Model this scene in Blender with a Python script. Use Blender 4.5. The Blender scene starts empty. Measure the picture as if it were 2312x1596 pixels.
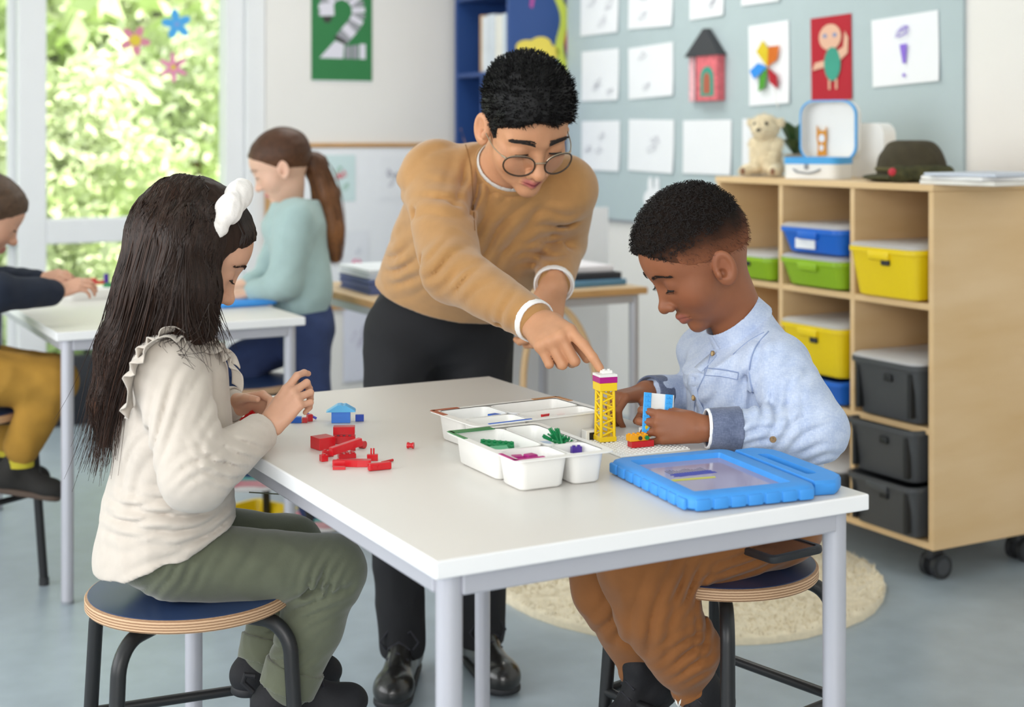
import bpy, bmesh, math, random
import numpy as np
from mathutils import Vector, Matrix, noise

# ----------------------------------------------------------------- camera, world, lights, exposure
scene = bpy.context.scene
COL = scene.collection
F = 3270.0                      # focal length in pixels of a 2312 px wide frame
HOR = 310.0                     # row of the horizon
CAMZ = 1.2
cam_data = bpy.data.cameras.new('camera')
cam_data.sensor_width = 36.0
cam_data.lens = F * 36.0 / 2312.0
cam_data.shift_y = -(798.0 - HOR) / 2312.0
cam_data.clip_end = 200
cam_data.dof.use_dof = True
cam_data.dof.focus_distance = 2.36
cam_data.dof.aperture_fstop = 3.6
cam = bpy.data.objects.new('camera', cam_data)
cam.location = (0, 0, CAMZ)
cam.rotation_euler = (math.pi / 2, 0, 0)
COL.objects.link(cam)
scene.camera = cam

scene.view_settings.view_transform = 'Standard'
scene.view_settings.look = 'None'
scene.view_settings.gamma = 1.0
scene.view_settings.use_curve_mapping = False
scene.view_settings.exposure = 0.06

world = bpy.data.worlds.new('daylight')
scene.world = world
world.use_nodes = True
wn = world.node_tree
bg = wn.nodes['Background']
bg.inputs[0].default_value = (0.93, 0.97, 1.0, 1)
bg.inputs[1].default_value = 1.15

ANG = math.radians(28.72)
U = Vector((math.cos(ANG), math.sin(ANG), 0))
V = Vector((-math.sin(ANG), math.cos(ANG), 0))
A0 = Vector((-0.0893, 1.697, 0))
TABLE_Z = 0.703
S_WALL, T_WALL = 2.70, 4.85


def rm(s, t, z=0.0):
    """room coordinates (along / away) -> world"""
    return A0 + U * s + V * t + Vector((0, 0, z))


def to_room(p):
    d = Vector((p[0], p[1], 0)) - A0
    return d.dot(U), d.dot(V)


def at(px, py, Y):
    return Vector(((px - 1156) / F * Y, Y, CAMZ - (py - HOR) / F * Y))


def on_z(px, py, z=TABLE_Z):
    Y = (CAMZ - z) * F / (py - HOR)
    return at(px, py, Y)


def on_t(px, py, t):
    k = (px - 1156) / F
    # X = A0.x + U.x s + V.x t ; Y = A0.y + U.y s + V.y t ; X = k Y
    s = (k * (A0.y + V.y * t) - A0.x - V.x * t) / (U.x - k * U.y)
    Y = A0.y + U.y * s + V.y * t
    return s, CAMZ - (py - HOR) / F * Y


def on_s(px, py, s):
    k = (px - 1156) / F
    t = (k * (A0.y + U.y * s) - A0.x - U.x * s) / (V.x - k * V.y)
    Y = A0.y + U.y * s + V.y * t
    return t, CAMZ - (py - HOR) / F * Y


def area(name, loc, target, sx, sy, power, color):
    d = bpy.data.lights.new(name, 'AREA')
    d.shape = 'RECTANGLE'
    d.size, d.size_y = sx, sy
    d.energy = power
    d.color = color
    o = bpy.data.objects.new(name, d)
    o.location = loc
    o.rotation_euler = (Vector(target) - Vector(loc)).to_track_quat('-Z', 'Y').to_euler()
    COL.objects.link(o)
    return o


sun_d = bpy.data.lights.new('sun', 'SUN')
sun_d.energy = 9.0
sun_d.angle = math.radians(2)
sun_d.color = (1.0, 0.96, 0.88)
sun = bpy.data.objects.new('sun', sun_d)
sun_dir = (U * -0.55 + V * 0.42 + Vector((0, 0, -0.72)))
sun.rotation_euler = sun_dir.to_track_quat('-Z', 'Y').to_euler()
COL.objects.link(sun)
# added lamps for assumed light: unseen left-wall openings, and the windowless side behind the camera
area('assumed_daylight_left', rm(-3.1, 1.2, 1.6), rm(0.4, 1.2, 0.8), 4.2, 1.8, 90, (0.97, 0.985, 1.0))
area('assumed_light_rear', rm(-1.9, -3.4, 1.75), rm(0.4, 1.0, 0.8), 2.6, 1.7, 88, (1.0, 0.985, 0.965))
area('added_back_fill', rm(1.5, 3.1, 2.72), rm(1.5, 3.1, 0), 1.2, 1.2, 23, (1.0, 0.97, 0.93))  # added overhead fill that brightens the back walls

random.seed(7)
np.random.seed(7)

# ----------------------------------------------------------------- materials


def lin(c):
    if isinstance(c, str):
        c = c.lstrip('#')
        c = [int(c[i:i + 2], 16) / 255 for i in (0, 2, 4)]
    return tuple(x / 12.92 if x <= 0.04045 else ((x + 0.055) / 1.055) ** 2.4 for x in c)


MATS = {}


def mat(name, color, rough=0.5, metal=0.0, var=0.0, vscale=8.0, bump=0.0, bscale=60.0, spec=0.5,
        sheen=0.0, stretch=None, attr=None, sss=0.0, emit=0.0, color2=None, coat=0.0, bdist=0.002):
    if name in MATS:
        return MATS[name]
    m = bpy.data.materials.new(name)
    m.use_nodes = True
    nt = m.node_tree
    b = nt.nodes['Principled BSDF']
    c = lin(color)
    b.inputs['Base Color'].default_value = (*c, 1)
    b.inputs['Roughness'].default_value = rough
    b.inputs['Metallic'].default_value = metal
    b.inputs['Specular IOR Level'].default_value = spec
    if sheen:
        b.inputs['Sheen Weight'].default_value = sheen
        b.inputs['Sheen Roughness'].default_value = 0.5
    if coat:
        b.inputs['Coat Weight'].default_value = coat
        b.inputs['Coat Roughness'].default_value = 0.1
    if sss:
        b.inputs['Subsurface Weight'].default_value = sss
        b.inputs['Subsurface Radius'].default_value = (0.9, 0.35, 0.2)
        b.inputs['Subsurface Scale'].default_value = 0.008
    if emit:
        b.inputs['Emission Color'].default_value = (*c, 1)
        b.inputs['Emission Strength'].default_value = emit
    tc = nt.nodes.new('ShaderNodeTexCoord')
    mp = nt.nodes.new('ShaderNodeMapping')
    nt.links.new(tc.outputs['Object'], mp.inputs['Vector'])
    if stretch:
        mp.inputs['Scale'].default_value = stretch
    src = None
    if attr:
        at_ = nt.nodes.new('ShaderNodeAttribute')
        at_.attribute_name = attr
        src = at_.outputs['Color']
        nt.links.new(src, b.inputs['Base Color'])
    if var or color2:
        n = nt.nodes.new('ShaderNodeTexNoise')
        n.inputs['Scale'].default_value = vscale
        n.inputs['Detail'].default_value = 5
        nt.links.new(mp.outputs[0], n.inputs['Vector'])
        mx = nt.nodes.new('ShaderNodeMix')
        mx.data_type = 'RGBA'
        ramp = nt.nodes.new('ShaderNodeMapRange')
        ramp.inputs['From Min'].default_value = 0.3
        ramp.inputs['From Max'].default_value = 0.7
        nt.links.new(n.outputs['Fac'], ramp.inputs['Value'])
        nt.links.new(ramp.outputs[0], mx.inputs[0])
        if attr:
            mul = nt.nodes.new('ShaderNodeMix')
            mul.data_type = 'RGBA'
            mul.blend_type = 'MULTIPLY'
            mul.inputs[0].default_value = 1
            nt.links.new(src, mul.inputs[6])
            mx.inputs[6].default_value = (1 - var, 1 - var, 1 - var, 1)
            mx.inputs[7].default_value = (1 + var, 1 + var, 1 + var, 1)
            nt.links.new(mx.outputs[2], mul.inputs[7])
            nt.links.new(mul.outputs[2], b.inputs['Base Color'])
        else:
            if color2:
                mx.inputs[6].default_value = (*c, 1)
                mx.inputs[7].default_value = (*lin(color2), 1)
            else:
                mx.inputs[6].default_value = (*[x * (1 - var) for x in c], 1)
                mx.inputs[7].default_value = (*[min(1, x * (1 + var)) for x in c], 1)
            nt.links.new(mx.outputs[2], b.inputs['Base Color'])
    if bump:
        n2 = nt.nodes.new('ShaderNodeTexNoise')
        n2.inputs['Scale'].default_value = bscale
        n2.inputs['Detail'].default_value = 3
        nt.links.new(mp.outputs[0], n2.inputs['Vector'])
        bp = nt.nodes.new('ShaderNodeBump')
        bp.inputs['Strength'].default_value = bump
        bp.inputs['Distance'].default_value = bdist
        nt.links.new(n2.outputs['Fac'], bp.inputs['Height'])
        nt.links.new(bp.outputs[0], b.inputs['Normal'])
    MATS[name] = m
    return m


def weave(name, color, color2, scale=900, rough=0.9, var=0.06, bump=0.25):
    """woven cloth: two crossing wave bands tint and lift the surface"""
    if name in MATS:
        return MATS[name]
    m = bpy.data.materials.new(name)
    m.use_nodes = True
    nt = m.node_tree
    b = nt.nodes['Principled BSDF']
    b.inputs['Roughness'].default_value = rough
    b.inputs['Specular IOR Level'].default_value = 0.2
    b.inputs['Sheen Weight'].default_value = 0.15
    tc = nt.nodes.new('ShaderNodeTexCoord')
    w = []
    for st in ((1, 1, 0.25), (0.3, 0.3, 1.2)):
        mp = nt.nodes.new('ShaderNodeMapping')
        mp.inputs['Scale'].default_value = st
        nt.links.new(tc.outputs['Object'], mp.inputs['Vector'])
        wv = nt.nodes.new('ShaderNodeTexNoise')
        wv.inputs['Scale'].default_value = scale / 3.0
        wv.inputs['Detail'].default_value = 1
        nt.links.new(mp.outputs[0], wv.inputs['Vector'])
        w.append(wv)
    mul = nt.nodes.new('ShaderNodeMath')
    mul.operation = 'MULTIPLY'
    nt.links.new(w[0].outputs['Fac'], mul.inputs[0])
    nt.links.new(w[1].outputs['Fac'], mul.inputs[1])
    n = nt.nodes.new('ShaderNodeTexNoise')
    n.inputs['Scale'].default_value = 30
    n.inputs['Detail'].default_value = 4
    nt.links.new(tc.outputs['Object'], n.inputs['Vector'])
    add = nt.nodes.new('ShaderNodeMath')
    add.operation = 'MULTIPLY_ADD'
    add.inputs[1].default_value = 1.2
    nt.links.new(mul.outputs[0], add.inputs[0])
    nt.links.new(n.outputs['Fac'], add.inputs[2])
    mx = nt.nodes.new('ShaderNodeMix')
    mx.data_type = 'RGBA'
    mx.inputs[6].default_value = (*lin(color), 1)
    mx.inputs[7].default_value = (*lin(color2), 1)
    mr = nt.nodes.new('ShaderNodeMapRange')
    mr.inputs['From Min'].default_value = 0.35
    mr.inputs['From Max'].default_value = 1.1
    nt.links.new(add.outputs[0], mr.inputs['Value'])
    nt.links.new(mr.outputs[0], mx.inputs[0])
    nt.links.new(mx.outputs[2], b.inputs['Base Color'])
    bp = nt.nodes.new('ShaderNodeBump')
    bp.inputs['Strength'].default_value = bump
    bp.inputs['Distance'].default_value = 0.0015
    nt.links.new(add.outputs[0], bp.inputs['Height'])
    nt.links.new(bp.outputs[0], b.inputs['Normal'])
    MATS[name] = m
    return m


def glass_mat(name, tint=(1, 1, 1), fac=0.06, rough=0.02):
    if name in MATS:
        return MATS[name]
    m = bpy.data.materials.new(name)
    m.use_nodes = True
    nt = m.node_tree
    nt.nodes.clear()
    out = nt.nodes.new('ShaderNodeOutputMaterial')
    tr = nt.nodes.new('ShaderNodeBsdfTransparent')
    tr.inputs[0].default_value = (*tint, 1)
    gl = nt.nodes.new('ShaderNodeBsdfGlossy')
    gl.inputs['Roughness'].default_value = rough
    mx = nt.nodes.new('ShaderNodeMixShader')
    mx.inputs[0].default_value = fac
    nt.links.new(tr.outputs[0], mx.inputs[1])
    nt.links.new(gl.outputs[0], mx.inputs[2])
    nt.links.new(mx.outputs[0], out.inputs[0])
    MATS[name] = m
    return m


def frosted(name):
    m = bpy.data.materials.new(name)
    m.use_nodes = True
    nt = m.node_tree
    nt.nodes.clear()
    out = nt.nodes.new('ShaderNodeOutputMaterial')
    tr = nt.nodes.new('ShaderNodeBsdfTransparent')
    tr.inputs[0].default_value = (0.95, 0.95, 0.96, 1)
    pb = nt.nodes.new('ShaderNodeBsdfPrincipled')
    pb.inputs['Base Color'].default_value = (0.92, 0.92, 0.94, 1)
    pb.inputs['Roughness'].default_value = 0.3
    mx = nt.nodes.new('ShaderNodeMixShader')
    mx.inputs[0].default_value = 0.55
    nt.links.new(tr.outputs[0], mx.inputs[1])
    nt.links.new(pb.outputs[0], mx.inputs[2])
    nt.links.new(mx.outputs[0], out.inputs[0])
    MATS[name] = m
    return m


def plywood_edge():
    m = bpy.data.materials.new('plywood_edge')
    m.use_nodes = True
    nt = m.node_tree
    b = nt.nodes['Principled BSDF']
    b.inputs['Roughness'].default_value = 0.6
    tc = nt.nodes.new('ShaderNodeTexCoord')
    wv = nt.nodes.new('ShaderNodeTexWave')
    wv.bands_direction = 'Z'
    wv.inputs['Scale'].default_value = 75
    wv.inputs['Distortion'].default_value = 0.6
    wv.inputs['Detail Scale'].default_value = 3
    nt.links.new(tc.outputs['Object'], wv.inputs['Vector'])
    mx = nt.nodes.new('ShaderNodeMix')
    mx.data_type = 'RGBA'
    mx.inputs[6].default_value = (*lin('#8f6848'), 1)
    mx.inputs[7].default_value = (*lin('#dcb894'), 1)
    nt.links.new(wv.outputs['Fac'], mx.inputs[0])
    nt.links.new(mx.outputs[2], b.inputs['Base Color'])
    MATS['plywood_edge'] = m
    return m


M = dict(
    wall=mat('wall_paint', '#e9e6e2', 0.85, var=0.015, vscale=3, bump=0.05, bscale=250),
    ceil=mat('ceiling_paint', '#f2f1ee', 0.9, var=0.01),
    floor=mat('linoleum', '#9eabb4', 0.34, var=0.09, vscale=9, bump=0.02, bscale=90),
    frame=mat('window_frame_paint', '#e6e7e9', 0.45, var=0.01),
    laminate=mat('white_laminate', '#dedad4', 0.38, var=0.012, vscale=4),
    edge=mat('white_edge_band', '#f1f1f2', 0.35, var=0.01),
    steel=mat('grey_lacquered_steel', '#bcbcc4', 0.4, metal=0.25, var=0.02),
    black=mat('black_steel', '#1c1d1f', 0.42, var=0.05),
    seatblue=mat('navy_laminate', '#2b3f66', 0.32, var=0.04, vscale=20),
    ply=plywood_edge(),
    birch=mat('birch_veneer', '#dab785', 0.5, color2='#e6c79b', vscale=2.2, stretch=(1, 1, 5), bump=0.03, bscale=80),
    birch_edge=mat('birch_edge', '#c79a66', 0.55, var=0.1, vscale=12),
    board=mat('pinboard_felt', '#b3c2c6', 0.95, var=0.02, bump=0.15, bscale=500),
    paper=mat('white_paper', '#eef0f4', 0.8, var=0.01),
    blue=mat('blue_painted_wood', '#2a4a86', 0.45, var=0.03),
    darkblue=mat('blue_painted_recess', '#274782', 0.5, var=0.03),
    green=mat('green_card', '#2f7a45', 0.7, var=0.03),
    whiteplastic=mat('white_plastic', '#efeeea', 0.35, var=0.01, spec=0.4),
    clear=frosted('frosted_lid'),
    pane=glass_mat('window_glass', (0.99, 1.0, 0.995), 0.04),
    red=mat('red_plastic', '#c8101e', 0.28, var=0.04, coat=0.2),
    yellow=mat('yellow_plastic', '#f2cd1c', 0.3, var=0.02),
    binyellow=mat('yellow_bin_plastic', '#efd011', 0.4, var=0.02),
    bingreen=mat('lime_bin_plastic', '#8fb81f', 0.4, var=0.02),
    binblue=mat('blue_bin_plastic', '#1767cf', 0.4, var=0.02),
    bingrey=mat('charcoal_bin_plastic', '#45474a', 0.5, var=0.03),
    brickblue=mat('blue_plastic', '#1f63c9', 0.3, var=0.02),
    azure=mat('azure_plastic', '#3fa9f0', 0.3, var=0.02),
    foam=mat('blue_foam', '#3f96e6', 0.55, var=0.03, vscale=40, bump=0.05, bscale=300),
    magenta=mat('magenta_plastic', '#b0127e', 0.3, var=0.02),
    brickgreen=mat('green_plastic', '#12804a', 0.35, var=0.04),
    purple=mat('purple_plastic', '#4a2a96', 0.3, var=0.02),
    orange=mat('orange_plastic', '#f08a1a', 0.3, var=0.02),
    lightorange=mat('amber_plastic', '#f2a91a', 0.3, var=0.02),
    greyplastic=mat('grey_plastic', '#8d9299', 0.5, var=0.03),
    darkgrey=mat('dark_plastic', '#2a2b2e', 0.5, var=0.03),
    wool=mat('cream_wool', '#e4d8bd', 1.0, var=0.1, vscale=60, bump=0.6, bscale=220, sheen=0.3),
    tan=mat('bent_beech', '#d3b083', 0.5, var=0.06),
    peach=mat('peach_card', '#e0b39a', 0.8, var=0.03),
    teal=mat('teal_card', '#3f9a86', 0.8, var=0.06),
    cardred=mat('red_card', '#b0182b', 0.75, var=0.03),
    pinkcard=mat('pink_card', '#dd6f78', 0.8, var=0.25, vscale=60),
    cardgrey=mat('charcoal_card', '#3c3e42', 0.8, var=0.03),
    cardyellow=mat('yellow_card', '#e4d05a', 0.8, var=0.04),
    lime=mat('lime_card', '#c3cf52', 0.8, var=0.04),
    pencil=mat('pencil_line', '#b9b9c4', 0.9),
    violet=mat('violet_crayon', '#8d6fd6', 0.9),
    skyblue=mat('sky_blue_sticker', '#4aa8e8', 0.6, var=0.02),
    pink=mat('pink_sticker', '#e58fb4', 0.6, var=0.02),
    deeppink=mat('deep_pink_sticker', '#d98aa0', 0.6, var=0.05),
    gold=mat('yellow_sticker', '#e2c93e', 0.6, var=0.02),
)

# ----------------------------------------------------------------- object helpers


def tag(o, label=None, cat=None, group=None, kind=None):
    if label:
        o['label'] = label
    if cat:
        o['category'] = cat
    if group:
        o['group'] = group
    if kind:
        o['kind'] = kind
    return o


def thing(name, label, cat, loc=(0, 0, 0), rotz=0.0, group=None, kind=None):
    o = bpy.data.objects.new(name, None)
    o.empty_display_size = 0.05
    COL.objects.link(o)
    o.location = loc
    o.rotation_euler = (0, 0, rotz)
    return tag(o, label, cat, group, kind)


def link_mesh(name, me, m, parent=None):
    o = bpy.data.objects.new(name, me)
    if m:
        me.materials.clear()
        me.materials.append(m)
    COL.objects.link(o)
    if parent:
        o.parent = parent
    return o


def from_arrays(name, verts, faces, m, parent=None, smooth=False, col=None):
    me = bpy.data.meshes.new(name)
    v = np.asarray(verts, dtype=np.float32)
    if isinstance(faces, np.ndarray):
        nf, k = faces.shape
        me.vertices.add(len(v))
        me.vertices.foreach_set('co', v.ravel())
        me.loops.add(nf * k)
        me.loops.foreach_set('vertex_index', faces.astype(np.int32).ravel())
        me.polygons.add(nf)
        me.polygons.foreach_set('loop_start', np.arange(0, nf * k, k, dtype=np.int32))
        me.polygons.foreach_set('loop_total', np.full(nf, k, dtype=np.int32))
        me.update(calc_edges=True)
        me.validate()
    else:
        me.from_pydata([tuple(x) for x in v], [], [tuple(f) for f in faces])
        me.update()
    if smooth:
        me.polygons.foreach_set('use_smooth', np.ones(len(me.polygons), dtype=bool))
    if col is not None:
        a = me.attributes.new('Col', 'FLOAT_COLOR', 'POINT')
        c = np.ones((len(v), 4), dtype=np.float32)
        c[:, :3] = col
        a.data.foreach_set('color', c.ravel())
    return link_mesh(name, me, m, parent)


class MB:
    """collects simple solids in one bmesh; build() links them as ONE mesh object"""

    def __init__(self):
        self.bm = bmesh.new()

    def box(self, c, d, bev=0.0, seg=2, rot=None):
        r = bmesh.ops.create_cube(self.bm, size=1.0)
        vs = r['verts']
        bmesh.ops.scale(self.bm, vec=d, verts=vs)
        if bev:
            es = list({e for v in vs for e in v.link_edges})
            rb = bmesh.ops.bevel(self.bm, geom=es, offset=min(bev, min(d) * 0.49), segments=seg, affect='EDGES', profile=0.5)
            vs = list({v for f in rb['faces'] for v in f.verts} | {v for v in vs if v.is_valid})
        if rot is not None:
            bmesh.ops.rotate(self.bm, cent=(0, 0, 0), matrix=rot, verts=vs)
        bmesh.ops.translate(self.bm, vec=c, verts=vs)
        return self

    def cyl(self, p0, p1, r0, r1=None, n=16, caps=True):
        p0, p1 = Vector(p0), Vector(p1)
        r1 = r0 if r1 is None else r1
        q = (p1 - p0).to_track_quat('Z', 'Y')
        a, b = [], []
        for i in range(n):
            w = 2 * math.pi * i / n
            d = q @ Vector((math.cos(w), math.sin(w), 0))
            a.append(self.bm.verts.new(p0 + d * r0))
            b.append(self.bm.verts.new(p1 + d * r1))
        for i in range(n):
            j = (i + 1) % n
            self.bm.faces.new((a[i], a[j], b[j], b[i]))
        if caps:
            self.bm.faces.new(a[::-1])
            self.bm.faces.new(b)
        return self

    def tube(self, pts, r, n=10, caps=True, closed=False):
        pts = [Vector(p) for p in pts]
        rs = r if isinstance(r, (list, tuple)) else [r] * len(pts)
        rings = []
        prev = None
        N = len(pts)
        for i, p in enumerate(pts):
            if closed:
                d = pts[(i + 1) % N] - pts[i - 1]
            else:
                d = pts[min(i + 1, N - 1)] - pts[max(i - 1, 0)]
            d.normalize()
            if prev is None:
                up = Vector((0, 0, 1)) if abs(d.z) < 0.9 else Vector((1, 0, 0))
                x = d.cross(up).normalized()
            else:
                x = (prev - d * prev.dot(d)).normalized()
            prev = x
            y = d.cross(x)
            rings.append([self.bm.verts.new(p + (x * math.cos(2 * math.pi * k / n) + y * math.sin(2 * math.pi * k / n)) * rs[i]) for k in range(n)])
        for i in range(N if closed else N - 1):
            a, b = rings[i], rings[(i + 1) % N]
            for k in range(n):
                l = (k + 1) % n
                self.bm.faces.new((a[k], b[k], b[l], a[l]))
        if caps and not closed:
            self.bm.faces.new(rings[0])
            self.bm.faces.new(rings[-1][::-1])
        return self

    def prism(self, poly, z0, z1, mtx=None):
        """poly: 2-D outline, counter-clockwise; extruded z0..z1 and placed by mtx"""
        mtx = mtx or Matrix()
        a = [self.bm.verts.new(mtx @ Vector((x, y, z0))) for x, y in poly]
        b = [self.bm.verts.new(mtx @ Vector((x, y, z1))) for x, y in poly]
        n = len(poly)
        for i in range(n):
            j = (i + 1) % n
            self.bm.faces.new((a[i], a[j], b[j], b[i]))
        self.bm.faces.new(a[::-1])
        self.bm.faces.new(b)
        return self

    def loft(self, rings, cap0=True, cap1=True):
        vr = [[self.bm.verts.new(p) for p in r] for r in rings]
        n = len(vr[0])
        for a, b in zip(vr, vr[1:]):
            for i in range(n):
                j = (i + 1) % n
                self.bm.faces.new((a[i], a[j], b[j], b[i]))
        if cap0:
            self.bm.faces.new(vr[0][::-1])
        if cap1:
            self.bm.faces.new(vr[-1])
        return self

    def lathe(self, prof, c=(0, 0, 0), n=40):
        c = Vector(c)
        rings = [[c + Vector((r * math.cos(2 * math.pi * k / n), r * math.sin(2 * math.pi * k / n), z)) for k in range(n)] for r, z in prof]
        return self.loft(rings)

    def ball(self, c, r, sub=2):
        rr = bmesh.ops.create_icosphere(self.bm, subdivisions=sub, radius=1.0)
        r = (r, r, r) if not isinstance(r, (tuple, list)) else r
        bmesh.ops.scale(self.bm, vec=r, verts=rr['verts'])
        bmesh.ops.translate(self.bm, vec=c, verts=rr['verts'])
        return self

    def build(self, name, m, parent=None, smooth=False, angle=40):
        me = bpy.data.meshes.new(name)
        bmesh.ops.recalc_face_normals(self.bm, faces=self.bm.faces)
        self.bm.to_mesh(me)
        self.bm.free()
        if smooth:
            me.polygons.foreach_set('use_smooth', np.ones(len(me.polygons), dtype=bool))
            me.set_sharp_from_angle(angle=math.radians(angle))
        return link_mesh(name, me, m, parent)


def rrect(w, d, r, z=0.0, n=4, cx=0.0, cy=0.0):
    """rounded rectangle ring, half sizes w, d"""
    out = []
    for qx, qy, a0 in ((1, 1, 0), (-1, 1, 90), (-1, -1, 180), (1, -1, 270)):
        for i in range(n + 1):
            a = math.radians(a0 + 90 * i / n)
            out.append(Vector((cx + qx * (w - r) + r * math.cos(a), cy + qy * (d - r) + r * math.sin(a), z)))
    return out


def circle_poly(r, n=24, rx=None, c=(0, 0)):
    return [(c[0] + r * math.cos(2 * math.pi * i / n), c[1] + (rx or r) * math.sin(2 * math.pi * i / n)) for i in range(n)]


def struct(o, label=None):
    o['kind'] = 'structure'
    if label:
        o['label'] = label
    return o


def copy_tree(o, parent=None):
    c = o.copy()
    COL.objects.link(c)
    c.parent = parent
    for ch in list(o.children):
        copy_tree(ch, c)
    return c


ROT = Matrix.Rotation(ANG, 3, 'Z')


def rbox_obj(name, s0, s1, t0, t1, z0, z1, m, parent=None, bev=0.0):
    """axis-aligned box in room coordinates as its own object"""
    b = MB()
    b.box((0, 0, 0), (abs(s1 - s0), abs(t1 - t0), abs(z1 - z0)), bev)
    o = b.build(name, m, parent)
    p = rm((s0 + s1) / 2, (t0 + t1) / 2, (z0 + z1) / 2)
    o.location = p
    o.rotation_euler = (0, 0, ANG)
    return o


# ----------------------------------------------------------------- the room
FT = -3.9
struct(rbox_obj('floor', -3.3, S_WALL + 0.15, FT, T_WALL + 0.2, -0.1, 0, M['floor']))
struct(rbox_obj('ceiling', -3.3, S_WALL + 0.15, FT, T_WALL + 0.2, 2.75, 2.9, M['ceil']))
struct(rbox_obj('wall_right', S_WALL, S_WALL + 0.15, FT, T_WALL + 0.2, 0, 2.75, M['wall']))
WJ = 1.473
struct(rbox_obj('unseen_wall_front', -3.3, S_WALL + 0.15, FT - 0.15, FT, 0, 2.75, M['wall']))  # unseen wall, added to block ambient sky light from behind the camera
struct(rbox_obj('wall_back', WJ, S_WALL, T_WALL, T_WALL + 0.2, 0, 2.75, M['wall']))
struct(rbox_obj('wall_back_lintel', -3.3, WJ, T_WALL, T_WALL + 0.2, 2.35, 2.75, M['wall']))
struct(rbox_obj('wall_back_sill', -3.3, WJ, T_WALL, T_WALL + 0.2, 0, 0.1, M['wall']))
# left wall: piers and parapet with unseen openings, assumed to let daylight in
struct(rbox_obj('wall_left', -3.3, -3.15, FT, T_WALL, 0, 0.55, M['wall']))
struct(rbox_obj('wall_left_lintel', -3.3, -3.15, FT, T_WALL, 2.5, 2.75, M['wall']))

win = thing('window_1', None, None, rm(0, T_WALL, 0), ANG, kind='structure')


def wpart(name, s0, s1, z0, z1, m, d0=0.10, d1=0.17, bev=0.006):
    b = MB()
    b.box(((s0 + s1) / 2, (d0 + d1) / 2, (z0 + z1) / 2), (s1 - s0, d1 - d0, z1 - z0), bev)
    return b.build(name, m, win)


wpart('frame_jamb', 1.30, 1.385, 0.1, 2.35, M['frame'], 0.06, 0.17)
wpart('frame_reveal', 1.385, WJ - 0.001, 0.1, 2.35, M['frame'], 0.015, 0.17)
for k, (a, b_) in enumerate(((0.3815, 0.499), (-0.56, -0.442), (-1.5, -1.382), (-2.44, -2.32))):
    wpart('mullion', a, b_, 0.1, 2.35, M['frame'], 0.03, 0.17)
    wpart('mullion_bead', b_ if k else a - 0.03, b_ + 0.03 if k else a, 0.1, 2.35, M['frame'], 0.10, 0.15)
edges = [1.30, 0.499, 0.3815, -0.442, -0.56, -1.382, -1.5, -2.32]
for k in range(0, 8, 2):
    wpart('transom', edges[k + 1], edges[k], 0.74, 0.846, M['frame'], 0.03, 0.17)
    wpart('bottom_rail', edges[k + 1], edges[k], 0.1, 0.17, M['frame'])
    wpart('top_rail', edges[k + 1], edges[k], 2.28, 2.35, M['frame'])
    wpart('pane', edges[k + 1], edges[k], 0.846, 2.28, M['pane'], 0.13, 0.136, 0)
    wpart('pane', edges[k + 1], edges[k], 0.17, 0.74, M['pane'], 0.13, 0.136, 0)

# flower stickers on the pane


def flower(px, py, petals, m1, m2, label, rr, w, rot, rc, name='flower_sticker'):
    s, z = on_t(px, py, T_WALL + 0.125)
    t = thing(name, label, 'sticker', rm(s, T_WALL + 0.125, z), ANG, 'flower stickers on the window pane')
    t.rotation_euler = (math.pi / 2, 0, ANG)
    b = MB()
    for k in range(petals):
        a = rot + 2 * math.pi * k / petals
        poly = []
        for i in range(14):
            ph = 2 * math.pi * i / 14
            poly.append((rr * 0.55 + rr * 0.45 * math.cos(ph), w * math.sin(ph)))
        mt = Matrix.Rotation(a, 4, 'Z')
        b.prism(poly, 0, 0.0015 + 0.0001 * k, mt)
    b.prism(circle_poly(rr * 0.42), 0, 0.002)
    b.build('petals', m1, t)
    c = MB()
    c.prism(circle_poly(rc), 0.002, 0.003)
    c.build('flower_centre', m2, t)


flower(399, 55, 5, M['skyblue'], M['purple'] if False else mat('lilac_sticker', '#7a9fdc', 0.6), 'blue five-petalled flower sticker highest on the window', 0.07, 0.019, 1.75, 0.012)
flower(305, 91, 5, M['deeppink'], M['gold'], 'dusky pink flower sticker with a large yellow centre', 0.07, 0.018, 1.1, 0.026)
flower(391, 152, 6, M['pink'], M['gold'], 'pale pink six-petalled flower sticker lowest on the window', 0.07, 0.011, 1.62, 0.012)

# ----------------------------------------------------------------- garden outside
M['grass'] = mat('grass', '#9fbf5c', 0.95, var=0.2, vscale=2)
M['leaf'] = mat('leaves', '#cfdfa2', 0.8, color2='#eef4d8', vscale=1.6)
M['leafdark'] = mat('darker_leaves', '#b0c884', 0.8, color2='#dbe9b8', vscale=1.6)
M['pale_ground'] = mat('pale_path', '#e9e2d6', 0.9, var=0.05)
g = rbox_obj('lawn', -16, 16, T_WALL + 0.3, 32, -0.3, -0.2, M['grass'])
tag(g, 'bright green lawn outside the window', 'lawn', kind='structure')


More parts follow.
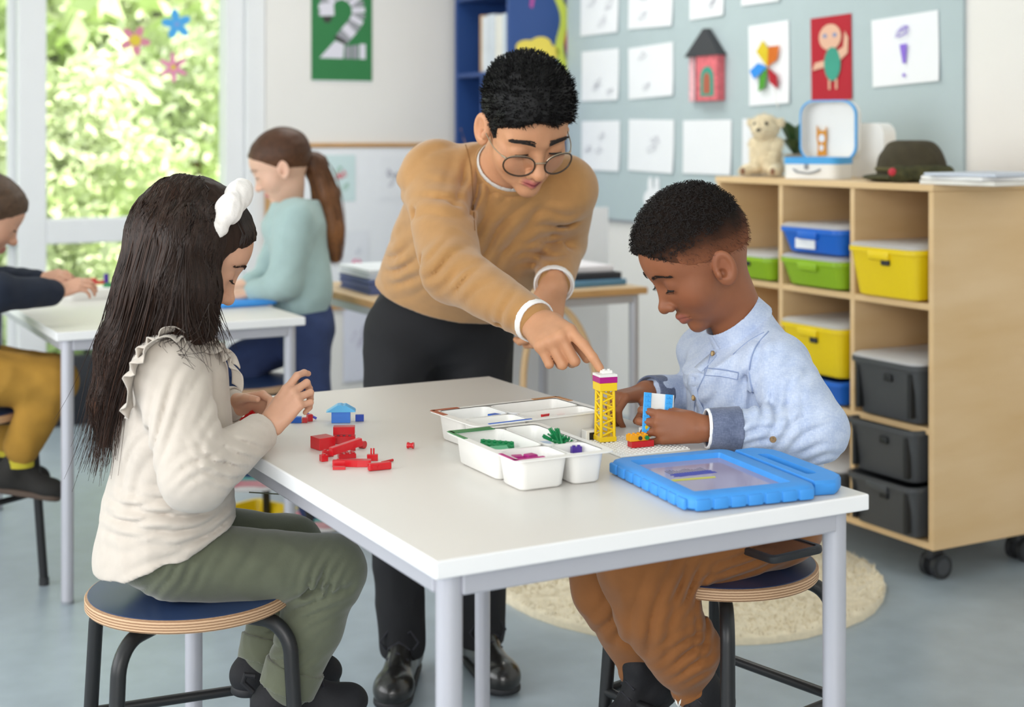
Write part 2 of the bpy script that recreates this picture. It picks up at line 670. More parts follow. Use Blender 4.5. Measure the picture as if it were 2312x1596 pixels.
def bush(s, t, rx, rz, zc, n, label, m, name='garden_shrub', leaf=0.05, trunk=True, seed=1):
    rs = np.random.RandomState(seed)
    th = thing(name, label, 'shrub' if 'shrub' in name else 'tree', rm(s, t, -0.2), 0)
    # leaf quads clustered in a lumpy crown
    cl = rs.normal(size=(40, 3))
    cl /= np.linalg.norm(cl, axis=1)[:, None]
    cl *= rs.uniform(0.55, 0.95, (40, 1)) * np.array([rx, rx, rz])
    n = n * 2
    k = rs.randint(0, 40, n)
    p = cl[k] + rs.normal(size=(n, 3)) * np.array([rx, rx, rz]) * 0.16
    p[:, 2] += zc + 0.2
    p[:, 2] = np.maximum(p[:, 2], 0.03)
    a = rs.normal(size=(n, 3))
    a /= np.linalg.norm(a, axis=1)[:, None]
    b = np.cross(a, rs.normal(size=(n, 3)))
    b /= np.linalg.norm(b, axis=1)[:, None]
    L = leaf * rs.uniform(0.7, 1.3, (n, 1))
    v = np.stack([p - a * L, p + b * L * 0.5, p + a * L, p - b * L * 0.5], 1).reshape(-1, 3)
    f = np.arange(4 * n).reshape(n, 4)
    o = from_arrays('foliage', v, f, m, th)
    o['kind'] = 'stuff'
    tb = MB()
    for i in range(5):
        e = cl[i] * 0.6
        tb.tube([(0, 0, 0.0), (e[0] * 0.2, e[1] * 0.2, (zc + 0.2) * 0.5), (e[0], e[1], max(0.2, e[2] + zc + 0.2))], [0.07, 0.05, 0.02], 6)
    tb.build('stems', mat('bark', '#7b6a52', 0.9, var=0.2, vscale=20), th)


bush(1.0, 7.6, 0.85, 0.95, 0.75, 5200, 'rounded light green shrub in the middle of the window view', M['leaf'], seed=2)
bush(-0.6, 9.2, 0.8, 0.5, 0.25, 4200, 'low green shrub below the shrub by the pale path', M['leafdark'], seed=3)
bush(2.7, 9.3, 0.9, 1.3, 1.2, 4800, 'tall leafy shrub beside the right window jamb', M['leaf'], seed=4)
bush(-1.9, 7.6, 0.8, 0.9, 0.7, 4200, 'leafy shrub seen through the leftmost pane', M['leafdark'], seed=5)
bush(1.2, 6.3, 0.85, 0.3, 0.12, 3200, 'low hedge right outside the window sill', M['leafdark'], name='hedge_shrub', leaf=0.06, seed=6)
bush(-1.0, 6.4, 0.8, 0.3, 0.14, 3000, 'low hedge outside the left end of the window', M['leafdark'], name='hedge_shrub', leaf=0.06, seed=7)
bush(3.6, 15.0, 2.6, 1.9, 2.7, 5200, 'large pale tree far back in the garden', M['leaf'], name='garden_tree', leaf=0.2, seed=8)
bush(9.6, 13.0, 2.2, 1.9, 2.4, 4200, 'large tree far right in the garden', M['leaf'], name='garden_tree', leaf=0.2, seed=9)
bush(-6.0, 14.0, 2.6, 2.1, 2.4, 4200, 'large tree far left in the garden', M['leafdark'], name='garden_tree', leaf=0.2, seed=10)

# ----------------------------------------------------------------- tables
TW, TL = 0.67, 1.135


def table(name, label, s, t, w, l, z=TABLE_Z, top=None, edge=None):
    th = thing(name, label, 'table', rm(s, t, 0), ANG)
    b = MB()
    b.box((w / 2, l / 2, z - 0.01135), (w, l, 0.0223), 0.0022, 2)
    o = b.build('tabletop', edge or M['edge'], th)
    b = MB()
    b.box((w / 2, l / 2, z - 0.0006), (w - 0.004, l - 0.004, 0.0012))
    b.build('laminate_face', top or M['laminate'], o)
    i = 0.034
    for x in (i, w - i):
        for y in (i, l - i):
            b = MB()
            b.cyl((x, y, 0.006), (x, y, z - 0.0225), 0.0155, 0.0165, 24)
            lg = b.build('leg', M['steel'], th, True)
            b = MB()
            b.cyl((x, y, 0), (x, y, 0.008), 0.0165, None, 20)
            b.build('foot_cap', M['greyplastic'], lg, True)
    za, zb = z - 0.052, z - 0.0225
    for y in (i - 0.008, l - i + 0.008):
        b = MB()
        b.box((w / 2, y, (za + zb) / 2), (w - 2 * i - 0.02, 0.018, zb - za), 0.003)
        b.build('apron', M['steel'], th)
    for x in (i - 0.008, w - i + 0.008):
        b = MB()
        b.box((x, l / 2, (za + zb) / 2), (0.018, l - 2 * i - 0.02, zb - za), 0.003)
        b.build('apron', M['steel'], th)
    return th


table('classroom_table', 'white rectangular table in the foreground with bricks and trays on it', 0, 0, TW, TL)
table('classroom_table', 'white table by the window, behind the long-haired girl', 0.017, 2.256, TW, TL)
table('side_table', 'tan-topped table behind the man, piled with papers', 1.0, 2.47, 0.97, 0.67, TABLE_Z,
      mat('beech_top', '#cbb08a', 0.5, var=0.05), M['birch_edge'])


# ----------------------------------------------------------------- stools
def stool(label, x, y, base_deg, rot_extra=0.0, z=0.48):
    th = thing('round_stool', label, 'stool', (x, y, 0), 0, 'round plywood stools')
    b = MB()
    b.lathe([(0.150, z - 0.021), (0.161, z - 0.021), (0.1635, z - 0.018), (0.1635, z - 0.0045), (0.161, z - 0.0015), (0.157, z - 0.001)], n=72)
    e = b.build('seat', M['ply'], th, True, 30)
    b = MB()
    b.lathe([(0.157, z - 0.003), (0.159, z - 0.0006), (0.158, z)], n=72)
    b.build('seat_laminate', M['seatblue'], e, True, 30)
    for k in range(4):
        a = math.radians(base_deg + 90 * k)
        d = Vector((math.cos(a), math.sin(a), 0))
        pts = [d * 0.085 + Vector((0, 0, z - 0.034))]
        pts += [d * 0.120 + Vector((0, 0, z - 0.034))]
        cx, cz, R = 0.135, z - 0.034 - 0.05, 0.05
        for i in range(9):
            w = math.radians(90 - 84 * i / 8)
            pts.append(d * (cx + R * math.cos(w)) + Vector((0, 0, cz + R * math.sin(w))))
        pts.append(d * 0.212 + Vector((0, 0, 0.012)))
        b = MB()
        b.tube(pts, 0.0118, 14)
        lg = b.build('leg', M['black'], th, True, 60)
        b = MB()
        b.cyl(d * 0.083 + Vector((0, 0, z - 0.034)), d * 0.078 + Vector((0, 0, z - 0.034)), 0.0135, None, 14)
        b.build('end_plug', M['darkgrey'], lg, True)
        b = MB()
        b.cyl(d * 0.212 + Vector((0, 0, 0)), d * 0.212 + Vector((0, 0, 0.02)), 0.0135, None, 14)
        b.build('rubber_cap', M['darkgrey'], lg, True)
        a2 = math.radians(base_deg + 90 * (k + 1))
        d2 = Vector((math.cos(a2), math.sin(a2), 0))
        rr = 0.1985
        b = MB()
        b.cyl(d * rr + Vector((0, 0, 0.25)), d2 * rr + Vector((0, 0, 0.25)), 0.0085, None, 12)
        b.build('footrest_bar', M['black'], th, True)
    b = MB()
    b.box((0, 0, z - 0.027), (0.16, 0.03, 0.008), 0.002)
    b.box((0, 0, z - 0.027), (0.03, 0.16, 0.0078), 0.002)
    b.build('seat_bracket', M['black'], th)
    return th


GST = (-0.515, 2.32)
BST = (0.3565, 2.47)
stool('navy-topped plywood stool the long-haired girl sits on', *GST, -22)
stool('navy-topped plywood stool under the boy in the pale blue shirt', *BST, -95)
stool('plywood stool by the window table, in front of the girl in jeans', -0.80, 4.30, -10)
stool('stool under the boy in mustard trousers at the left edge', -1.46, 3.83, 15)

# ----------------------------------------------------------------- rug
b = MB()
n = 96
prof = []
rs = random.Random(4)
R = 0.53
ring0, ring1, ring2 = [], [], []
for k in range(n):
    a = 2 * math.pi * k / n
    r = R * (1 + rs.uniform(-0.006, 0.006))
    ring0.append(Vector((r * math.cos(a), r * math.sin(a), 0.0)))
    ring1.append(Vector((r * math.cos(a), r * math.sin(a), 0.014)))
    ring2.append(Vector(((r - 0.012) * math.cos(a), (r - 0.012) * math.sin(a), 0.021)))
b.loft([ring0, ring1, ring2])
rug = b.build('round_rug', M['wool'], None, True, 60)
rug.location = (0.47, 3.945, 0.0)
tag(rug, 'round cream wool rug on the floor before the shelf unit', 'rug')
rs = np.random.RandomState(3)
n = 9000
rr = np.sqrt(rs.uniform(0, 1, n)) * (R - 0.004)
aa = rs.uniform(0, 2 * math.pi, n)
p0 = np.stack([rr * np.cos(aa), rr * np.sin(aa), np.full(n, 0.018)], 1)
dv = np.stack([rs.normal(size=n) * 0.006, rs.normal(size=n) * 0.006, rs.uniform(0.006, 0.014, n)], 1)
sd = np.stack([np.cos(aa * 3), np.sin(aa * 3), np.zeros(n)], 1) * 0.004
v = np.stack([p0 - sd, p0 + sd, p0 + dv], 1).reshape(-1, 3)
pile = from_arrays('wool_pile', v, np.arange(3 * n).reshape(n, 3), M['wool'], rug)
pile['kind'] = 'stuff'

# ----------------------------------------------------------------- birch shelf unit on castors
SH = Vector((1.1255, 3.87, 0))
SL, SD = 0.958, 0.45
ZR = (0.0935, 0.4177, 0.7526, 1.073)
shelf = thing('shelf_unit', 'birch shelf unit on castors with nine open compartments', 'shelf unit', SH, ANG)
# local x = along U (depth), local y = along V (length)
TH = 0.018


def sbox(name, x0, x1, y0, y1, z0, z1, m, parent=shelf, bev=0.0015):
    b = MB()
    b.box(((x0 + x1) / 2, (y0 + y1) / 2, (z0 + z1) / 2), (x1 - x0, y1 - y0, z1 - z0), bev, 1)
    return b.build(name, m, parent)


sbox('side_panel', 0, SD, 0, TH, ZR[0], ZR[3] - TH, M['birch'])
sbox('side_panel', 0, SD, SL - TH, SL, ZR[0], ZR[3] - TH, M['birch'])
sbox('top_panel', -0.004, SD, -0.003, SL + 0.003, ZR[3] - TH, ZR[3], M['birch'])
sbox('bottom_panel', 0, SD, TH, SL - TH, ZR[0], ZR[0] + TH, M['birch'])
sbox('back_panel', SD - 0.012, SD - 0.001, TH, SL - TH, ZR[0] + TH, ZR[3] - TH, M['birch'])
DV = [SL / 3, 2 * SL / 3]
for y in DV:
    sbox('divider', 0.003, SD - 0.012, y - TH / 2, y + TH / 2, ZR[0] + TH, ZR[3] - TH, M['birch'])
cells = [(TH, DV[0] - TH / 2), (DV[0] + TH / 2, DV[1] - TH / 2), (DV[1] + TH / 2, SL - TH)]
for z in ZR[1:3]:
    for y0, y1 in cells:
        sbox('shelf', 0.003, SD - 0.012, y0, y1, z - TH, z, M['birch'])
for x, y in ((0.05, 0.06), (SD - 0.07, 0.06), (0.05, SL - 0.06), (SD - 0.07, SL - 0.06)):
    b = MB()
    b.cyl((x, y, 0.055), (x, y, ZR[0]), 0.014, None, 14)
    b.box((x, y, ZR[0] - 0.003), (0.05, 0.05, 0.005), 0.001)
    b.box((x + 0.012, y, 0.066), (0.05, 0.034, 0.028), 0.009, 3)
    c = b.build('castor', M['darkgrey'], shelf, True)
    for dy in (-0.02, 0.02):
        b = MB()
        b.cyl((x + 0.018, y + dy - 0.009, 0.034), (x + 0.018, y + dy + 0.009, 0.034), 0.034, None, 26)
        w = b.build('wheel', M['darkgrey'], c, True)
        b = MB()
        b.cyl((x + 0.018, y + dy - 0.0105, 0.034), (x + 0.018, y + dy + 0.0105, 0.034), 0.022, None, 22)
        b.build('hub', M['bingrey'], w, True)


# ----------------------------------------------------------------- bins
def bin_(label, cell, zbot, h, m, lid=False, protr=0.03, slack=0.012, notch=True, name='storage_bin', label_plate=False, grip=False, ribs=False):
    y0, y1 = cells[cell]
    yc = (y0 + y1) / 2
    w = (y1 - y0) / 2 - slack
    dpt = 0.2
    loc = SH + U * (dpt - protr) + V * yc + Vector((0, 0, zbot))
    th = thing(name, label, 'bin', loc, ANG, 'plastic storage bins in the shelf unit')
    tp = 0.86
    b = MB()
    zr = h - 0.014
    rings = [rrect(dpt * tp - 0.014, w * tp - 0.012, 0.02, 0.002), rrect(dpt * tp, w * tp, 0.026, 0.008), rrect(dpt * 0.97, w * 0.955, 0.03, zr),
             rrect(dpt, w, 0.034, zr + 0.001), rrect(dpt, w, 0.034, h), rrect(dpt - 0.010, w - 0.010, 0.026, h),
             rrect(dpt * 0.955 - 0.008, w * 0.93 - 0.006, 0.024, zr), rrect(dpt * tp - 0.008, w * tp - 0.008, 0.02, 0.012)]
    b.loft(rings)
    b.build('tub', m, th, True, 35)
    if grip:
        b = MB()
        b.box((-dpt + 0.004, 0, h - 0.02), (0.014, w * 0.62, 0.026), 0.006, 2)
        b.build('front_lip', m, th, True)
    if notch:
        b = MB()
        b.box((-dpt * 0.965, -w * 0.18, h * 0.74), (0.012, 0.03, 0.02), 0.004, 2)  # small dark box standing in for the dark handle notch
        b.build('dark_handle_notch', M['darkgrey'] if m is not M['bingrey'] else M['black'], th)
    if ribs:
        for yy in (-w * 0.78, w * 0.72):
            b = MB()
            b.box((-dpt * 0.93, yy, h * 0.5), (0.02, 0.012, h * 0.74), 0.003)
            b.build('rib', M['black'], th)
    if lid:
        b = MB()
        b.loft([rrect(dpt - 0.003, w - 0.003, 0.032, h + 0.0005), rrect(dpt - 0.002, w - 0.002, 0.032, h + 0.006), rrect(dpt - 0.014, w - 0.014, 0.024, h + 0.012)])
        b.build('lid', M['clear'], th, True, 35)
    if label_plate:
        b = MB()
        b.box((-dpt * 0.935, 0.02, h * 0.42), (0.006, w * 0.62, 0.03), 0.001)
        b.build('name_strip', M['paper'], th)
    return th


z2, z1, z0 = ZR[2], ZR[1], ZR[0] + TH
bin_('lime green bin alone in the far-left top compartment', 2, z2, 0.075, M['bingreen'], True)
bin_('lime green bin under the blue bin', 1, z2, 0.086, M['bingreen'], True, grip=True)
bin_('blue bin with a white name strip stacked on a lime bin', 1, z2 + 0.0985, 0.08, M['binblue'], True, grip=True, label_plate=True)
bin_('deep yellow bin in the top right compartment', 0, z2, 0.142, M['binyellow'], True, protr=0.045, grip=True)
bin_('blue bin underneath a tall yellow bin', 1, z1, 0.075, M['binblue'], False)
bin_('tall yellow bin standing on a blue bin', 1, z1 + 0.077, 0.15, M['binyellow'], True, grip=True)
bin_('charcoal bin with a clear lid in the middle row', 0, z1, 0.165, M['bingrey'], True, protr=0.035, ribs=True)
bin_('charcoal bin at the very bottom of the shelf unit', 0, z0, 0.146, M['bingrey'], False, protr=0.05, ribs=True, grip=True)
bin_('open charcoal bin stacked on the bottom charcoal bin', 0, z0 + 0.148, 0.15, M['bingrey'], False, protr=0.05, ribs=True)
bin_('charcoal bin with a pale lid in the low middle compartment', 1, z0, 0.12, M['bingrey'], True)

# ----------------------------------------------------------------- notice board and papers on the right wall
t_r, _ = on_s(2175, 400, S_WALL - 0.012)
t_l, _ = on_s(1296, 400, S_WALL - 0.012)
nb = rbox_obj('notice_board', S_WALL - 0.014, S_WALL - 0.001, t_r, 4.19, 0.84, 2.45, M['board'])
tag(nb, 'large grey-green felt notice board covered with children\'s papers', 'notice board')
b = MB()
b.box((-0.002, 0, -0.806), (0.016, 4.19 - t_r, 0.012), 0.002)
b.build('edge_trim', M['greyplastic'], nb)

SP = S_WALL - 0.016


def sheet_frame(px0, px1, py0, py1, tilt=0.0):
    """centre, width, height on the notice board plane"""
    ym = (py0 + py1) / 2
    ta, za = on_s(px0, ym, SP)
    tb, zb = on_s(px1, ym, SP)
    xm = (px0 + px1) / 2
    tc, ztop = on_s(xm, py0, SP)
    _, zbot = on_s(xm, py1, SP)
    return (ta + tb) / 2, abs(ta - tb), (ztop + zbot) / 2, ztop - zbot


def board_item(name, label, cat, px0, px1, py0, py1, m, tilt=0.0, group=None, curl=0.006):
    tc, w, zc, h = sheet_frame(px0, px1, py0, py1)
    th = thing(name, label, cat, rm(SP, tc, zc), 0, group)
    # local: x = right as seen from the room (-V), y = up, z = out of the wall (-U)
    th.matrix_world = Matrix.Translation(rm(SP, tc, zc)) @ Matrix((
        (-V.x, 0, -U.x, 0), (-V.y, 0, -U.y, 0), (0, 1, 0, 0), (0, 0, 0, 1))) @ Matrix.Rotation(tilt, 4, 'Z')
    n = 8
    if m is not None:
        vs, fs = [], []
        for j in range(n + 1):
            for i in range(n + 1):
                x = (i / n - 0.5) * w
                y = (j / n - 0.5) * h
                z = 0.001 + curl * ((1 - j / n) ** 3) * (0.35 + 0.65 * (i / n) ** 2)
                vs.append((x, y, z))
        N = len(vs)
        vs += [(x, y, z + 0.0006) for x, y, z in vs]
        for j in range(n):
            for i in range(n):
                a = j * (n + 1) + i
                fs.append((a, a + n + 1, a + n + 2, a + 1))
                fs.append((N + a, N + a + 1, N + a + n + 2, N + a + n + 1))
        o = from_arrays('sheet', vs, fs, m, th, True)
    return th, w, h


def scribble(th, w, h, seed, m=None, k=3, area_=(0.3, 0.35), r=0.0012, z=0.0085, c=(0, 0)):
    rs = random.Random(seed)
    for i in range(k):
        b = MB()
        x = c[0] + rs.uniform(-area_[0], area_[0]) * w
        y = c[1] + rs.uniform(-area_[1], area_[1]) * h
        pts = []
        for j in range(9):
            pts.append((x + 0.13 * w * math.sin(j * 1.1 + i) * rs.uniform(0.4, 1), y + 0.1 * h * math.cos(j * 0.9 + i) * rs.uniform(0.4, 1), z))
        b.tube(pts, r, 4)
        b.build('drawn_line', m or M['pencil'], th)


plain = [
    (1312, 1397, -60, 77, 0.0, 'faint pencil drawing on white paper, left end of the top row'),
    (1420, 1520, -60, 62, -0.02, 'white sheet second from the left in the top row'),
    (1558, 1635, -60, 40, 0.02, 'white sheet above the paper lantern house'),
    (1675, 1762, -90, 8, 0.0, 'white sheet peeking in at the top edge above the pinwheel'),
    (1314, 1398, 113, 227, 0.0, 'white sheet at the left end of the middle row'),
    (1420, 1521, 102, 220, 0.03, 'white sheet directly left of the paper lantern house'),
    (1314, 1400, 273, 385, 0.0, 'white sheet at the left end of the bottom row, beside the man\'s shoulder'),
    (1420, 1522, 270, 388, -0.02, 'white sheet with a curled corner, second in the bottom row'),
    (1543, 1652, 271, 393, 0.0, 'blank white sheet above the boy\'s head'),
    (1677, 1722, 268, 388, 0.0, 'white sheet half hidden by the plush toy'),
]
for k, (x0, x1, y0, y1, tl, lb) in enumerate(plain):
    th, w, h = board_item('drawing_sheet', lb, 'paper', x0, x1, y0, y1, M['paper'], tl, 'white sheets on the notice board')
    if k not in (8, 9):
        scribble(th, w, h, k + 3, k=2 if k % 2 else 3)

# white rabbit cut-out low on the board
th, w, h = board_item('paper_rabbit', 'white paper rabbit cut-out low on the notice board', 'paper', 1452, 1502, 405, 475, None)
b = MB()
b.prism(circle_poly(w * 0.45, 20, h * 0.36, (0, -h * 0.15)), 0.001, 0.004)
b.prism(circle_poly(w * 0.11, 14, h * 0.3, (-w * 0.14, h * 0.28)), 0.001, 0.0045)
b.prism(circle_poly(w * 0.11, 14, h * 0.3, (w * 0.16, h * 0.28)), 0.001, 0.005)
b.build('cut_out', M['paper'], th)

# paper lantern house: folded box with a charcoal roof
th, w, h = board_item('paper_house', 'red scribbled paper house with a charcoal pointed roof', 'paper house', 1565, 1642, 65, 228, None)
hb = h * 0.62
b = MB()
b.box((0.13 * w, -h / 2 + hb / 2, 0.02), (w * 0.62, hb, 0.036), 0.001)
fr = b.build('front_wall', M['pinkcard'], th)
b = MB()
b.box((-0.36 * w, -h / 2 + hb / 2, 0.012), (w * 0.26, hb, 0.02), 0.001)
b.build('side_wall', mat('pale_pink_card', '#e9b4bb', 0.8, var=0.2, vscale=50), th)
b = MB()
b.box((-0.2 * w, -h / 2 + hb / 2, 0.02), (w * 0.07, hb, 0.03))
b.build('fold', M['cardgrey'], th)
b = MB()
b.loft([[Vector((x * w, -h / 2 + hb, z)) for x, z in ((-0.5, 0.0), (0.5, 0.0), (0.5, 0.045), (-0.5, 0.045))],
        [Vector((x * w, h / 2, z)) for x, z in ((-0.03, 0.005), (0.05, 0.005), (0.05, 0.03), (-0.03, 0.03))]])
b.build('roof', M['cardgrey'], th)
b = MB()
arch = [(0.19 * w, 0), (0.19 * w, hb * 0.42)] + [(0.19 * w * math.cos(a), hb * 0.42 + 0.19 * w * math.sin(a)) for a in np.linspace(0.2, math.pi - 0.2, 8)] + [(-0.19 * w, hb * 0.42), (-0.19 * w, 0)]
b.prism([(x + 0.15 * w, y - h / 2 + hb * 0.1) for x, y in arch], 0.038, 0.040)
dr = b.build('door', M['teal'], th)
b = MB()
b.prism([(x * 0.5 + 0.15 * w, y * 0.7 - h / 2 + hb * 0.16) for x, y in arch], 0.040, 0.0415)
b.build('door_panel', mat('rust_crayon', '#b0604a', 0.85), dr)

# pinwheel on white sheet
th, w, h = board_item('pinwheel_sheet', 'white sheet with a multicoloured paper pinwheel', 'paper', 1692, 1783, 52, 236, M['paper'], 0.03)
pcx, pcy = 0.02 * w, -0.04 * h
for k, (ang, cc) in enumerate(((95, '#d9c01a'), (38, '#d9701c'), (-62, '#b5122a'), (-128, '#4a9a2a'), (178, '#2a8be0'))):
    b = MB()
    a = math.radians(ang)
    L = 0.34 * h
    d = Vector((math.cos(a), math.sin(a), 0))
    q = Vector((-d.y, d.x, 0))
    c0 = Vector((pcx, pcy, 0.012))
    p = [c0, c0 + d * L * 0.62 + q * L * 0.42 + Vector((0, 0, 0.012)), c0 + d * L + q * L * 0.12 + Vector((0, 0, 0.002)), c0 + d * L * 0.55 - q * L * 0.16]
    b.loft([[x + Vector((0, 0, 0)) for x in p], [x + Vector((0, 0, 0.0015)) for x in p]])
    b.build('blade', mat('pinwheel_%d' % k, cc, 0.6, var=0.03), th)
b = MB()
b.cyl((pcx + 0.01, pcy, 0.008), (pcx + 0.05, -h * 0.55, 0.006), 0.002, None, 8)
b.build('stick', M['whiteplastic'], th)

# red portrait
th, w, h = board_item('red_portrait', 'red card collage of a figure in a teal dress', 'picture', 1832, 1924, 36, 227, M['cardred'], 0.02, curl=0.002)
b = MB()
b.prism(circle_poly(w * 0.27, 24, h * 0.155, (0, h * 0.25)), 0.004, 0.006)
hd = b.build('face', M['peach'], th)
for sx in (-1, 1):
    b = MB()
    b.prism(circle_poly(w * 0.05, 12, h * 0.025, (sx * w * 0.12, h * 0.27)), 0.006, 0.007)
    b.build('eye', mat('crayon_blue', '#7a8fb8', 0.8), hd)
b = MB()
b.prism(circle_poly(w * 0.2, 24, h * 0.2, (w * 0.05, -h * 0.07)), 0.0045, 0.0065)
b.build('dress', M['teal'], th)
b = MB()
b.prism([(w * 0.2, -h * 0.05), (w * 0.42, h * 0.04), (w * 0.44, h * 0.22), (w * 0.36, h * 0.3), (w * 0.32, h * 0.12), (w * 0.18, h * 0.08)], 0.004, 0.006)
b.build('raised_hand', M['peach'], th)
b = MB()
b.prism([(-w * 0.45, -h * 0.13), (-w * 0.38, -h * 0.04), (-w * 0.16, -h * 0.02), (-w * 0.14, -h * 0.1)], 0.004, 0.0062)
b.build('lowered_hand', M['peach'], th)
for sx in (-0.03, 0.14):
    b = MB()
    b.box((w * sx, -h * 0.31, 0.005), (w * 0.045, h * 0.12, 0.002))
    b.build('leg', M['peach'], th)

# purple drawing
th, w, h = board_item('purple_drawing', 'white sheet with a purple crayon figure, nearest the corner', 'paper', 1970, 2121, 34, 190, M['paper'], 0.04)
b = MB()
b.prism([(-0.05 * w, 0.08 * h), (-0.01 * w, -0.2 * h), (0.03 * w, -0.2 * h), (0.06 * w, 0.08 * h)][::1], 0.0085, 0.0095)
b.build('crayon_body', M['violet'], th)
b = MB()
b.prism(circle_poly(0.02 * w, 12, None, (0.0, -0.37 * h)), 0.0085, 0.0095)
b.build('crayon_dot', M['violet'], th)
scribble(th, w, h, 4, M['violet'], 2, (0.06, 0.03), 0.0012, 0.009, (0.0, 0.27 * h))

# ----------------------------------------------------------------- back wall: poster, framed board
def back_item(name, label, cat, px0, px1, py0, py1, depth=0.004, group=None):
    tb = T_WALL - depth
    ym = (py0 + py1) / 2
    sa, _ = on_t(px0, ym, tb)
    sb, _ = on_t(px1, ym, tb)
    sc, za = on_t((px0 + px1) / 2, py0, tb)
    _, zb = on_t((px0 + px1) / 2, py1, tb)
    th = thing(name, label, cat, (0, 0, 0), 0, group)
    th.matrix_world = Matrix.Translation(rm((sa + sb) / 2, tb, (za + zb) / 2)) @ Matrix((
        (U.x, 0, -V.x, 0), (U.y, 0, -V.y, 0), (0, 1, 0, 0), (0, 0, 0, 1)))
    return th, sb - sa, za - zb


th, w, h = back_item('number_poster', 'green poster of a segmented figure two on the back wall', 'poster', 703, 840, -35, 185)
b = MB()
b.box((0, 0, 0.0005), (w, h, 0.001))
b.build('poster_sheet', M['green'], th)
for sg in (-1, 1):
    b = MB()
    b.box((0, sg * (h * 0.5 - 0.003), 0.0012), (w, 0.006, 0.001))
    b.build('white_border', M['paper'], th)
MI = (1 / 137.0) * w


def pp(px, py):   # poster pixel -> local
    return ((px - 771.5) * MI, h / 2 - (py + 35) * (h / 220.0))


# the body of the 2: grey arc of segments with white bands
arc = []
for i in range(15):
    a = math.radians(196 - 232 * i / 14)
    arc.append((771 + 38 * math.cos(a), 25 - 42 * math.sin(a)))
arc += [(793, 62), (781, 76), (770, 90)]
pts = arc
greyseg = mat('poster_grey', '#9a9aa2', 0.75)
whiteseg = mat('poster_white', '#dedbe6', 0.75)
darkseg = mat('poster_black', '#3b3738', 0.75)
for i in range(len(pts) - 1):
    a = Vector((*pp(*pts[i]), 0))
    c = Vector((*pp(*pts[i + 1]), 0))
    d = (c - a).normalized()
    q = Vector((-d.y, d.x, 0)) * MI * 15
    bb = MB()
    z = 0.0014 + 0.0002 * (i % 2)
    pl = [a - q, c - q, c + q, a + q]
    bb.prism([(p.x, p.y) for p in pl], 0.001, z)
    bb.build('body_segment', whiteseg if i % 2 else greyseg, th)
for nm, poly, m_ in (('head', [(722, 10), (752, 6), (754, 36), (722, 38)], whiteseg), ('snout', [(726, 38), (750, 38), (744, 52), (732, 52)], darkseg),
                     ('tail_fin', [(721, 132), (756, 92), (776, 100), (774, 132)], whiteseg), ('tail_block', [(778, 104), (792, 102), (792, 132), (778, 132)], greyseg),
                     ('tail_block', [(794, 102), (808, 100), (808, 132), (794, 132)], greyseg), ('tail_block', [(811, 98), (825, 98), (825, 132), (811, 132)], whiteseg),
                     ('waist_band', [(752, 86), (758, 80), (782, 94), (778, 101)], darkseg)):
    bb = MB()
    pl = [pp(*p) for p in poly]
    if sum((pl[i][0] * pl[(i + 1) % 4][1] - pl[(i + 1) % 4][0] * pl[i][1]) for i in range(4)) < 0:
        pl = pl[::-1]
    bb.prism(pl, 0.001, 0.0018)
    bb.build(nm, m_, th)

sl, zt = on_t(597, 328, T_WALL)
fb = thing('framed_board', 'low white board with a thin wooden frame on the back wall', 'board', rm(sl, T_WALL, 0), ANG)
wb = 2.70 - sl - 0.005
for nm, c, d, m_ in (('panel', (wb / 2, -0.006, 0.78), (wb - 0.02, 0.008, 0.74), M['paper']), ('frame_rail', (wb / 2, -0.010, zt), (wb, 0.018, 0.02), M['birch_edge']),
                     ('frame_rail', (wb / 2, -0.010, 0.40), (wb, 0.018, 0.02), M['birch_edge']), ('frame_stile', (0.012, -0.010, 0.78), (0.024, 0.018, 0.76), M['birch_edge'])):
    b = MB()
    b.box(c, d, 0.001)
    b.build(nm, m_, fb)
for k, (x0, x1, y0, y1, lb, cols) in enumerate((
        (727, 802, 350, 455, 'pale blue child\'s painting right of the ponytail girl', ('#cfe3e4', '#d9707a', '#8fb8a0')),
        (856, 915, 352, 450, 'pencil drawing on white paper beside the man\'s back', ('#eceef2', '#9a9aa6', '#b0b0bc')),
        (770, 832, 520, 640, 'pale sheet pinned low beside the man\'s waist', ('#e8eaf0', '#e05a90', '#c9ccd6')),
        (775, 845, 690, 860, 'pale lavender sheet low on the back wall between desk and man', ('#dfe0ec', '#b9b6c6', '#c9c6d6')))):
    th, w, h = back_item('childrens_picture', lb, 'picture', x0, x1, y0, y1, 0.012, 'pictures on the framed board')
    b = MB()
    b.box((0, 0, 0.0008), (w, h, 0.0012))
    b.build('sheet', mat('pic_%d' % k, cols[0], 0.85, var=0.02), th)
    scribble(th, w, h, 20 + k, mat('pic_line_%d' % k, cols[1], 0.9), 2, (0.15, 0.2), 0.003, 0.002)
    scribble(th, w, h, 40 + k, mat('pic_line2_%d' % k, cols[2], 0.9), 2, (0.2, 0.25), 0.002, 0.002)

# ----------------------------------------------------------------- blue bookcase
BS0, BS1, BT0, BT1 = 2.385, 2.685, 4.20, 4.745
bc = thing('bookcase', 'blue bookcase in the far corner decorated with paper shapes', 'bookcase', rm(BS0, BT0, 0), ANG)
bw, bl, bh = BS1 - BS0, BT1 - BT0, 2.3


def bpart(name, x0, x1, y0, y1, z0, z1, m=None):
    b = MB()
    b.box(((x0 + x1) / 2, (y0 + y1) / 2, (z0 + z1) / 2), (x1 - x0, y1 - y0, z1 - z0), 0.002, 1)
    return b.build(name, m or M['blue'], bc)


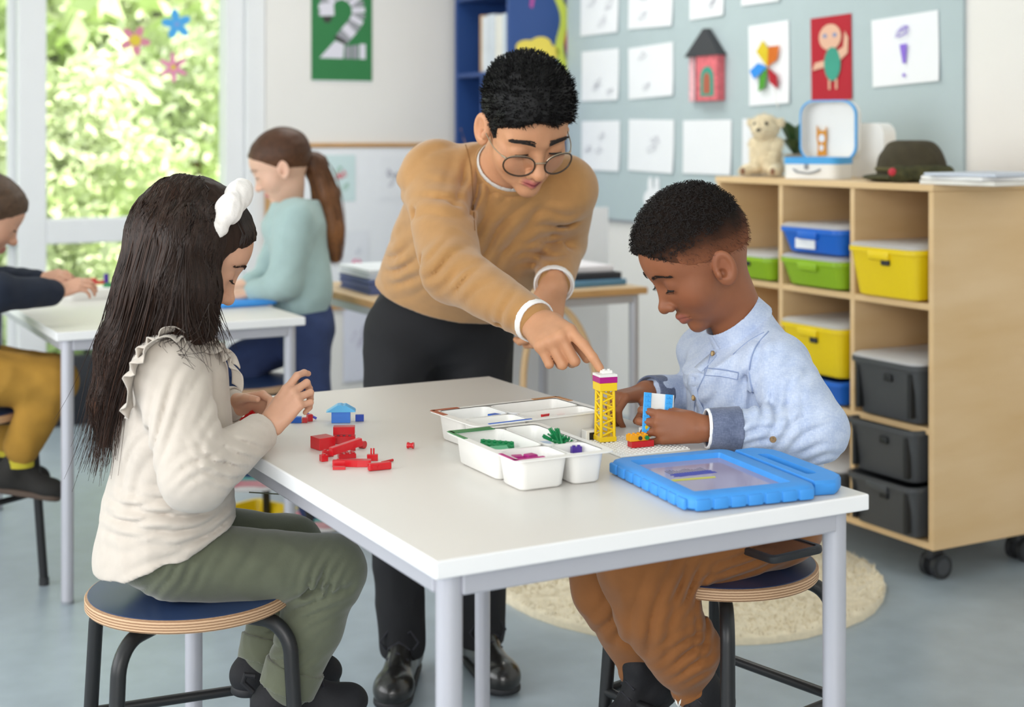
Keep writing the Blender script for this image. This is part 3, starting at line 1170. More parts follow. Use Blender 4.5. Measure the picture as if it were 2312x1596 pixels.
endp = bpart('end_panel', 0, bw, 0, 0.02, 0.0, bh)
bpart('end_panel', 0, bw, bl - 0.02, bl, 0.0, bh)
bpart('back_panel', bw - 0.012, bw, 0.02, bl - 0.02, 0, bh, M['darkblue'])
bpart('top_panel', 0, bw - 0.012, 0.02, bl - 0.02, bh - 0.02, bh)
BZ = [0.06, 0.42, 0.78, 1.14, 1.505, 1.87]
for z in BZ:
    bpart('shelf', 0.003, bw - 0.012, 0.02, bl - 0.02, z - 0.02, z)
bpart('divider', 0.004, bw - 0.012, bl * 0.5 - 0.009, bl * 0.5 + 0.009, BZ[3], BZ[4] - 0.02)
bpart('divider', 0.004, bw - 0.012, bl * 0.5 - 0.009, bl * 0.5 + 0.009, BZ[1], BZ[2] - 0.02)
# paper shapes on the end panel
def endshape(name, label, poly_px, m, dz=0.003):
    pts = []
    for px, py in poly_px:
        s, z = on_t(px, py, BT0 - 0.002)
        pts.append((s - BS0, z))
    ar = sum(pts[i][0] * pts[(i + 1) % len(pts)][1] - pts[(i + 1) % len(pts)][0] * pts[i][1] for i in range(len(pts)))
    if ar < 0:
        pts = pts[::-1]
    b = MB()
    mt = Matrix(((1, 0, 0, 0), (0, 0, -1, 0), (0, 1, 0, 0), (0, 0, 0, 1)))
    b.prism(pts, 0.0005, dz, mt)
    o = b.build(name, m, endp)
    if label:
        o['label'] = label
    return o


cl = []
for i in range(40):
    a = 2 * math.pi * i / 40
    r = 0.86 + 0.24 * abs(math.cos(2.5 * a))
    cl.append((1212 + 48 * r * math.cos(a), 118 - 33 * r * math.sin(a)))
endshape('paper_cloud', 'yellow paper cloud', cl, M['cardyellow'])
wv = [(1262 + 9 * math.sin(y / 24.0) + (y * 0.09), y) for y in range(-60, 215, 12)]
endshape('paper_streamer', 'lime paper streamer', [(x - 9, y) for x, y in wv] + [(x + 9, y) for x, y in wv[::-1]], M['lime'])
wv2 = [(1284 + 5 * math.sin(y / 20.0), y) for y in range(-60, 190, 12)]
endshape('paper_streamer', 'red paper streamer', [(x - 4, y) for x, y in wv2] + [(x + 5, y) for x, y in wv2[::-1]], M['cardred'], 0.005)
endshape('paper_scrap', 'pink paper scrap', [(1199, -10), (1208, -10), (1203, 18), (1196, 16)], mat('pink_scrap', '#b0509a', 0.8))
# folders and boxes in the bookcase
k = 0
for (y0, y1, z0, hh, dx, colr, lb) in (
        (0.30, 0.34, BZ[4], 0.27, 0.03, '#c9a372', 'tan folder leaning at the left of the upper bookcase shelf'),
        (0.24, 0.297, BZ[4], 0.26, 0.02, '#dfe3e8', 'white box file next to the tan folder in the bookcase'),
        (0.17, 0.237, BZ[4], 0.265, 0.015, '#d3dae2', 'pale grey box file in the middle of the upper bookcase shelf'),
        (0.10, 0.166, BZ[4], 0.255, 0.02, '#e6e4dc', 'off-white box file close to the decorated bookcase end'),
        (0.03, 0.096, BZ[4], 0.26, 0.02, '#ccd6e0', 'bluish box file at the right end of the upper bookcase shelf'),
        (0.06, 0.2, BZ[3], 0.12, 0.03, '#c98a4a', 'small orange box behind the man\'s head in the bookcase'),
        (0.30, 0.38, BZ[2], 0.24, 0.03, '#23262c', 'black folder on the bookcase shelf behind the man\'s arm'),
        (0.10, 0.2, BZ[2], 0.2, 0.03, '#2c4f92', 'blue box on the bookcase shelf behind the man\'s arm')):
    b = MB()
    b.box((dx + 0.11, 0, hh / 2), (0.22, y1 - y0, hh), 0.003)
    o = b.build('box_file', mat('file_%d' % k, colr, 0.6, var=0.08, vscale=14), None)
    o.location = rm(BS0, BT0 + (y0 + y1) / 2, z0 + 0.0005)
    o.rotation_euler = (0, 0, ANG)
    tag(o, lb, 'file', 'files in the blue bookcase')
    k += 1

# ----------------------------------------------------------------- papers and folders on the side table
rs = random.Random(11)
pz = TABLE_Z + 0.0005
items = [
    (1.18, 0.35, 0.22, 0.3, 0.045, '#56628f', 'purple-blue ring binder at the left of the side table'),
    (1.18, 0.37, 0.21, 0.28, 0.03, '#e6eaee', 'white box on top of the purple-blue ring binder'),
    (1.52, 0.25, 0.3, 0.22, 0.022, '#8c3a52', 'dark red folder at the bottom of the paper pile'),
    (1.50, 0.27, 0.3, 0.24, 0.018, '#3f4656', 'slate folder lying on the dark red folder'),
    (1.53, 0.26, 0.3, 0.22, 0.03, '#d5d9e2', 'thick stack of grey-white papers on the slate folder'),
    (1.49, 0.28, 0.3, 0.22, 0.035, '#eef0f3', 'topmost stack of white papers on the side table'),
    (1.83, 0.24, 0.22, 0.3, 0.02, '#5b87a6', 'teal folder near the right end of the side table'),
    (1.84, 0.25, 0.2, 0.28, 0.022, '#2c2d33', 'black folder lying on the teal folder'),
    (1.83, 0.27, 0.2, 0.26, 0.02, '#e8e4e8', 'white notebook on the black folder'),
]
zz = {}
for i, (s, tt, w, l, hh, colr, lb) in enumerate(items):
    key = round(s, 1)
    z = zz.get(key, pz)
    zz[key] = z + hh + 0.0006
    b = MB()
    if hh > 0.028:
        nn = 6
        for q in range(nn):
            b.box((rs.uniform(-0.006, 0.006), rs.uniform(-0.006, 0.006), hh * (q + 0.5) / nn), (w, l, hh / nn * 0.96), 0)
    else:
        b.box((0, 0, hh / 2), (w, l, hh), 0.003)
    o = b.build('paper_stack' if hh > 0.028 else 'folder', mat('pile_%d' % i, colr, 0.7, var=0.05), None)
    o.location = rm(s, 2.47 + tt, z)
    o.rotation_euler = (0, 0, ANG + rs.uniform(-0.08, 0.08))
    tag(o, lb, 'paper' if hh > 0.028 else 'folder', 'papers and folders on the side table')
# a leaning white card behind the papers (rises to the board)
o = rbox_obj('white_flip_pad', 1.72, 2.28, 3.20, 3.215, 0.0, 0.93, M['paper'])
tag(o, 'large white pad standing behind the side table', 'pad')

# bent wooden hoop leaning at the side table
hp = thing('wooden_hoop', 'thin wooden hoop leaning under the side table', 'hoop', rm(1.60, 2.40, 0), 0)
b = MB()
R = 0.325
pts = []
for k in range(48):
    a = 2 * math.pi * k / 48
    p = U * (0.14 * math.cos(a)) + Vector((0, 0, R + 0.012 + R * math.sin(a))) + V * (0.06 * math.sin(a))
    pts.append(p)
b.tube(pts, 0.011, 8, closed=True)
b.build('ring', M['tan'], hp, True)

# ----------------------------------------------------------------- things on top of the shelf unit
def shelf_pt(px, depth=0.16, z=ZR[3]):
    """point on the shelf top along its length seen at column px"""
    s, t = to_room(SH)
    s += depth
    k = (px - 1156) / F
    tt = (k * (A0.y + U.y * s) - A0.x - U.x * s) / (V.x - k * V.y)
    return rm(s, tt, z)


# suitcase: open, white with blue trim
sc = thing('toy_suitcase', 'open white toy suitcase with blue trim and an orange cat', 'suitcase', shelf_pt(1848, 0.12), ANG + 0.5)
CW, CD, CH = 0.088, 0.075, 0.062     # half width (y), half depth (x), height
def shell(z0, z1, hw, hd, r):
    b = MB()
    b.loft([rrect(hd, hw, r, z0), rrect(hd, hw, r, z1), rrect(hd - 0.004, hw - 0.004, r - 0.004, z1), rrect(hd - 0.004, hw - 0.004, r - 0.004, z0 + 0.004)])
    return b
shell(0.001, CH, CW, CD, 0.03).build('base', M['whiteplastic'], sc, True, 35)
shell(CH - 0.016, CH + 0.004, CW + 0.002, CD + 0.002, 0.031).build('blue_band', M['skyblue'], sc, True, 35)
# lid stands upright behind: rounded rectangle plate box
lid_pts = rrect(0.090, 0.094, 0.045, 0.0, 6)
b = MB()
for x0, x1, grow in ((0.0, 0.05, 0.0),):
    r0 = [Vector((CD + 0.006 + x0, p.x, CH + 0.086 + p.y)) for p in lid_pts]
    r1 = [Vector((CD + 0.006 + x1, p.x, CH + 0.086 + p.y)) for p in lid_pts]
    r2 = [Vector((CD + 0.006 + x0, p.x * 0.95, CH + 0.086 + p.y * 0.95)) for p in lid_pts]
    r3 = [Vector((CD + 0.006 + x1 - 0.004, p.x * 0.95, CH + 0.086 + p.y * 0.95)) for p in lid_pts]
    b.loft([r3, r2, r0, r1])
lidp = b.build('lid', M['whiteplastic'], sc, True, 35)
b = MB()
r0 = [Vector((CD + 0.003, p.x * 1.02, CH + 0.086 + p.y * 1.02)) for p in lid_pts]
r1 = [Vector((CD + 0.017, p.x * 1.02, CH + 0.086 + p.y * 1.02)) for p in lid_pts]
r2 = [Vector((CD + 0.003, p.x * 0.965, CH + 0.086 + p.y * 0.965)) for p in lid_pts]
r3 = [Vector((CD + 0.017, p.x * 0.965, CH + 0.086 + p.y * 0.965)) for p in lid_pts]
b.loft([r2, r0, r1, r3], False, False)
b.build('lid_trim', M['skyblue'], lidp, True, 35)
# cat picture inside the lid
b = MB()
X = CD + 0.047
def lidpoly(bb, poly, x0, x1):
    mt = Matrix(((0, 0, -1, 0), (1, 0, 0, 0), (0, 1, 0, 0), (0, 0, 0, 1)))
    bb.prism(poly, -x1, -x0, mt)
lidpoly(b, [(0.018, 0.07), (0.048, 0.068), (0.046, 0.10), (0.05, 0.125), (0.05, 0.165), (0.042, 0.148), (0.024, 0.148), (0.018, 0.162), (0.017, 0.125), (0.02, 0.10)], X - 0.006, X - 0.002)
ct = b.build('cat_picture', mat('orange_print', '#e0962f', 0.7, var=0.1, vscale=120), lidp)
b = MB()
lidpoly(b, circle_poly(0.010, 16, 0.013, (0.033, 0.124)), X - 0.0072, X - 0.006)
lidpoly(b, circle_poly(0.007, 16, 0.010, (0.034, 0.094)), X - 0.0072, X - 0.006)
b.build('cat_face', M['paper'], ct)
b = MB()
b.tube([(-CD - 0.004, 0.05, 0.03), (-CD - 0.016, 0.035, 0.022), (-CD - 0.018, 0.0, 0.018), (-CD - 0.016, -0.02, 0.022), (-CD - 0.004, -0.035, 0.03)], 0.003, 8)
b.box((-CD - 0.003, 0.01, 0.038), (0.006, 0.012, 0.016), 0.001)
b.build('handle', M['greyplastic'], sc, True)
# second white case lid behind (taller rounded box)
b = MB()
lp2 = rrect(0.085, 0.085, 0.04, 0.0, 6)
b.loft([[Vector((x, p.x, 0.0865 + p.y)) for p in lp2] for x in (0.0, 0.05)])
o = b.build('white_lunch_case', M['whiteplastic'], None, True, 35)
o.location = shelf_pt(1952, 0.30)
o.rotation_euler = (0, 0, ANG)
tag(o, 'plain white rounded case standing behind the toy suitcase', 'case')

# pot plant behind the plush toy
pl = thing('potted_plant', 'small dark green leafy plant in a pale pot behind the plush toy', 'plant', shelf_pt(1800, 0.28), 0)
b = MB()
b.lathe([(0.03, 0.0), (0.034, 0.002), (0.042, 0.07), (0.044, 0.072), (0.038, 0.073), (0.036, 0.06)], n=24)
b.build('pot', mat('grey_pot', '#b9bab8', 0.7), pl, True)
rs = random.Random(5)
for k in range(13):
    a = rs.uniform(0, 6.28)
    r = rs.uniform(0.02, 0.06)
    tip = Vector((math.cos(a) * r * 1.5, math.sin(a) * r * 1.5, 0.09 + rs.uniform(0.02, 0.11)))
    base = Vector((math.cos(a) * 0.01, math.sin(a) * 0.01, 0.06))
    d = (tip - base)
    side = d.cross(Vector((0, 0, 1))).normalized() * 0.026
    mid = base + d * 0.62 + Vector((0, 0, 0.02))
    b = MB()
    up = side.cross(d).normalized() * 0.004
    ringa = [base, mid - side, tip, mid + side]
    b.loft([[p + up * 0.0 for p in ringa], [p + up * 0.4 for p in ringa]])
    b.build('leaf', mat('plant_leaf', '#3d5a33', 0.45, color2='#27401f', vscale=30), pl, True)

# stack of books and papers at the right end
hpile = shelf_pt(2240, 0.16)
for k, (w, l, hh, colr, lb, rz) in enumerate((
        (0.3, 0.24, 0.012, '#e6e2da', 'cream magazine at the bottom of the pile on the shelf unit', 0.1),
        (0.29, 0.23, 0.010, '#f0efee', 'white magazine in the middle of the pile on the shelf unit', -0.06),
        (0.3, 0.22, 0.009, '#c9d0dc', 'bluish magazine on top of the pile on the shelf unit', 0.16))):
    b = MB()
    b.box((0, 0, hh / 2), (w, l, hh), 0.002)
    o = b.build('magazine', mat('mag_%d' % k, colr, 0.55, var=0.05), None)
    o.location = hpile + Vector((0, 0, 0.0005 + (0, 0.0126, 0.0232)[k]))
    o.rotation_euler = (0, 0, ANG + rz)
    tag(o, lb, 'magazine', 'magazines on the shelf unit')

# things by the window
b = MB()
b.loft([rrect(0.13, 0.08, 0.03, 0.0), rrect(0.14, 0.09, 0.04, 0.12), rrect(0.12, 0.07, 0.03, 0.26), rrect(0.08, 0.04, 0.02, 0.28)])
bag = b.build('school_bag', mat('black_nylon', '#1b1e26', 0.7, var=0.15, bump=0.2, bscale=40), None, True, 50)
b = MB()
b.tube([(-0.04, 0, 0.275), (-0.035, 0, 0.31), (0, 0, 0.325), (0.035, 0, 0.31), (0.04, 0, 0.275)], 0.008, 8)
b.build('carry_loop', M['black'], bag, True)
p = on_z(176, 952, 0)
bag.location = (p.x, p.y, 0)
bag.rotation_euler = (0, 0, ANG)
tag(bag, 'black school bag on the floor by the window', 'bag')

yb = thing('yellow_floor_tray', 'yellow plastic tray on the floor under the window table', 'tray', (-0.80, 4.42, 0), 0.9)
b = MB()
b.loft([rrect(0.10, 0.08, 0.015, 0.001), rrect(0.115, 0.095, 0.02, 0.06), rrect(0.12, 0.10, 0.022, 0.062), rrect(0.108, 0.088, 0.018, 0.062), rrect(0.096, 0.076, 0.014, 0.006)])
b.build('tub', M['binyellow'], yb, True, 35)

# ----------------------------------------------------------------- things on the front table
TZ = TABLE_Z


def tpt(px, py, dz=0.0):
    p = on_z(px, py, TZ)
    return Vector((p.x, p.y, TZ + dz))


# ---- brick trays with four pockets each
def tray(label, c, ang, hl, hw, split_l, split_w, bands):
    """c = centre, hl/hw half sizes along local x/y"""
    th = thing('brick_tray', label, 'tray', (c.x, c.y, TZ), ang, 'white sorting trays on the front table')
    H = 0.046
    # rim plate: ring with four openings built from pockets
    xs = [-hl + 0.012, split_l - 0.002, split_l + 0.002, hl - 0.012]
    ys = [-hw + 0.010, split_w - 0.002, split_w + 0.002, hw - 0.010]
    for ix in (0, 2):
        for iy in (0, 2):
            x0, x1, y0, y1 = xs[ix], xs[ix + 1], ys[iy], ys[iy + 1]
            cx, cy, w, d = (x0 + x1) / 2, (y0 + y1) / 2, (x1 - x0) / 2, (y1 - y0) / 2
            b = MB()
            b.loft([rrect(w - 0.009, d - 0.009, 0.008, 0.0006, 4, cx, cy), rrect(w - 0.005, d - 0.005, 0.012, 0.004, 4, cx, cy), rrect(w, d, 0.013, H, 4, cx, cy),
                    rrect(w - 0.0018, d - 0.0018, 0.012, H, 4, cx, cy), rrect(w - 0.0065, d - 0.0065, 0.011, 0.005, 4, cx, cy), rrect(w - 0.010, d - 0.010, 0.008, 0.002, 4, cx, cy)])
            b.build('pocket', M['whiteplastic'], th, True, 45)
    b = MB()
    b.loft([rrect(hl - 0.013, hw - 0.011, 0.012, H - 0.002), rrect(hl, hw, 0.014, H - 0.0005), rrect(hl, hw, 0.014, H + 0.001), rrect(hl - 0.013, hw - 0.011, 0.012, H + 0.0012)], False, False)
    b.build('rim', M['whiteplastic'], th, True, 45)
    for k, (x, y, w, d, m_) in enumerate(bands):
        b = MB()
        b.box((x, y, H + 0.0014), (w, d, 0.0008))
        b.build('colour_strip', m_, th)
    return th


rust = mat('rust_strip', '#a5573a', 0.5)
tan_strip = mat('tan_strip', '#c08a5a', 0.5)
TA = math.radians(31.5)
c1 = Vector((0.0107, 2.386, 0))
tray('white sorting tray farther from the camera with rust-coloured corners', c1, TA, 0.128, 0.078, -0.02, -0.012,
     [(-0.098, 0.072, 0.05, 0.009, rust), (-0.122, 0.05, 0.009, 0.045, rust), (0.098, 0.072, 0.05, 0.009, tan_strip), (0.122, 0.05, 0.009, 0.045, tan_strip), (-0.06, -0.072, 0.08, 0.004, M['brickblue'])])
TA2 = math.radians(-62.5)
c2 = Vector((0.0235, 2.148, 0))
tray('white sorting tray nearer the camera with a green-edged corner', c2, TA2, 0.119, 0.081, 0.035, 0.012,
     [(-0.108, -0.04, 0.02, 0.07, M['brickgreen']), (-0.085, -0.0755, 0.06, 0.007, M['brickgreen']), (0.105, -0.055, 0.006, 0.05, M['magenta']), (0.085, -0.0765, 0.05, 0.006, M['magenta'])])


# ---- toy bricks
def brick_mesh(nx, ny, h, unit=0.008, studs=True, name='brick'):
    b = MB()
    b.box((0, 0, h / 2), (nx * unit - 0.0003, ny * unit - 0.0003, h), 0.0004, 1)
    if studs:
        for i in range(nx):
            for j in range(ny):
                x = (i - (nx - 1) / 2) * unit
                y = (j - (ny - 1) / 2) * unit
                b.cyl((x, y, h), (x, y, h + 0.0018), unit * 0.3, None, 12)
    return b


def put(o, p, rz, label, cat='brick', group=None, rx=0.0, ry=0.0):
    o.location = p
    o.rotation_euler = (rx, ry, rz)
    tag(o, label, cat, group)
    return o


def brick(label, px, py, nx, ny, h, m, rz, dz=0.0003, unit=0.008, studs=True, rx=0.0, ry=0.0, group='loose toy bricks on the front table', name='toy_brick'):
    o = brick_mesh(nx, ny, h, unit, studs).build(name, m, None)
    return put(o, tpt(px, py, dz), rz, label, 'brick', group, rx, ry)


# pile of red pieces
brick('square red brick at the left of the red pile', 729, 1012, 3, 3, 0.019, M['red'], math.radians(38), unit=0.0098, studs=False)
brick('red brick at the back of the red pile, under another', 777, 1000, 4, 2, 0.0115, M['red'], math.radians(5), unit=0.0092)
brick('red brick lying on the back brick of the red pile', 777, 998, 4, 2, 0.0125, M['red'], math.radians(4), dz=0.0136, unit=0.0088, studs=False)
brick('small red brick tucked beside the square red brick', 740, 1031, 2, 1, 0.0095, M['red'], math.radians(25), unit=0.0085)
brick('tiny red brick nearest the table edge', 731, 1041, 1, 1, 0.0095, M['red'], math.radians(30), unit=0.011)
brick('red plate under the slanting red beam', 783, 1033, 3, 2, 0.007, M['red'], math.radians(15), unit=0.009)
o = MB()
o.box((0, 0, 0), (0.055, 0.010, 0.012), 0.001)
put(o.build('toy_beam', M['red'], None), tpt(781, 1038, 0.0205), math.radians(38), 'long red beam slanting across the red pile', 'brick', 'loose toy bricks on the front table', 0.0, math.radians(-9))
brick('red slope brick with a step in front of the pile', 765, 1053, 2, 1, 0.0095, M['red'], math.radians(3), unit=0.0095, studs=False)
o = MB()
o.prism([(-0.0095, -0.006), (0.0095, -0.006), (0.0095, 0.0), (-0.0095, 0.004)], 0, 0.004)
put(o.build('toy_tile', M['red'], None), tpt(766, 1059, 0.0003), 0.05, 'flat red tile in front of the red slope brick', 'brick', 'loose toy bricks on the front table')
# curved red pieces
o = MB()
outline = [(-0.032, 0.004), (-0.02, -0.006), (0.0, -0.0095), (0.02, -0.009), (0.02, 0.003), (0.0, 0.004)]
o.prism(outline, 0, 0.010)
put(o.build('toy_curve', M['red'], None), tpt(808, 1052, 0.0003), math.radians(2), 'curved red wedge at the front of the red pile', 'brick', 'loose toy bricks on the front table')
o = MB()
o.box((0, 0, 0.0055), (0.036, 0.009, 0.011), 0.002, 2)
for x in (-0.011, -0.002):
    o.cyl((x, -0.0045, 0.006), (x, -0.0065, 0.006), 0.0026, None, 12)
put(o.build('toy_beam', M['red'], None), tpt(857, 1061, 0.0003), math.radians(24), 'red beam with side studs nearest the camera', 'brick', 'loose toy bricks on the front table')
o = MB()
o.cyl((0, 0, 0.0022), (0.020, 0.012, 0.0022), 0.002, None, 10)
put(o.build('toy_bar', M['red'], None), tpt(862, 1048, 0.0003), math.radians(18), 'thin red bar behind the studded red beam', 'brick', 'loose toy bricks on the front table')
o = brick_mesh(2, 1, 0.0095, 0.0085, False)
o.cyl((-0.002, 0, 0.0095), (-0.002, 0, 0.019), 0.0013, None, 8)
o.cyl((0.002, 0, 0.0095), (0.002, 0, 0.019), 0.0013, None, 8)
put(o.build('toy_clip', M['red'], None), tpt(841, 1040, 0.0003), math.radians(4), 'red clip piece with two upright prongs', 'brick', 'loose toy bricks on the front table')
o = MB()
o.cyl((0, -0.005, 0.006), (0, 0.005, 0.006), 0.006, None, 16)
put(o.build('toy_disc', M['red'], None), tpt(818, 1012, 0.0002), math.radians(60), 'round red piece at the back right of the pile', 'brick', 'loose toy bricks on the front table')
brick('red knobbly piece behind the slanting beam', 795, 1016, 1, 2, 0.0105, M['red'], math.radians(20), unit=0.008)
o = MB()
o.loft([[Vector((r * math.cos(a), x, 0.0052 + r * math.sin(a))) for a in np.linspace(0, 2 * math.pi, 15)[:-1]] for x, r in ((-0.0055, 0.005), (-0.003, 0.005), (-0.0015, 0.0038), (0.0015, 0.0038), (0.003, 0.005), (0.0055, 0.005))])
put(o.build('toy_spool', M['red'], None, True), tpt(927, 1013, 0.0002), math.radians(80), 'tiny red spool lying alone in the middle of the table', 'brick', 'loose toy bricks on the front table')
# blue bricks
hs = thing('toy_house', 'small blue brick house with a light blue roof', 'toy house', tpt(770, 953, 0.0003), math.radians(4), 'loose toy bricks on the front table')
b = MB()
b.box((0, 0, 0.0095), (0.0325, 0.020, 0.019), 0.0005, 1)
b.build('walls', mat('house_blue', '#3f7fe0', 0.35), hs)
b = MB()
b.prism([(-0.0255, 0.019), (0.0255, 0.019), (0.0245, 0.0215), (0.008, 0.031), (0.004, 0.030), (0.0, 0.0315), (-0.006, 0.031)], -0.012, 0.012, Matrix(((1, 0, 0, 0), (0, 0, -1, 0), (0, 1, 0, 0), (0, 0, 0, 1))))
b.build('roof', mat('roof_azure', '#62bdf5', 0.35), hs)
brick('small dark blue brick right of the blue house', 812, 951, 2, 1, 0.0115, mat('deep_blue_plastic', '#0f3fa8', 0.35), math.radians(5), unit=0.0075, studs=False)
o = MB()
o.prism([(-0.011, 0.0), (0.009, 0.0), (0.009, 0.010), (0.0, 0.010)], -0.006, 0.006, Matrix(((1, 0, 0, 0), (0, 0, -1, 0), (0, 1, 0, 0), (0, 0, 0, 1))))
put(o.build('toy_slope', M['brickblue'], None), tpt(669, 954, 0.0003), 0.05, 'blue slope brick beside the girl\'s fingertips', 'brick', 'loose toy bricks on the front table')
brick('small red brick left of the blue house', 688, 954, 1, 1, 0.0085, M['red'], 0.1, unit=0.0095, studs=False)
brick('small red brick leaning on a blue bar left of the house', 699, 951, 1, 1, 0.012, M['red'], 0.5, unit=0.0095, studs=False)
o = MB()
o.cyl((-0.011, 0, 0.014), (0.009, 0, 0.003), 0.0022, None, 10)
put(o.build('toy_bar', mat('violet_blue_plastic', '#4a55c8', 0.35), None), tpt(703, 949, 0.0), 0.1, 'blue-violet bar behind the small red bricks', 'brick', 'loose toy bricks on the front table')
# red brick held by the girl
GBRICK = at(566, 951, 2.40)
o = brick_mesh(3, 2, 0.0105, 0.009, True).build('toy_brick', M['red'], None)
put(o, GBRICK, 0.4, 'red brick held between the girl\'s hands', 'brick', None, 0.3, -0.6)


# ---- pieces in the trays
tg = 'pieces lying in the sorting trays'


def tip_(px, py, z=0.022):
    p = on_z(px, py, TZ + z + 0.004)
    return Vector((p.x, p.y, TZ + z))


put(brick_mesh(2, 2, 0.015, 0.0085, False).build('toy_brick', M['brickblue'], None), tip_(1117, 950, 0.028), TA + 0.2, 'upright blue brick in the farther tray', 'brick', tg)
for k, (px, py, lb) in enumerate(((1091, 957, 'light blue arc at the left of the farther tray'), (1142, 950, 'light blue arc right of the upright blue brick'))):
    o = MB()
    o.tube([(0.013 * math.cos(a), 0.013 * math.sin(a), 0.0035) for a in np.linspace(0, math.pi, 9)], 0.0036, 8)
    put(o.build('toy_arc', M['azure'], None, True), tip_(px, py, 0.030), TA + 0.4, lb, 'brick', tg)
put(brick_mesh(4, 1, 0.006, 0.009, True).build('toy_plate', M['brickblue'], None), tip_(1172, 949, 0.030), TA + 0.0, 'flat blue plate in the farther tray', 'brick', tg)
put(brick_mesh(3, 1, 0.010, 0.0095, False).build('toy_brick', M['red'], None), tip_(1234, 941, 0.030), TA + 0.3, 'larger red brick in the farther tray', 'brick', tg)
put(brick_mesh(2, 1, 0.006, 0.008, False).build('toy_brick', M['red'], None), tip_(1268, 939, 0.030), TA - 0.1, 'smaller red brick in the farther tray', 'brick', tg)
put(brick_mesh(3, 1, 0.007, 0.008, True).build('toy_brick', M['orange'], None), tip_(1095, 936, 0.028), TA - 0.3, 'orange piece in the left pocket of the farther tray', 'brick', tg)
put(brick_mesh(1, 1, 0.013, 0.009, True).build('toy_brick', M['lightorange'], None), tip_(1243, 917, 0.028), TA, 'amber piece in the right pocket of the farther tray', 'brick', tg)
o = brick_mesh(6, 2, 0.007, 0.0085, True)
put(o.build('toy_plate', M['brickgreen'], None), tip_(1122, 1004, 0.030), 0.1, 'dark green plate with studs in the nearer tray', 'brick', tg, 0.5, 0.1)
put(brick_mesh(3, 2, 0.005, 0.009, False).build('toy_plate', mat('pale_green_plastic', '#5fae84', 0.35), None), tip_(1128, 1013, 0.030), 0.3, 'pale green tile beside the dark green plate', 'brick', tg, 0.3)
for k, (px, py, lb) in enumerate(((1168, 1036, 'magenta brick at the left of the front pocket'), (1198, 1033, 'magenta brick at the right of the front pocket'))):
    o = MB()
    o.prism([(-0.011, 0), (0.011, 0), (0.007, 0.009), (-0.007, 0.009)], -0.007, 0.007, Matrix(((1, 0, 0, 0), (0, 0, -1, 0), (0, 1, 0, 0), (0, 0, 0, 1))))
    put(o.build('toy_slope', M['magenta'], None), tip_(px, py, 0.033), 0.4 * k + 0.2, lb, 'brick', tg)
# spiky green plants
for k, (px, py, z, n_, lb) in enumerate(((1272, 1018, 0.026, 34, 'spiky green plant piece lower in the nearer tray'), (1262, 1003, 0.040, 30, 'spiky green plant piece topmost in the nearer tray'))):
    rs = random.Random(30 + k)
    th = thing('toy_plant', lb, 'toy plant', tip_(px, py, z), 0, tg)
    for i in range(n_):
        a = rs.uniform(0, 6.28)
        r = rs.uniform(0.3, 1)
        base = Vector((rs.uniform(-0.006, 0.006), rs.uniform(-0.004, 0.004), 0.002 + rs.uniform(0, 0.006)))
        tip = Vector((math.cos(a) * r * 0.020 - 0.008 * k, math.sin(a) * r * 0.016, 0.008 + 0.020 * (1.1 - r * r)))
        b = MB()
        b.cyl(base, tip, 0.0016, 0.0014, 6)
        b.build('spike', M['brickgreen'], th)
put(brick_mesh(2, 1, 0.012, 0.008, True).build('toy_brick', M['purple'], None), tip_(1301, 1020, 0.030), 0.4, 'purple brick beside the spiky plants', 'brick', tg)
put(brick_mesh(1, 1, 0.010, 0.008, True).build('toy_brick', M['red'], None), tip_(1288, 1015, 0.030), 0.9, 'small red piece next to the purple brick', 'brick', tg)
put(brick_mesh(3, 2, 0.006, 0.008, False).build('toy_plate', mat('pale_blue_grey_plastic', '#b9c6dc', 0.4), None), tip_(1228, 1004, 0.028), 0.3, 'pale blue-grey plate left of the spiky plants', 'brick', tg, 0.5)

# ---- baseplate with the model
BPA = math.radians(26)
bp_c = Vector((0.198, 2.33, TZ))
bpl = thing('baseplate', 'white studded baseplate under the yellow tower', 'baseplate', bp_c, BPA)
b = MB()
b.box((0, 0, 0.0016), (0.128, 0.128, 0.0032), 0.001, 1)
b.build('plate', M['whiteplastic'], bpl)
me = bpy.data.meshes.new('stud')
sb = MB()
sb.cyl((0, 0, 0.0032), (0, 0, 0.0050), 0.0024, None, 8)
sb.bm.to_mesh(me)
sb.bm.free()
me.materials.append(M['whiteplastic'])
for i in range(16):
    for j in range(16):
        o = bpy.data.objects.new('stud', me)
        COL.objects.link(o)
        o.parent = bpl
        o.location = ((i - 7.5) * 0.008, (j - 7.5) * 0.008, 0)

tw_p = Vector((0.151, 2.352, TZ + 0.0052))
tw = thing('brick_tower', 'yellow lattice tower topped by a magenta and a white brick', 'tower', tw_p, math.radians(19))
hw = 0.0115
b = MB()
b.box((0, 0, 0.004), (0.029, 0.029, 0.008), 0.0006, 1)
b.build('foot_plate', M['yellow'], tw)
HT = 0.082
for sx in (-1, 1):
    for sy in (-1, 1):
        b = MB()
        b.cyl((sx * hw, sy * hw, 0.007), (sx * hw * 0.92, sy * hw * 0.92, HT + 0.002), 0.0026, None, 10)
        b.build('post', M['yellow'], tw, True)
seg = 4
for k in range(seg):
    z0_, z1_ = 0.009 + (HT - 0.010) * k / seg, 0.009 + (HT - 0.010) * (k + 1) / seg
    for f in range(4):
        R4 = Matrix.Rotation(f * math.pi / 2, 3, 'Z')
        b = MB()
        b.cyl(R4 @ Vector((-hw, -hw, z0_)), R4 @ Vector((hw, -hw, (z0_ + z1_) / 2)), 0.0017, None, 7)
        b.build('brace', M['yellow'], tw, True)
        b = MB()
        b.cyl(R4 @ Vector((hw, -hw, (z0_ + z1_) / 2)), R4 @ Vector((-hw, -hw, z1_)), 0.0017, None, 7)
        b.build('brace', M['yellow'], tw, True)
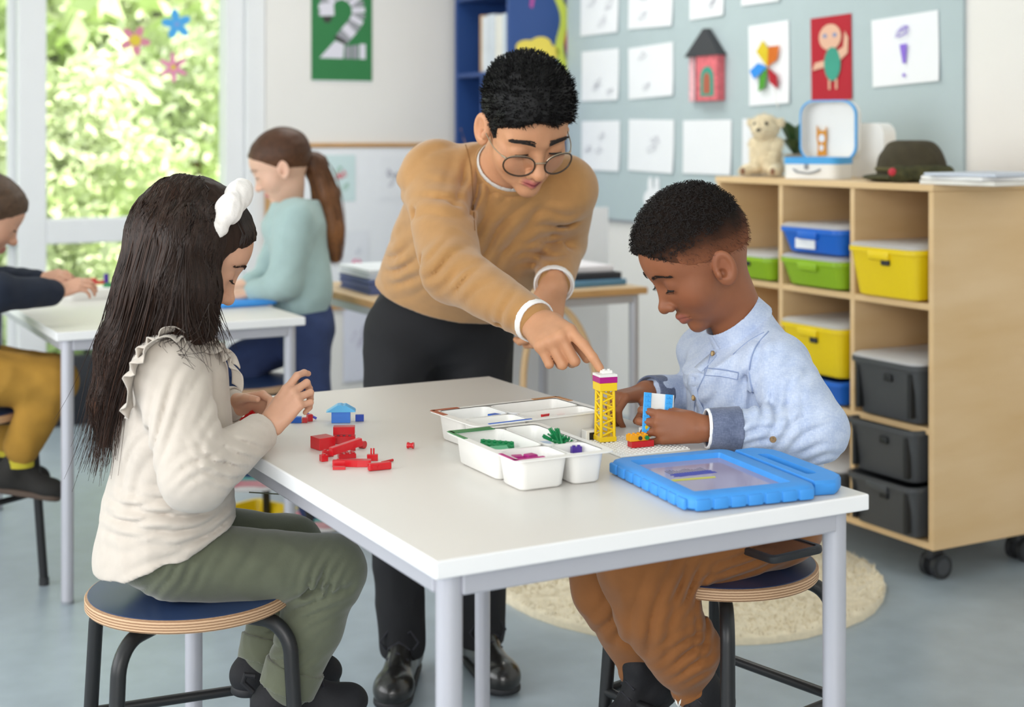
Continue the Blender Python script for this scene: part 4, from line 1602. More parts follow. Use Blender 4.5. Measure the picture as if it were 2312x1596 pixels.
b = MB()
b.box((0, 0, HT + 0.0065), (0.0305, 0.0305, 0.013), 0.0006, 1)
b.build('head_plate', M['yellow'], tw)
b = MB()
b.box((0, 0, HT + 0.0178), (0.031, 0.031, 0.0095), 0.0004, 1)
b.build('magenta_brick', M['magenta'], tw)
wt = MB()
wt.box((0, 0, HT + 0.0246), (0.031, 0.031, 0.004), 0.0004, 1)
wt.box((0.002, 0.001, HT + 0.0292), (0.017, 0.014, 0.005), 0.0004, 1)
wt.cyl((-0.002, 0.0, HT + 0.0317), (-0.002, 0.0, HT + 0.0335), 0.0026, None, 12)
wt.cyl((0.0065, 0.0, HT + 0.0317), (0.0065, 0.0, HT + 0.0335), 0.0026, None, 12)
wt.build('white_brick', M['whiteplastic'], tw)
TOWER_TOP = tw_p + Vector((0, 0, HT + 0.0266))

put(brick_mesh(5, 2, 0.0096, 0.008, False).build('toy_brick', M['red'], None), Vector((0.205, 2.306, TZ + 0.0052)), BPA - 0.05, 'red brick at the bottom of the model on the baseplate', 'brick', 'bricks of the model on the baseplate')
o = brick_mesh(4, 2, 0.0096, 0.008, True)
o2 = o.build('toy_brick', M['lightorange'], None)
put(o2, Vector((0.199, 2.305, TZ + 0.0150)), BPA - 0.05, 'amber brick on top of the red model brick', 'brick', 'bricks of the model on the baseplate')
b = MB()
b.cyl((0.001, -0.0085, 0.005), (0.001, -0.0105, 0.005), 0.0032, None, 14)
b.build('axle_hole', M['darkgrey'], o2, True)
b = MB()
b.cyl((0.0125, -0.0085, 0.005), (0.0125, -0.0115, 0.005), 0.0034, None, 12)
b.build('green_peg', M['brickgreen'], o2, True)
put(brick_mesh(1, 1, 0.02, 0.010, True).build('toy_brick', M['yellow'], None), Vector((0.216, 2.325, TZ + 0.0160)), BPA, 'yellow brick behind the held plate', 'brick', 'bricks of the model on the baseplate')
put(brick_mesh(2, 2, 0.0115, 0.008, True).build('toy_brick', M['whiteplastic'], None), Vector((0.216, 2.344, TZ + 0.0160)), BPA, 'white brick behind the yellow brick on the baseplate', 'brick', 'bricks of the model on the baseplate')
# small white motor cube in front of the tower
mc = thing('toy_cube', 'small white cube with a black window left of the tower', 'brick', tpt(1330, 996, 0.0003), math.radians(24))
b = MB()
b.box((0, 0, 0.0095), (0.020, 0.018, 0.019), 0.0015, 2)
b.build('body', M['whiteplastic'], mc)
b = MB()
b.box((0.002, -0.0092, 0.0095), (0.012, 0.0012, 0.012), 0.0005)
b.build('window', M['black'], mc)

# plate held by the boy: white with two blue studded strips
PLATE_C = at(1484, 934, 2.335)
pt = thing('held_plate', 'white plate with two blue studded strips in the boy\'s hand', 'brick', PLATE_C, 0)
pt.matrix_world = Matrix.Translation(PLATE_C) @ Matrix.Rotation(math.radians(16), 4, 'Z') @ Matrix.Rotation(math.radians(78), 4, 'X') @ Matrix.Rotation(math.radians(-8), 4, 'Z')
b = MB()
b.box((0.002, 0, 0), (0.05, 0.064, 0.0032), 0.0004, 1)
b.build('white_plate', M['whiteplastic'], pt)
for x in (-0.0195, 0.0175):
    b = MB()
    b.box((x, 0, 0.0034), (0.0125, 0.064, 0.0034), 0.0004, 1)
    st = b.build('blue_strip', M['azure'], pt)
    for i in range(8):
        for dx in (-0.003, 0.003):
            b = MB()
            b.cyl((x + dx, (i - 3.5) * 0.0078, 0.005), (x + dx, (i - 3.5) * 0.0078, 0.0068), 0.0021, None, 10)
            b.build('stud', M['azure'], st, True)

# ---- tablet in a blue foam case
ta = Vector((0.932, 0.36, 0)).normalized()
tb_ = Vector((-ta.y, ta.x, 0))
t0 = Vector((0.2333, 1.912, TZ))
tab = thing('tablet', 'tablet in a thick blue foam case with a carrying handle', 'tablet', t0, math.atan2(ta.y, ta.x))
W, L, HH = 0.205, 0.258, 0.021
b = MB()
out = [rrect(W / 2, L / 2, 0.022, z, 5, W / 2, L / 2) for z in (0.002,)]
rings = [rrect(W / 2 - 0.006, L / 2 - 0.006, 0.02, 0.0004, 5, W / 2, L / 2), rrect(W / 2, L / 2, 0.024, 0.005, 5, W / 2, L / 2), rrect(W / 2, L / 2, 0.024, HH - 0.007, 5, W / 2, L / 2),
         rrect(W / 2 - 0.003, L / 2 - 0.003, 0.022, HH - 0.002, 5, W / 2, L / 2), rrect(W / 2 - 0.008, L / 2 - 0.008, 0.018, HH, 5, W / 2, L / 2),
         rrect(W / 2 - 0.027, L / 2 - 0.029, 0.004, HH, 5, W / 2 - 0.003, L / 2), rrect(W / 2 - 0.029, L / 2 - 0.031, 0.003, HH - 0.008, 5, W / 2 - 0.003, L / 2)]
b.loft(rings)
case = b.build('foam_case', M['foam'], tab, True, 40)
# grip ridges along the two near edges
for k in range(7):
    b = MB()
    b.box((0.022 + k * 0.0265, 0.0012, 0.0095), (0.0235, 0.0065, 0.0155), 0.003, 2)
    b.build('grip_ridge', M['foam'], case, True)
for k in range(9):
    b = MB()
    b.box((0.0012, 0.022 + k * 0.0265, 0.0095), (0.0065, 0.0235, 0.0155), 0.003, 2)
    b.build('grip_ridge', M['foam'], case, True)
# handle: a slotted lug on the +x side
b = MB()
hx = W + 0.0015
HWd = 0.058
outer = [(hx, 0.018), (hx + 0.03, 0.014), (hx + HWd - 0.016, 0.024), (hx + HWd - 0.003, 0.038), (hx + HWd, 0.058), (hx + HWd, L - 0.058), (hx + HWd - 0.003, L - 0.038), (hx + HWd - 0.016, L - 0.024), (hx + 0.03, L - 0.014), (hx, L - 0.018)]
inner = [(hx + 0.014, 0.062), (hx + 0.018, 0.060), (hx + 0.024, 0.060), (hx + 0.031, 0.063), (hx + 0.033, 0.072), (hx + 0.033, L - 0.072), (hx + 0.031, L - 0.063), (hx + 0.024, L - 0.060), (hx + 0.018, L - 0.060), (hx + 0.014, L - 0.062)]
zz_ = [0.0008, 0.005, HH - 0.004, HH]
sc_ = [0.97, 1.0, 1.0, 0.97]
cxh, cyh = hx + HWd / 2, L / 2
rg = [[Vector((cxh + (x - cxh) * s_, cyh + (y - cyh) * s_, z)) for x, y in outer] for z, s_ in zip(zz_, sc_)]
rin = [[Vector((x, y, z)) for x, y in inner] for z in (HH, 0.0008)]
b.loft([rin[1], rg[0], rg[1], rg[2], rg[3], rin[0], rin[1]], False, False)
b.build('handle', M['foam'], tab, True, 40)


# screen with a sketch
def screen_mat():
    m = bpy.data.materials.new('tablet_screen')
    m.use_nodes = True
    nt = m.node_tree
    bs = nt.nodes['Principled BSDF']
    bs.inputs['Base Color'].default_value = (*lin('#3a3a48'), 1)
    bs.inputs['Roughness'].default_value = 0.12
    bs.inputs['Emission Color'].default_value = (*lin('#9a8fa8'), 1)
    bs.inputs['Emission Strength'].default_value = 0.55
    return m


sx0, sx1, sy0, sy1 = 0.027, W - 0.033, 0.031, L - 0.031
b = MB()
b.box(((sx0 + sx1) / 2, L / 2, HH - 0.0085), (sx1 - sx0 + 0.012, sy1 - sy0 + 0.012, 0.002))
scr = b.build('screen', screen_mat(), tab)
ink = mat('screen_ink', '#3f4690', 0.4, emit=0.35)
ink2 = mat('screen_ink_dark', '#4d4a5a', 0.4, emit=0.25)
yel = mat('screen_yellow', '#a8a83e', 0.4, emit=0.4)
zs = HH - 0.0074
cx0, cy0 = 0.085, 0.145
rs = random.Random(2)
b = MB()
for k in range(15):
    x = cx0 - 0.03 + k * 0.0042
    b.box((x, cy0 + 0.018 + 0.004 * math.sin(k), zs), (0.0011, 0.026, 0.0004), rot=None)
b.build('sketch_hatching', ink2, scr)['kind'] = 'stuff'
b = MB()
for k in range(12):
    y = cy0 - 0.006 + k * 0.0016
    b.tube([(cx0 - 0.035 + rs.uniform(0, 0.01), y, zs), (cx0, y + rs.uniform(-0.004, 0.004), zs), (cx0 + 0.03 + rs.uniform(0, 0.01), y + 0.003, zs)], 0.0006, 4)
b.build('sketch_lines', ink, scr)['kind'] = 'stuff'
b = MB()
b.prism([(cx0 - 0.05, cy0 - 0.028), (cx0 + 0.02, cy0 - 0.03), (cx0 + 0.022, cy0 - 0.022), (cx0 - 0.045, cy0 - 0.018)], zs, zs + 0.0004)
b.build('yellow_stroke', yel, scr)

# ---- things on the window table
def wpt(px, py):
    p = on_z(px, py, TZ)
    return Vector((p.x, p.y, TZ + 0.0003))


wt_g = 'toy pieces on the window table'
tr = thing('brick_tray', 'low white tray on the window table', 'tray', wpt(215, 672), ANG)
b = MB()
b.loft([rrect(0.09, 0.06, 0.02, 0.0), rrect(0.1, 0.07, 0.02, 0.03), rrect(0.095, 0.065, 0.018, 0.03), rrect(0.085, 0.055, 0.016, 0.004)])
b.build('tub', M['whiteplastic'], tr, True, 40)
for k, (px, py, nx, ny, hh, m_, lb, dz) in enumerate((
        (196, 660, 5, 2, 0.012, M['red'], 'long red brick in front of the window boy\'s hands', 0.031), (222, 664, 3, 1, 0.01, M['red'], 'short red brick on the tray on the window table', 0.031),
        (240, 662, 1, 1, 0.03, M['purple'], 'upright purple piece on the window table tray', 0.031), (216, 676, 2, 1, 0.01, M['orange'], 'orange brick on the window table', 0.004),
        (247, 670, 3, 2, 0.01, M['brickgreen'], 'green brick on the window table', 0.031))):
    o = brick_mesh(nx, ny, hh, 0.012, True).build('toy_brick', m_, None)
    put(o, wpt(px, py) + Vector((0, 0, dz)), ANG + 0.2 * k, lb, 'brick', wt_g)
bt = thing('tablet', 'blue tablet case on the window table before the girl in jeans', 'tablet', wpt(543, 688), ANG + 0.1)
b = MB()
b.loft([rrect(0.09, 0.065, 0.02, 0.0005), rrect(0.095, 0.07, 0.022, 0.006), rrect(0.095, 0.07, 0.022, 0.014), rrect(0.09, 0.065, 0.02, 0.019)])
b.build('foam_case', M['foam'], bt, True, 40)

# ----------------------------------------------------------------- sculpting tools: smooth-blended volumes -> one mesh
def A3(v):
    return np.array([v[0], v[1], v[2]], dtype=np.float64)


def nrm(v):
    v = A3(v)
    return v / np.linalg.norm(v)


class Field:
    def __init__(self):
        self.items = []
        self.disp = None

    def put(self, op, fn, c, r, k):
        self.items.append((op, fn, A3(c), r, k))
        return self

    # tapered capsule
    def rc(self, a, b, ra, rb=None, k=0.01, op='add'):
        a, b = A3(a), A3(b)
        rb = ra if rb is None else rb
        ba = b - a
        L2 = max(ba @ ba, 1e-12)

        def fn(P):
            q = P - a
            h = np.clip((q @ ba) / L2, 0, 1)
            return np.sqrt(((q - h[:, None] * ba) ** 2).sum(1)) - (ra + (rb - ra) * h)
        return self.put(op, fn, (a + b) / 2, math.sqrt(L2) / 2 + max(ra, rb), k)

    # flat-ended tapered cylinder
    def fr(self, a, b, ra, rb=None, k=0.002, op='add'):
        a, b = A3(a), A3(b)
        rb = ra if rb is None else rb
        L = np.linalg.norm(b - a)
        d = (b - a) / L

        def fn(P):
            q = P - a
            h = q @ d
            rad = np.sqrt(np.maximum(((q - h[:, None] * d) ** 2).sum(1), 0))
            w = rad - (ra + (rb - ra) * np.clip(h / L, 0, 1))
            return np.maximum(w, np.maximum(-h, h - L))
        return self.put(op, fn, (a + b) / 2, L / 2 + max(ra, rb), k)

    def sp(self, c, r, k=0.01, op='add'):
        c = A3(c)
        return self.put(op, lambda P: np.sqrt(((P - c) ** 2).sum(1)) - r, c, r, k)

    # ellipsoid with axes = columns of R
    def el(self, c, rad, R=None, k=0.01, op='add'):
        c = A3(c)
        rad = np.array(rad, dtype=float)
        R = np.eye(3) if R is None else np.array(R, dtype=float)

        def fn(P):
            q = (P - c) @ R
            k0 = np.sqrt(((q / rad) ** 2).sum(1))
            k1 = np.sqrt(((q / rad ** 2) ** 2).sum(1))
            return k0 * (k0 - 1) / np.maximum(k1, 1e-9)
        return self.put(op, fn, c, rad.max(), k)

    def box(self, c, half, R=None, r=0.003, k=0.004, op='add'):
        c = A3(c)
        half = np.array(half, dtype=float)
        R = np.eye(3) if R is None else np.array(R, dtype=float)

        def fn(P):
            q = np.abs((P - c) @ R) - (half - r)
            return np.sqrt((np.maximum(q, 0) ** 2).sum(1)) + np.minimum(q.max(1), 0) - r
        return self.put(op, fn, c, np.linalg.norm(half), k)

    # half space removed: everything on the side the normal points to
    def cut(self, p, n, k=0.002):
        p, n = A3(p), nrm(n)
        return self.put('sub', lambda P: -((P - p) @ n), p, 1e9, k)

    def fn_cut(self, fn, k=0.003):
        return self.put('sub', fn, (0, 0, 0), 1e9, k)

    def ev(self, P, items=None):
        d = None
        for op, fn, c, r, k in (self.items if items is None else items):
            e = fn(P)
            if d is None:
                d = e if op == 'add' else np.full(len(P), 1.0)
                continue
            if op == 'add':
                h = np.maximum(k - np.abs(d - e), 0) / k
                d = np.minimum(d, e) - h * h * k * 0.25
            else:
                e = -e
                h = np.maximum(k - np.abs(d - e), 0) / k
                d = np.maximum(d, e) + h * h * k * 0.25
        if d is None:
            d = np.full(len(P), 1.0)
        if self.disp is not None:
            m = np.abs(d) < 0.022
            if m.any():
                d[m] += self.disp(P[m])
        return d

    def bounds(self):
        lo = np.min([c - r for op, fn, c, r, k in self.items if op == 'add'], axis=0)
        hi = np.max([c + r for op, fn, c, r, k in self.items if op == 'add'], axis=0)
        return lo, hi

    def extract(self, vox, lo=None, hi=None):
        blo, bhi = self.bounds()
        pad = 3 * vox + 0.006
        lo = blo - pad if lo is None else np.maximum(A3(lo), blo - pad)
        hi = bhi + pad if hi is None else np.minimum(A3(hi), bhi + pad)
        B = 16
        nb = np.maximum(1, np.ceil((hi - lo) / (vox * B)).astype(int))
        n = nb * B + 1
        G = np.full(n, 1.0, dtype=np.float32)
        hd = vox * B * 0.5 * 1.7321
        bi = np.stack(np.meshgrid(*[np.arange(m) for m in nb], indexing='ij'), -1).reshape(-1, 3)
        cen = lo + (bi + 0.5) * B * vox
        dc = self.ev(cen)
        offs = np.stack(np.meshgrid(*[np.arange(B + 1)] * 3, indexing='ij'), -1).reshape(-1, 3) * vox
        for b_, c_, d_ in zip(bi, cen, dc):
            sl = tuple(slice(x * B, x * B + B + 1) for x in b_)
            if abs(d_) > hd * 1.15 + 0.010:
                if d_ < 0:
                    G[sl] = d_
                continue
            its = [it for it in self.items if np.linalg.norm(it[2] - c_) - it[3] - hd < 0.012 + it[4]]
            if not any(it[0] == 'add' for it in its):
                continue
            P = lo + b_ * B * vox + offs
            G[sl] = self.ev(P, its).reshape(B + 1, B + 1, B + 1)
        return surface_nets(G, lo, vox)


CORN = np.array([(i, j, k) for i in (0, 1) for j in (0, 1) for k in (0, 1)])
EDG = [(a, b) for a in range(8) for b in range(a + 1, 8) if np.abs(CORN[a] - CORN[b]).sum() == 1]


def surface_nets(G, lo, vox):
    S = G < 0
    nx, ny, nz = G.shape
    cnt = np.zeros((nx - 1, ny - 1, nz - 1), dtype=np.int8)
    for i, j, k in CORN:
        cnt += S[i:nx - 1 + i, j:ny - 1 + j, k:nz - 1 + k]
    act = np.argwhere((cnt > 0) & (cnt < 8))
    ids = np.full(cnt.shape, -1, dtype=np.int32)
    ids[act[:, 0], act[:, 1], act[:, 2]] = np.arange(len(act))
    vals = np.stack([G[act[:, 0] + i, act[:, 1] + j, act[:, 2] + k] for i, j, k in CORN], 1).astype(np.float64)
    acc = np.zeros((len(act), 3))
    num = np.zeros(len(act))
    for a, b in EDG:
        va, vb = vals[:, a], vals[:, b]
        m = (va < 0) != (vb < 0)
        t = np.where(m, va / np.where(m, va - vb, 1), 0)
        p = CORN[a] + t[:, None] * (CORN[b] - CORN[a])
        acc += np.where(m[:, None], p, 0)
        num += m
    V_ = lo + (act + acc / num[:, None]) * vox
    faces = []
    for ax in range(3):
        o = [0, 0, 0]
        o[ax] = 1
        A_ = S[:nx - o[0], :ny - o[1], :nz - o[2]]
        B_ = S[o[0]:, o[1]:, o[2]:]
        e = np.argwhere(A_ != B_)
        b, c = (ax + 1) % 3, (ax + 2) % 3
        e = e[(e[:, b] > 0) & (e[:, c] > 0) & (e[:, b] < G.shape[b] - 1) & (e[:, c] < G.shape[c] - 1)]
        db = np.zeros(3, int)
        db[b] = 1
        dcc = np.zeros(3, int)
        dcc[c] = 1

        def idx(q):
            return ids[q[:, 0], q[:, 1], q[:, 2]]
        q = np.stack([idx(e - db - dcc), idx(e - dcc), idx(e), idx(e - db)], 1)
        flip = ~S[e[:, 0], e[:, 1], e[:, 2]]
        q[flip] = q[flip][:, ::-1]
        faces.append(q)
    Fc = np.concatenate(faces)
    return V_, Fc[(Fc >= 0).all(1)]


def smooth_verts(V_, Fc, it=2, lam=0.5):
    n = len(V_)
    e = np.concatenate([Fc[:, [0, 1]], Fc[:, [1, 2]], Fc[:, [2, 3]], Fc[:, [3, 0]]])
    for _ in range(it):
        s = np.zeros_like(V_)
        c = np.zeros(n)
        for a, b in ((0, 1), (1, 0)):
            for x in range(3):
                s[:, x] += np.bincount(e[:, a], V_[e[:, b], x], n)
            c += np.bincount(e[:, a], minlength=n)
        V_ = V_ + lam * (s / np.maximum(c, 1)[:, None] - V_)
    return V_


def sculpt(name, field, vox, m, parent, col=None, lo=None, hi=None, smooth=1):
    V_, Fc = field.extract(vox, lo, hi)
    if smooth:
        V_ = smooth_verts(V_, Fc, smooth, 0.45)
    L = A3(parent.location) if parent else 0
    c = col(V_) if col else None
    return from_arrays(name, V_ - L, Fc, m, parent, True, c)


def merge(name, parts, m, parent, col=None):
    """several extracted regions of one body joined as one mesh"""
    vs, fs, n = [], [], 0
    for V_, Fc in parts:
        vs.append(V_)
        fs.append(Fc + n)
        n += len(V_)
    V_ = np.concatenate(vs)
    return from_arrays(name, V_ - A3(parent.location), np.concatenate(fs), m, parent, True, col(V_) if col else None)


def wob(P, f, seed, ax=(1, 1, 1)):
    rs = np.random.RandomState(seed)
    out = 0
    Q = P * np.array(ax)
    for i in range(4):
        d = rs.normal(size=3)
        d /= np.linalg.norm(d)
        e = rs.normal(size=3)
        e /= np.linalg.norm(e)
        out = out + np.sin(Q @ d * f * (0.7 + 0.35 * i) + rs.uniform(0, 6.28) + 1.4 * np.sin(Q @ e * f * 0.6 + rs.uniform(0, 6.28)))
    return out / 4


def folds(amp, f, seed, ax=(1, 1, 1), ridge=0.6):
    def fn(P):
        n = wob(P, f, seed, ax)
        return amp * (ridge * (np.abs(n) * 2 - 0.6) + (1 - ridge) * n)
    return fn


def gathers(fd, specs, base=None, seed=1, near=1.2, gain=1.5):
    """bunched cloth: each spec = (px, py, direction in degrees across the folds, spacing px, height m, reach along px, reach across px)"""
    G = []
    for px, py, ang, lam, amp, ra, rb in specs:
        d0 = A3(at(px, py, 1.0)) - np.array([0, 0, CAMZ])
        p0 = np.array([0, 0, CAMZ]) + d0 * near
        c = project_many(fd, [p0], d0, 4.0)[0]
        k = c[1] / F
        a = math.radians(ang)
        G.append((c, np.array([math.cos(a), 0, -math.sin(a)]), np.array([math.sin(a), 0, math.cos(a)]), lam * k, amp, ra * k, rb * k))

    def fn(P):
        out = base(P) if base is not None else np.zeros(len(P))
        for i, (c, ax, bx, lam, amp, ra, rb) in enumerate(G):
            q = P - c
            u, v, w = q @ ax, q @ bx, q[:, 1]
            e = (u / ra) ** 2 + (v / rb) ** 2 + (w / 0.07) ** 2
            m = e < 6
            if not m.any():
                continue
            uu = u[m] + 0.25 * lam * np.sin(v[m] / rb * 2.3 + i) + 0.18 * lam * wob(P[m], 45, seed + i)
            g = np.exp(-e[m])
            s = np.abs(np.sin(math.pi * uu / lam))
            out[m] -= gain * amp * g * (s - 0.6)
        return out
    return fn


def strands(name, lines, r0, r1, m, parent, sides=3, col=None):
    """lines: (n, k, 3) polylines -> thin tapered tubes in one mesh"""
    L = np.asarray(lines, dtype=np.float64)
    n, k, _ = L.shape
    T = np.gradient(L, axis=1)
    T /= np.maximum(np.linalg.norm(T, axis=2, keepdims=True), 1e-9)
    ref = np.array([0.31, 0.52, 0.79])
    X = np.cross(T, ref)
    X /= np.maximum(np.linalg.norm(X, axis=2, keepdims=True), 1e-9)
    Y_ = np.cross(T, X)
    rad = np.linspace(0, 1, k)
    rad = r0 + (r1 - r0) * rad ** 1.5
    vs = np.zeros((n, k, sides, 3))
    for s in range(sides):
        a = 2 * math.pi * s / sides
        vs[:, :, s] = L + (X * math.cos(a) + Y_ * math.sin(a)) * rad[None, :, None]
    base = (np.arange(n)[:, None, None] * k + np.arange(k - 1)[None, :, None]) * sides
    s = np.arange(sides)
    s2 = (s + 1) % sides
    q = np.stack([base + s, base + s2, base + sides + s2, base + sides + s], -1).reshape(-1, 4)
    V_ = vs.reshape(-1, 3)
    c = None
    if col is not None:
        c = np.repeat(np.asarray(col), k * sides, axis=0)
    return from_arrays(name, V_ - (A3(parent.location) if parent else 0), q, m, parent, True, c)


def resample(pts, k):
    p = np.asarray(pts, dtype=np.float64)
    d = np.r_[0, np.cumsum(np.linalg.norm(np.diff(p, axis=0), axis=1))]
    t = np.linspace(0, d[-1], k)
    # Catmull-Rom through the points
    idx = np.clip(np.searchsorted(d, t, side='right') - 1, 0, len(p) - 2)
    u = ((t - d[idx]) / np.maximum(d[idx + 1] - d[idx], 1e-9))[:, None]
    p0, p1, p2, p3 = p[np.maximum(idx - 1, 0)], p[idx], p[idx + 1], p[np.minimum(idx + 2, len(p) - 1)]
    return 0.5 * (2 * p1 + (p2 - p0) * u + (2 * p0 - 5 * p1 + 4 * p2 - p3) * u * u + (3 * p1 - p0 - 3 * p2 + p3) * u ** 3)


def push_out(fd, L, gap=0.0012, it=3):
    """lift polylines lying inside a volume onto its surface"""
    S = np.asarray(L)
    P = S.reshape(-1, 3).copy()
    for _ in range(it):
        d = fd.ev(P)
        m = d < gap
        if not m.any():
            break
        Q = P[m]
        e = 0.002
        g = np.stack([fd.ev(Q + np.eye(3)[i] * e) - d[m] for i in range(3)], 1)
        g /= np.maximum(np.linalg.norm(g, axis=1, keepdims=True), 1e-9)
        P[m] = Q + g * (gap - d[m])[:, None]
    return P.reshape(S.shape)


class Frame:
    """local x forward, y to the person's left, z up"""

    def __init__(self, C, fwd, up, s):
        self.C = A3(C)
        f = nrm(fwd)
        u = A3(up)
        u = u - f * (u @ f)
        u = u / np.linalg.norm(u)
        l = np.cross(u, f)
        self.R = np.stack([f, l, u], 1)
        self.s = s

    def p(self, x, y, z):
        return self.C + self.R @ (np.array([x, y, z]) * self.s)

    def loc(self, P):
        return ((P - self.C) @ self.R) / self.s


def head_field(fd, H, child=False, male=False):
    s = H.s
    p = H.p
    R = H.R

    def el(c, r, k, op='add', R2=None):
        fd.el(p(*c), np.array(r) * s, R if R2 is None else R2, k * s, op)

    def rc(a, b, ra, rb, k, op='add'):
        fd.rc(p(*a), p(*b), ra * s, rb * s, k * s, op)
    if child:
        el((-0.05, 0, 0.13), (0.43, 0.355, 0.375), 0.01)
        el((0.12, 0, -0.06), (0.27, 0.285, 0.37), 0.08)
        el((0.16, 0, 0.16), (0.225, 0.27, 0.23), 0.08)
        el((0.10, 0, -0.30), (0.235, 0.205, 0.17), 0.08)
        el((0.275, 0, -0.415), (0.075, 0.075, 0.07), 0.06)
    else:
        el((-0.05, 0, 0.13), (0.42, 0.325, 0.37), 0.01)
        el((0.10, 0, -0.08), (0.275, 0.262, 0.36), 0.08)
        el((0.17, 0, 0.16), (0.205, 0.245, 0.2), 0.08)
        el((0.10, 0, -0.31), (0.235, 0.205, 0.17), 0.07)
        el((0.265, 0, -0.41), (0.095, 0.10, 0.085), 0.05)
    for y in (-1, 1):
        el((0.19, 0.165 * y, -0.14), (0.13, 0.12, 0.14), 0.08)
        if male and not child:
            rc((0.345, 0.04 * y, 0.085), (0.27, 0.2 * y, 0.075), 0.04, 0.035, 0.06)
        el((0.42, 0.145 * y, 0.0), (0.075, 0.085, 0.06), 0.07, 'sub')
        fd.sp(p(0.285, 0.138 * y, -0.005), 0.084 * s, 0.018 * s)
    if child:
        rc((0.355, 0, 0.0), (0.425, 0, -0.15), 0.028, 0.042, 0.05)
        fd.sp(p(0.435, 0, -0.16), 0.044 * s, 0.03 * s)
        for y in (-1, 1):
            fd.sp(p(0.40, 0.045 * y, -0.175), 0.034 * s, 0.025 * s)
    else:
        rc((0.35, 0, 0.03), (0.435, 0, -0.15), 0.03, 0.042, 0.04)
        fd.sp(p(0.447, 0, -0.162), 0.048 * s, 0.03 * s)
        for y in (-1, 1):
            fd.sp(p(0.398, 0.058 * y, -0.18), 0.040 * s, 0.02 * s)
    for y in (-1, 1):
        fd.sp(p(0.425, 0.03 * y, -0.208), 0.012 * s, 0.012 * s, 'sub')
        rc((0.332, 0.085 * y, -0.297), (0.372, 0.0, -0.280), 0.013, 0.023, 0.025)
        rc((0.322, 0.075 * y, -0.312), (0.357, 0.0, -0.325), 0.013, 0.026, 0.025)
        rc((0.325, 0.1 * y, -0.303), (0.408, 0.0, -0.301), 0.005, 0.006, 0.010, 'sub')
        # ear
        Re = R @ np.array([[0.96, 0, -0.25], [0, 1, 0], [0.25, 0, 0.96]]) @ np.array([[math.cos(0.42 * y), math.sin(0.42 * y), 0], [-math.sin(0.42 * y), math.cos(0.42 * y), 0], [0, 0, 1]])
        w = 0.345 if child else 0.33
        ez = -0.075 if child else -0.03
        el((-0.03, (w + 0.020) * y, ez), (0.090, 0.034, 0.138), 0.015, 'add', Re)
        el((-0.022, (w + 0.058) * y, ez + 0.018), (0.058, 0.036, 0.095), 0.014, 'sub', Re)
        fd.sp(p(0.005, (w + 0.030) * y, ez - 0.02), 0.034 * s, 0.012 * s, 'sub')
        el((0.034, (w + 0.020) * y, ez - 0.015), (0.022, 0.022, 0.035), 0.012, 'add', Re)
        rc((-0.05, (w + 0.02) * y, ez + 0.05), (-0.045, (w + 0.016) * y, ez - 0.04), 0.012, 0.010, 0.012)
    return fd


def project(fd, p0, d, tmax=0.12):
    """march from p0 along d to the surface"""
    p = A3(p0).copy()
    d = nrm(d)
    t = 0
    for _ in range(60):
        e = fd.ev(p[None, :])[0]
        if e < 0.0002:
            break
        p = p + d * max(e * 0.8, 0.0002)
        t += e
        if t > tmax:
            break
    return p


def project_many(fd, P, D, tmax=0.2):
    P = np.array(P, dtype=np.float64)
    D = np.array(D, dtype=np.float64)
    D = D / np.linalg.norm(D, axis=-1, keepdims=True)
    D = np.broadcast_to(D, P.shape)
    live = np.ones(len(P), bool)
    t = np.zeros(len(P))
    for _ in range(45):
        e = fd.ev(P[live])
        step = np.where(e < 0.0002, 0, np.maximum(e * 0.85, 0.0002))
        P[live] += D[live] * step[:, None]
        t[live] += step
        idx = np.where(live)[0]
        live[idx[(e < 0.0002) | (t[idx] > tmax)]] = False
        if not live.any():
            break
    return P


def join_fields(*fs):
    o = Field()
    for f in fs:
        o.items += f.items
    return o


def skin_col(H, base, lip, blush=0.12, lid=None, stubble=None, hairline=None):
    base = np.array(lin(base))
    lipc = np.array(lin(lip))
    warm = np.array([1.12, 0.82, 0.78])

    def fn(P):
        q = H.loc(P)
        c = np.repeat(base[None, :], len(P), 0)

        def g(cx, cy, cz, rx, ry, rz):
            return np.exp(-(((q[:, 0] - cx) / rx) ** 2 + ((np.abs(q[:, 1]) - cy) / ry) ** 2 + ((q[:, 2] - cz) / rz) ** 2))
        w = blush * (g(0.3, 0.19, -0.14, 0.15, 0.09, 0.09) + 0.9 * g(0.45, 0, -0.16, 0.06, 0.05, 0.05) + 0.9 * g(-0.04, 0.36, -0.03, 0.1, 0.05, 0.14))
        c = c * (1 + (warm - 1) * np.minimum(w, 1)[:, None] * 4)
        w = np.clip(1.6 * np.exp(-(((np.abs(q[:, 1])) / 0.082) ** 4 + ((q[:, 2] + 0.301) / 0.036) ** 4)) * (q[:, 0] > 0.33), 0, 1)
        c = c * (1 - w[:, None]) + lipc * w[:, None]
        if lid is not None:
            w = np.clip(g(0.36, 0.14, 0.012, 0.1, 0.07, 0.03) * 0.7, 0, 1) * (q[:, 0] > 0.2)
            c = c * (1 - w[:, None]) + np.array(lin(lid)) * w[:, None]
        return c
    return fn


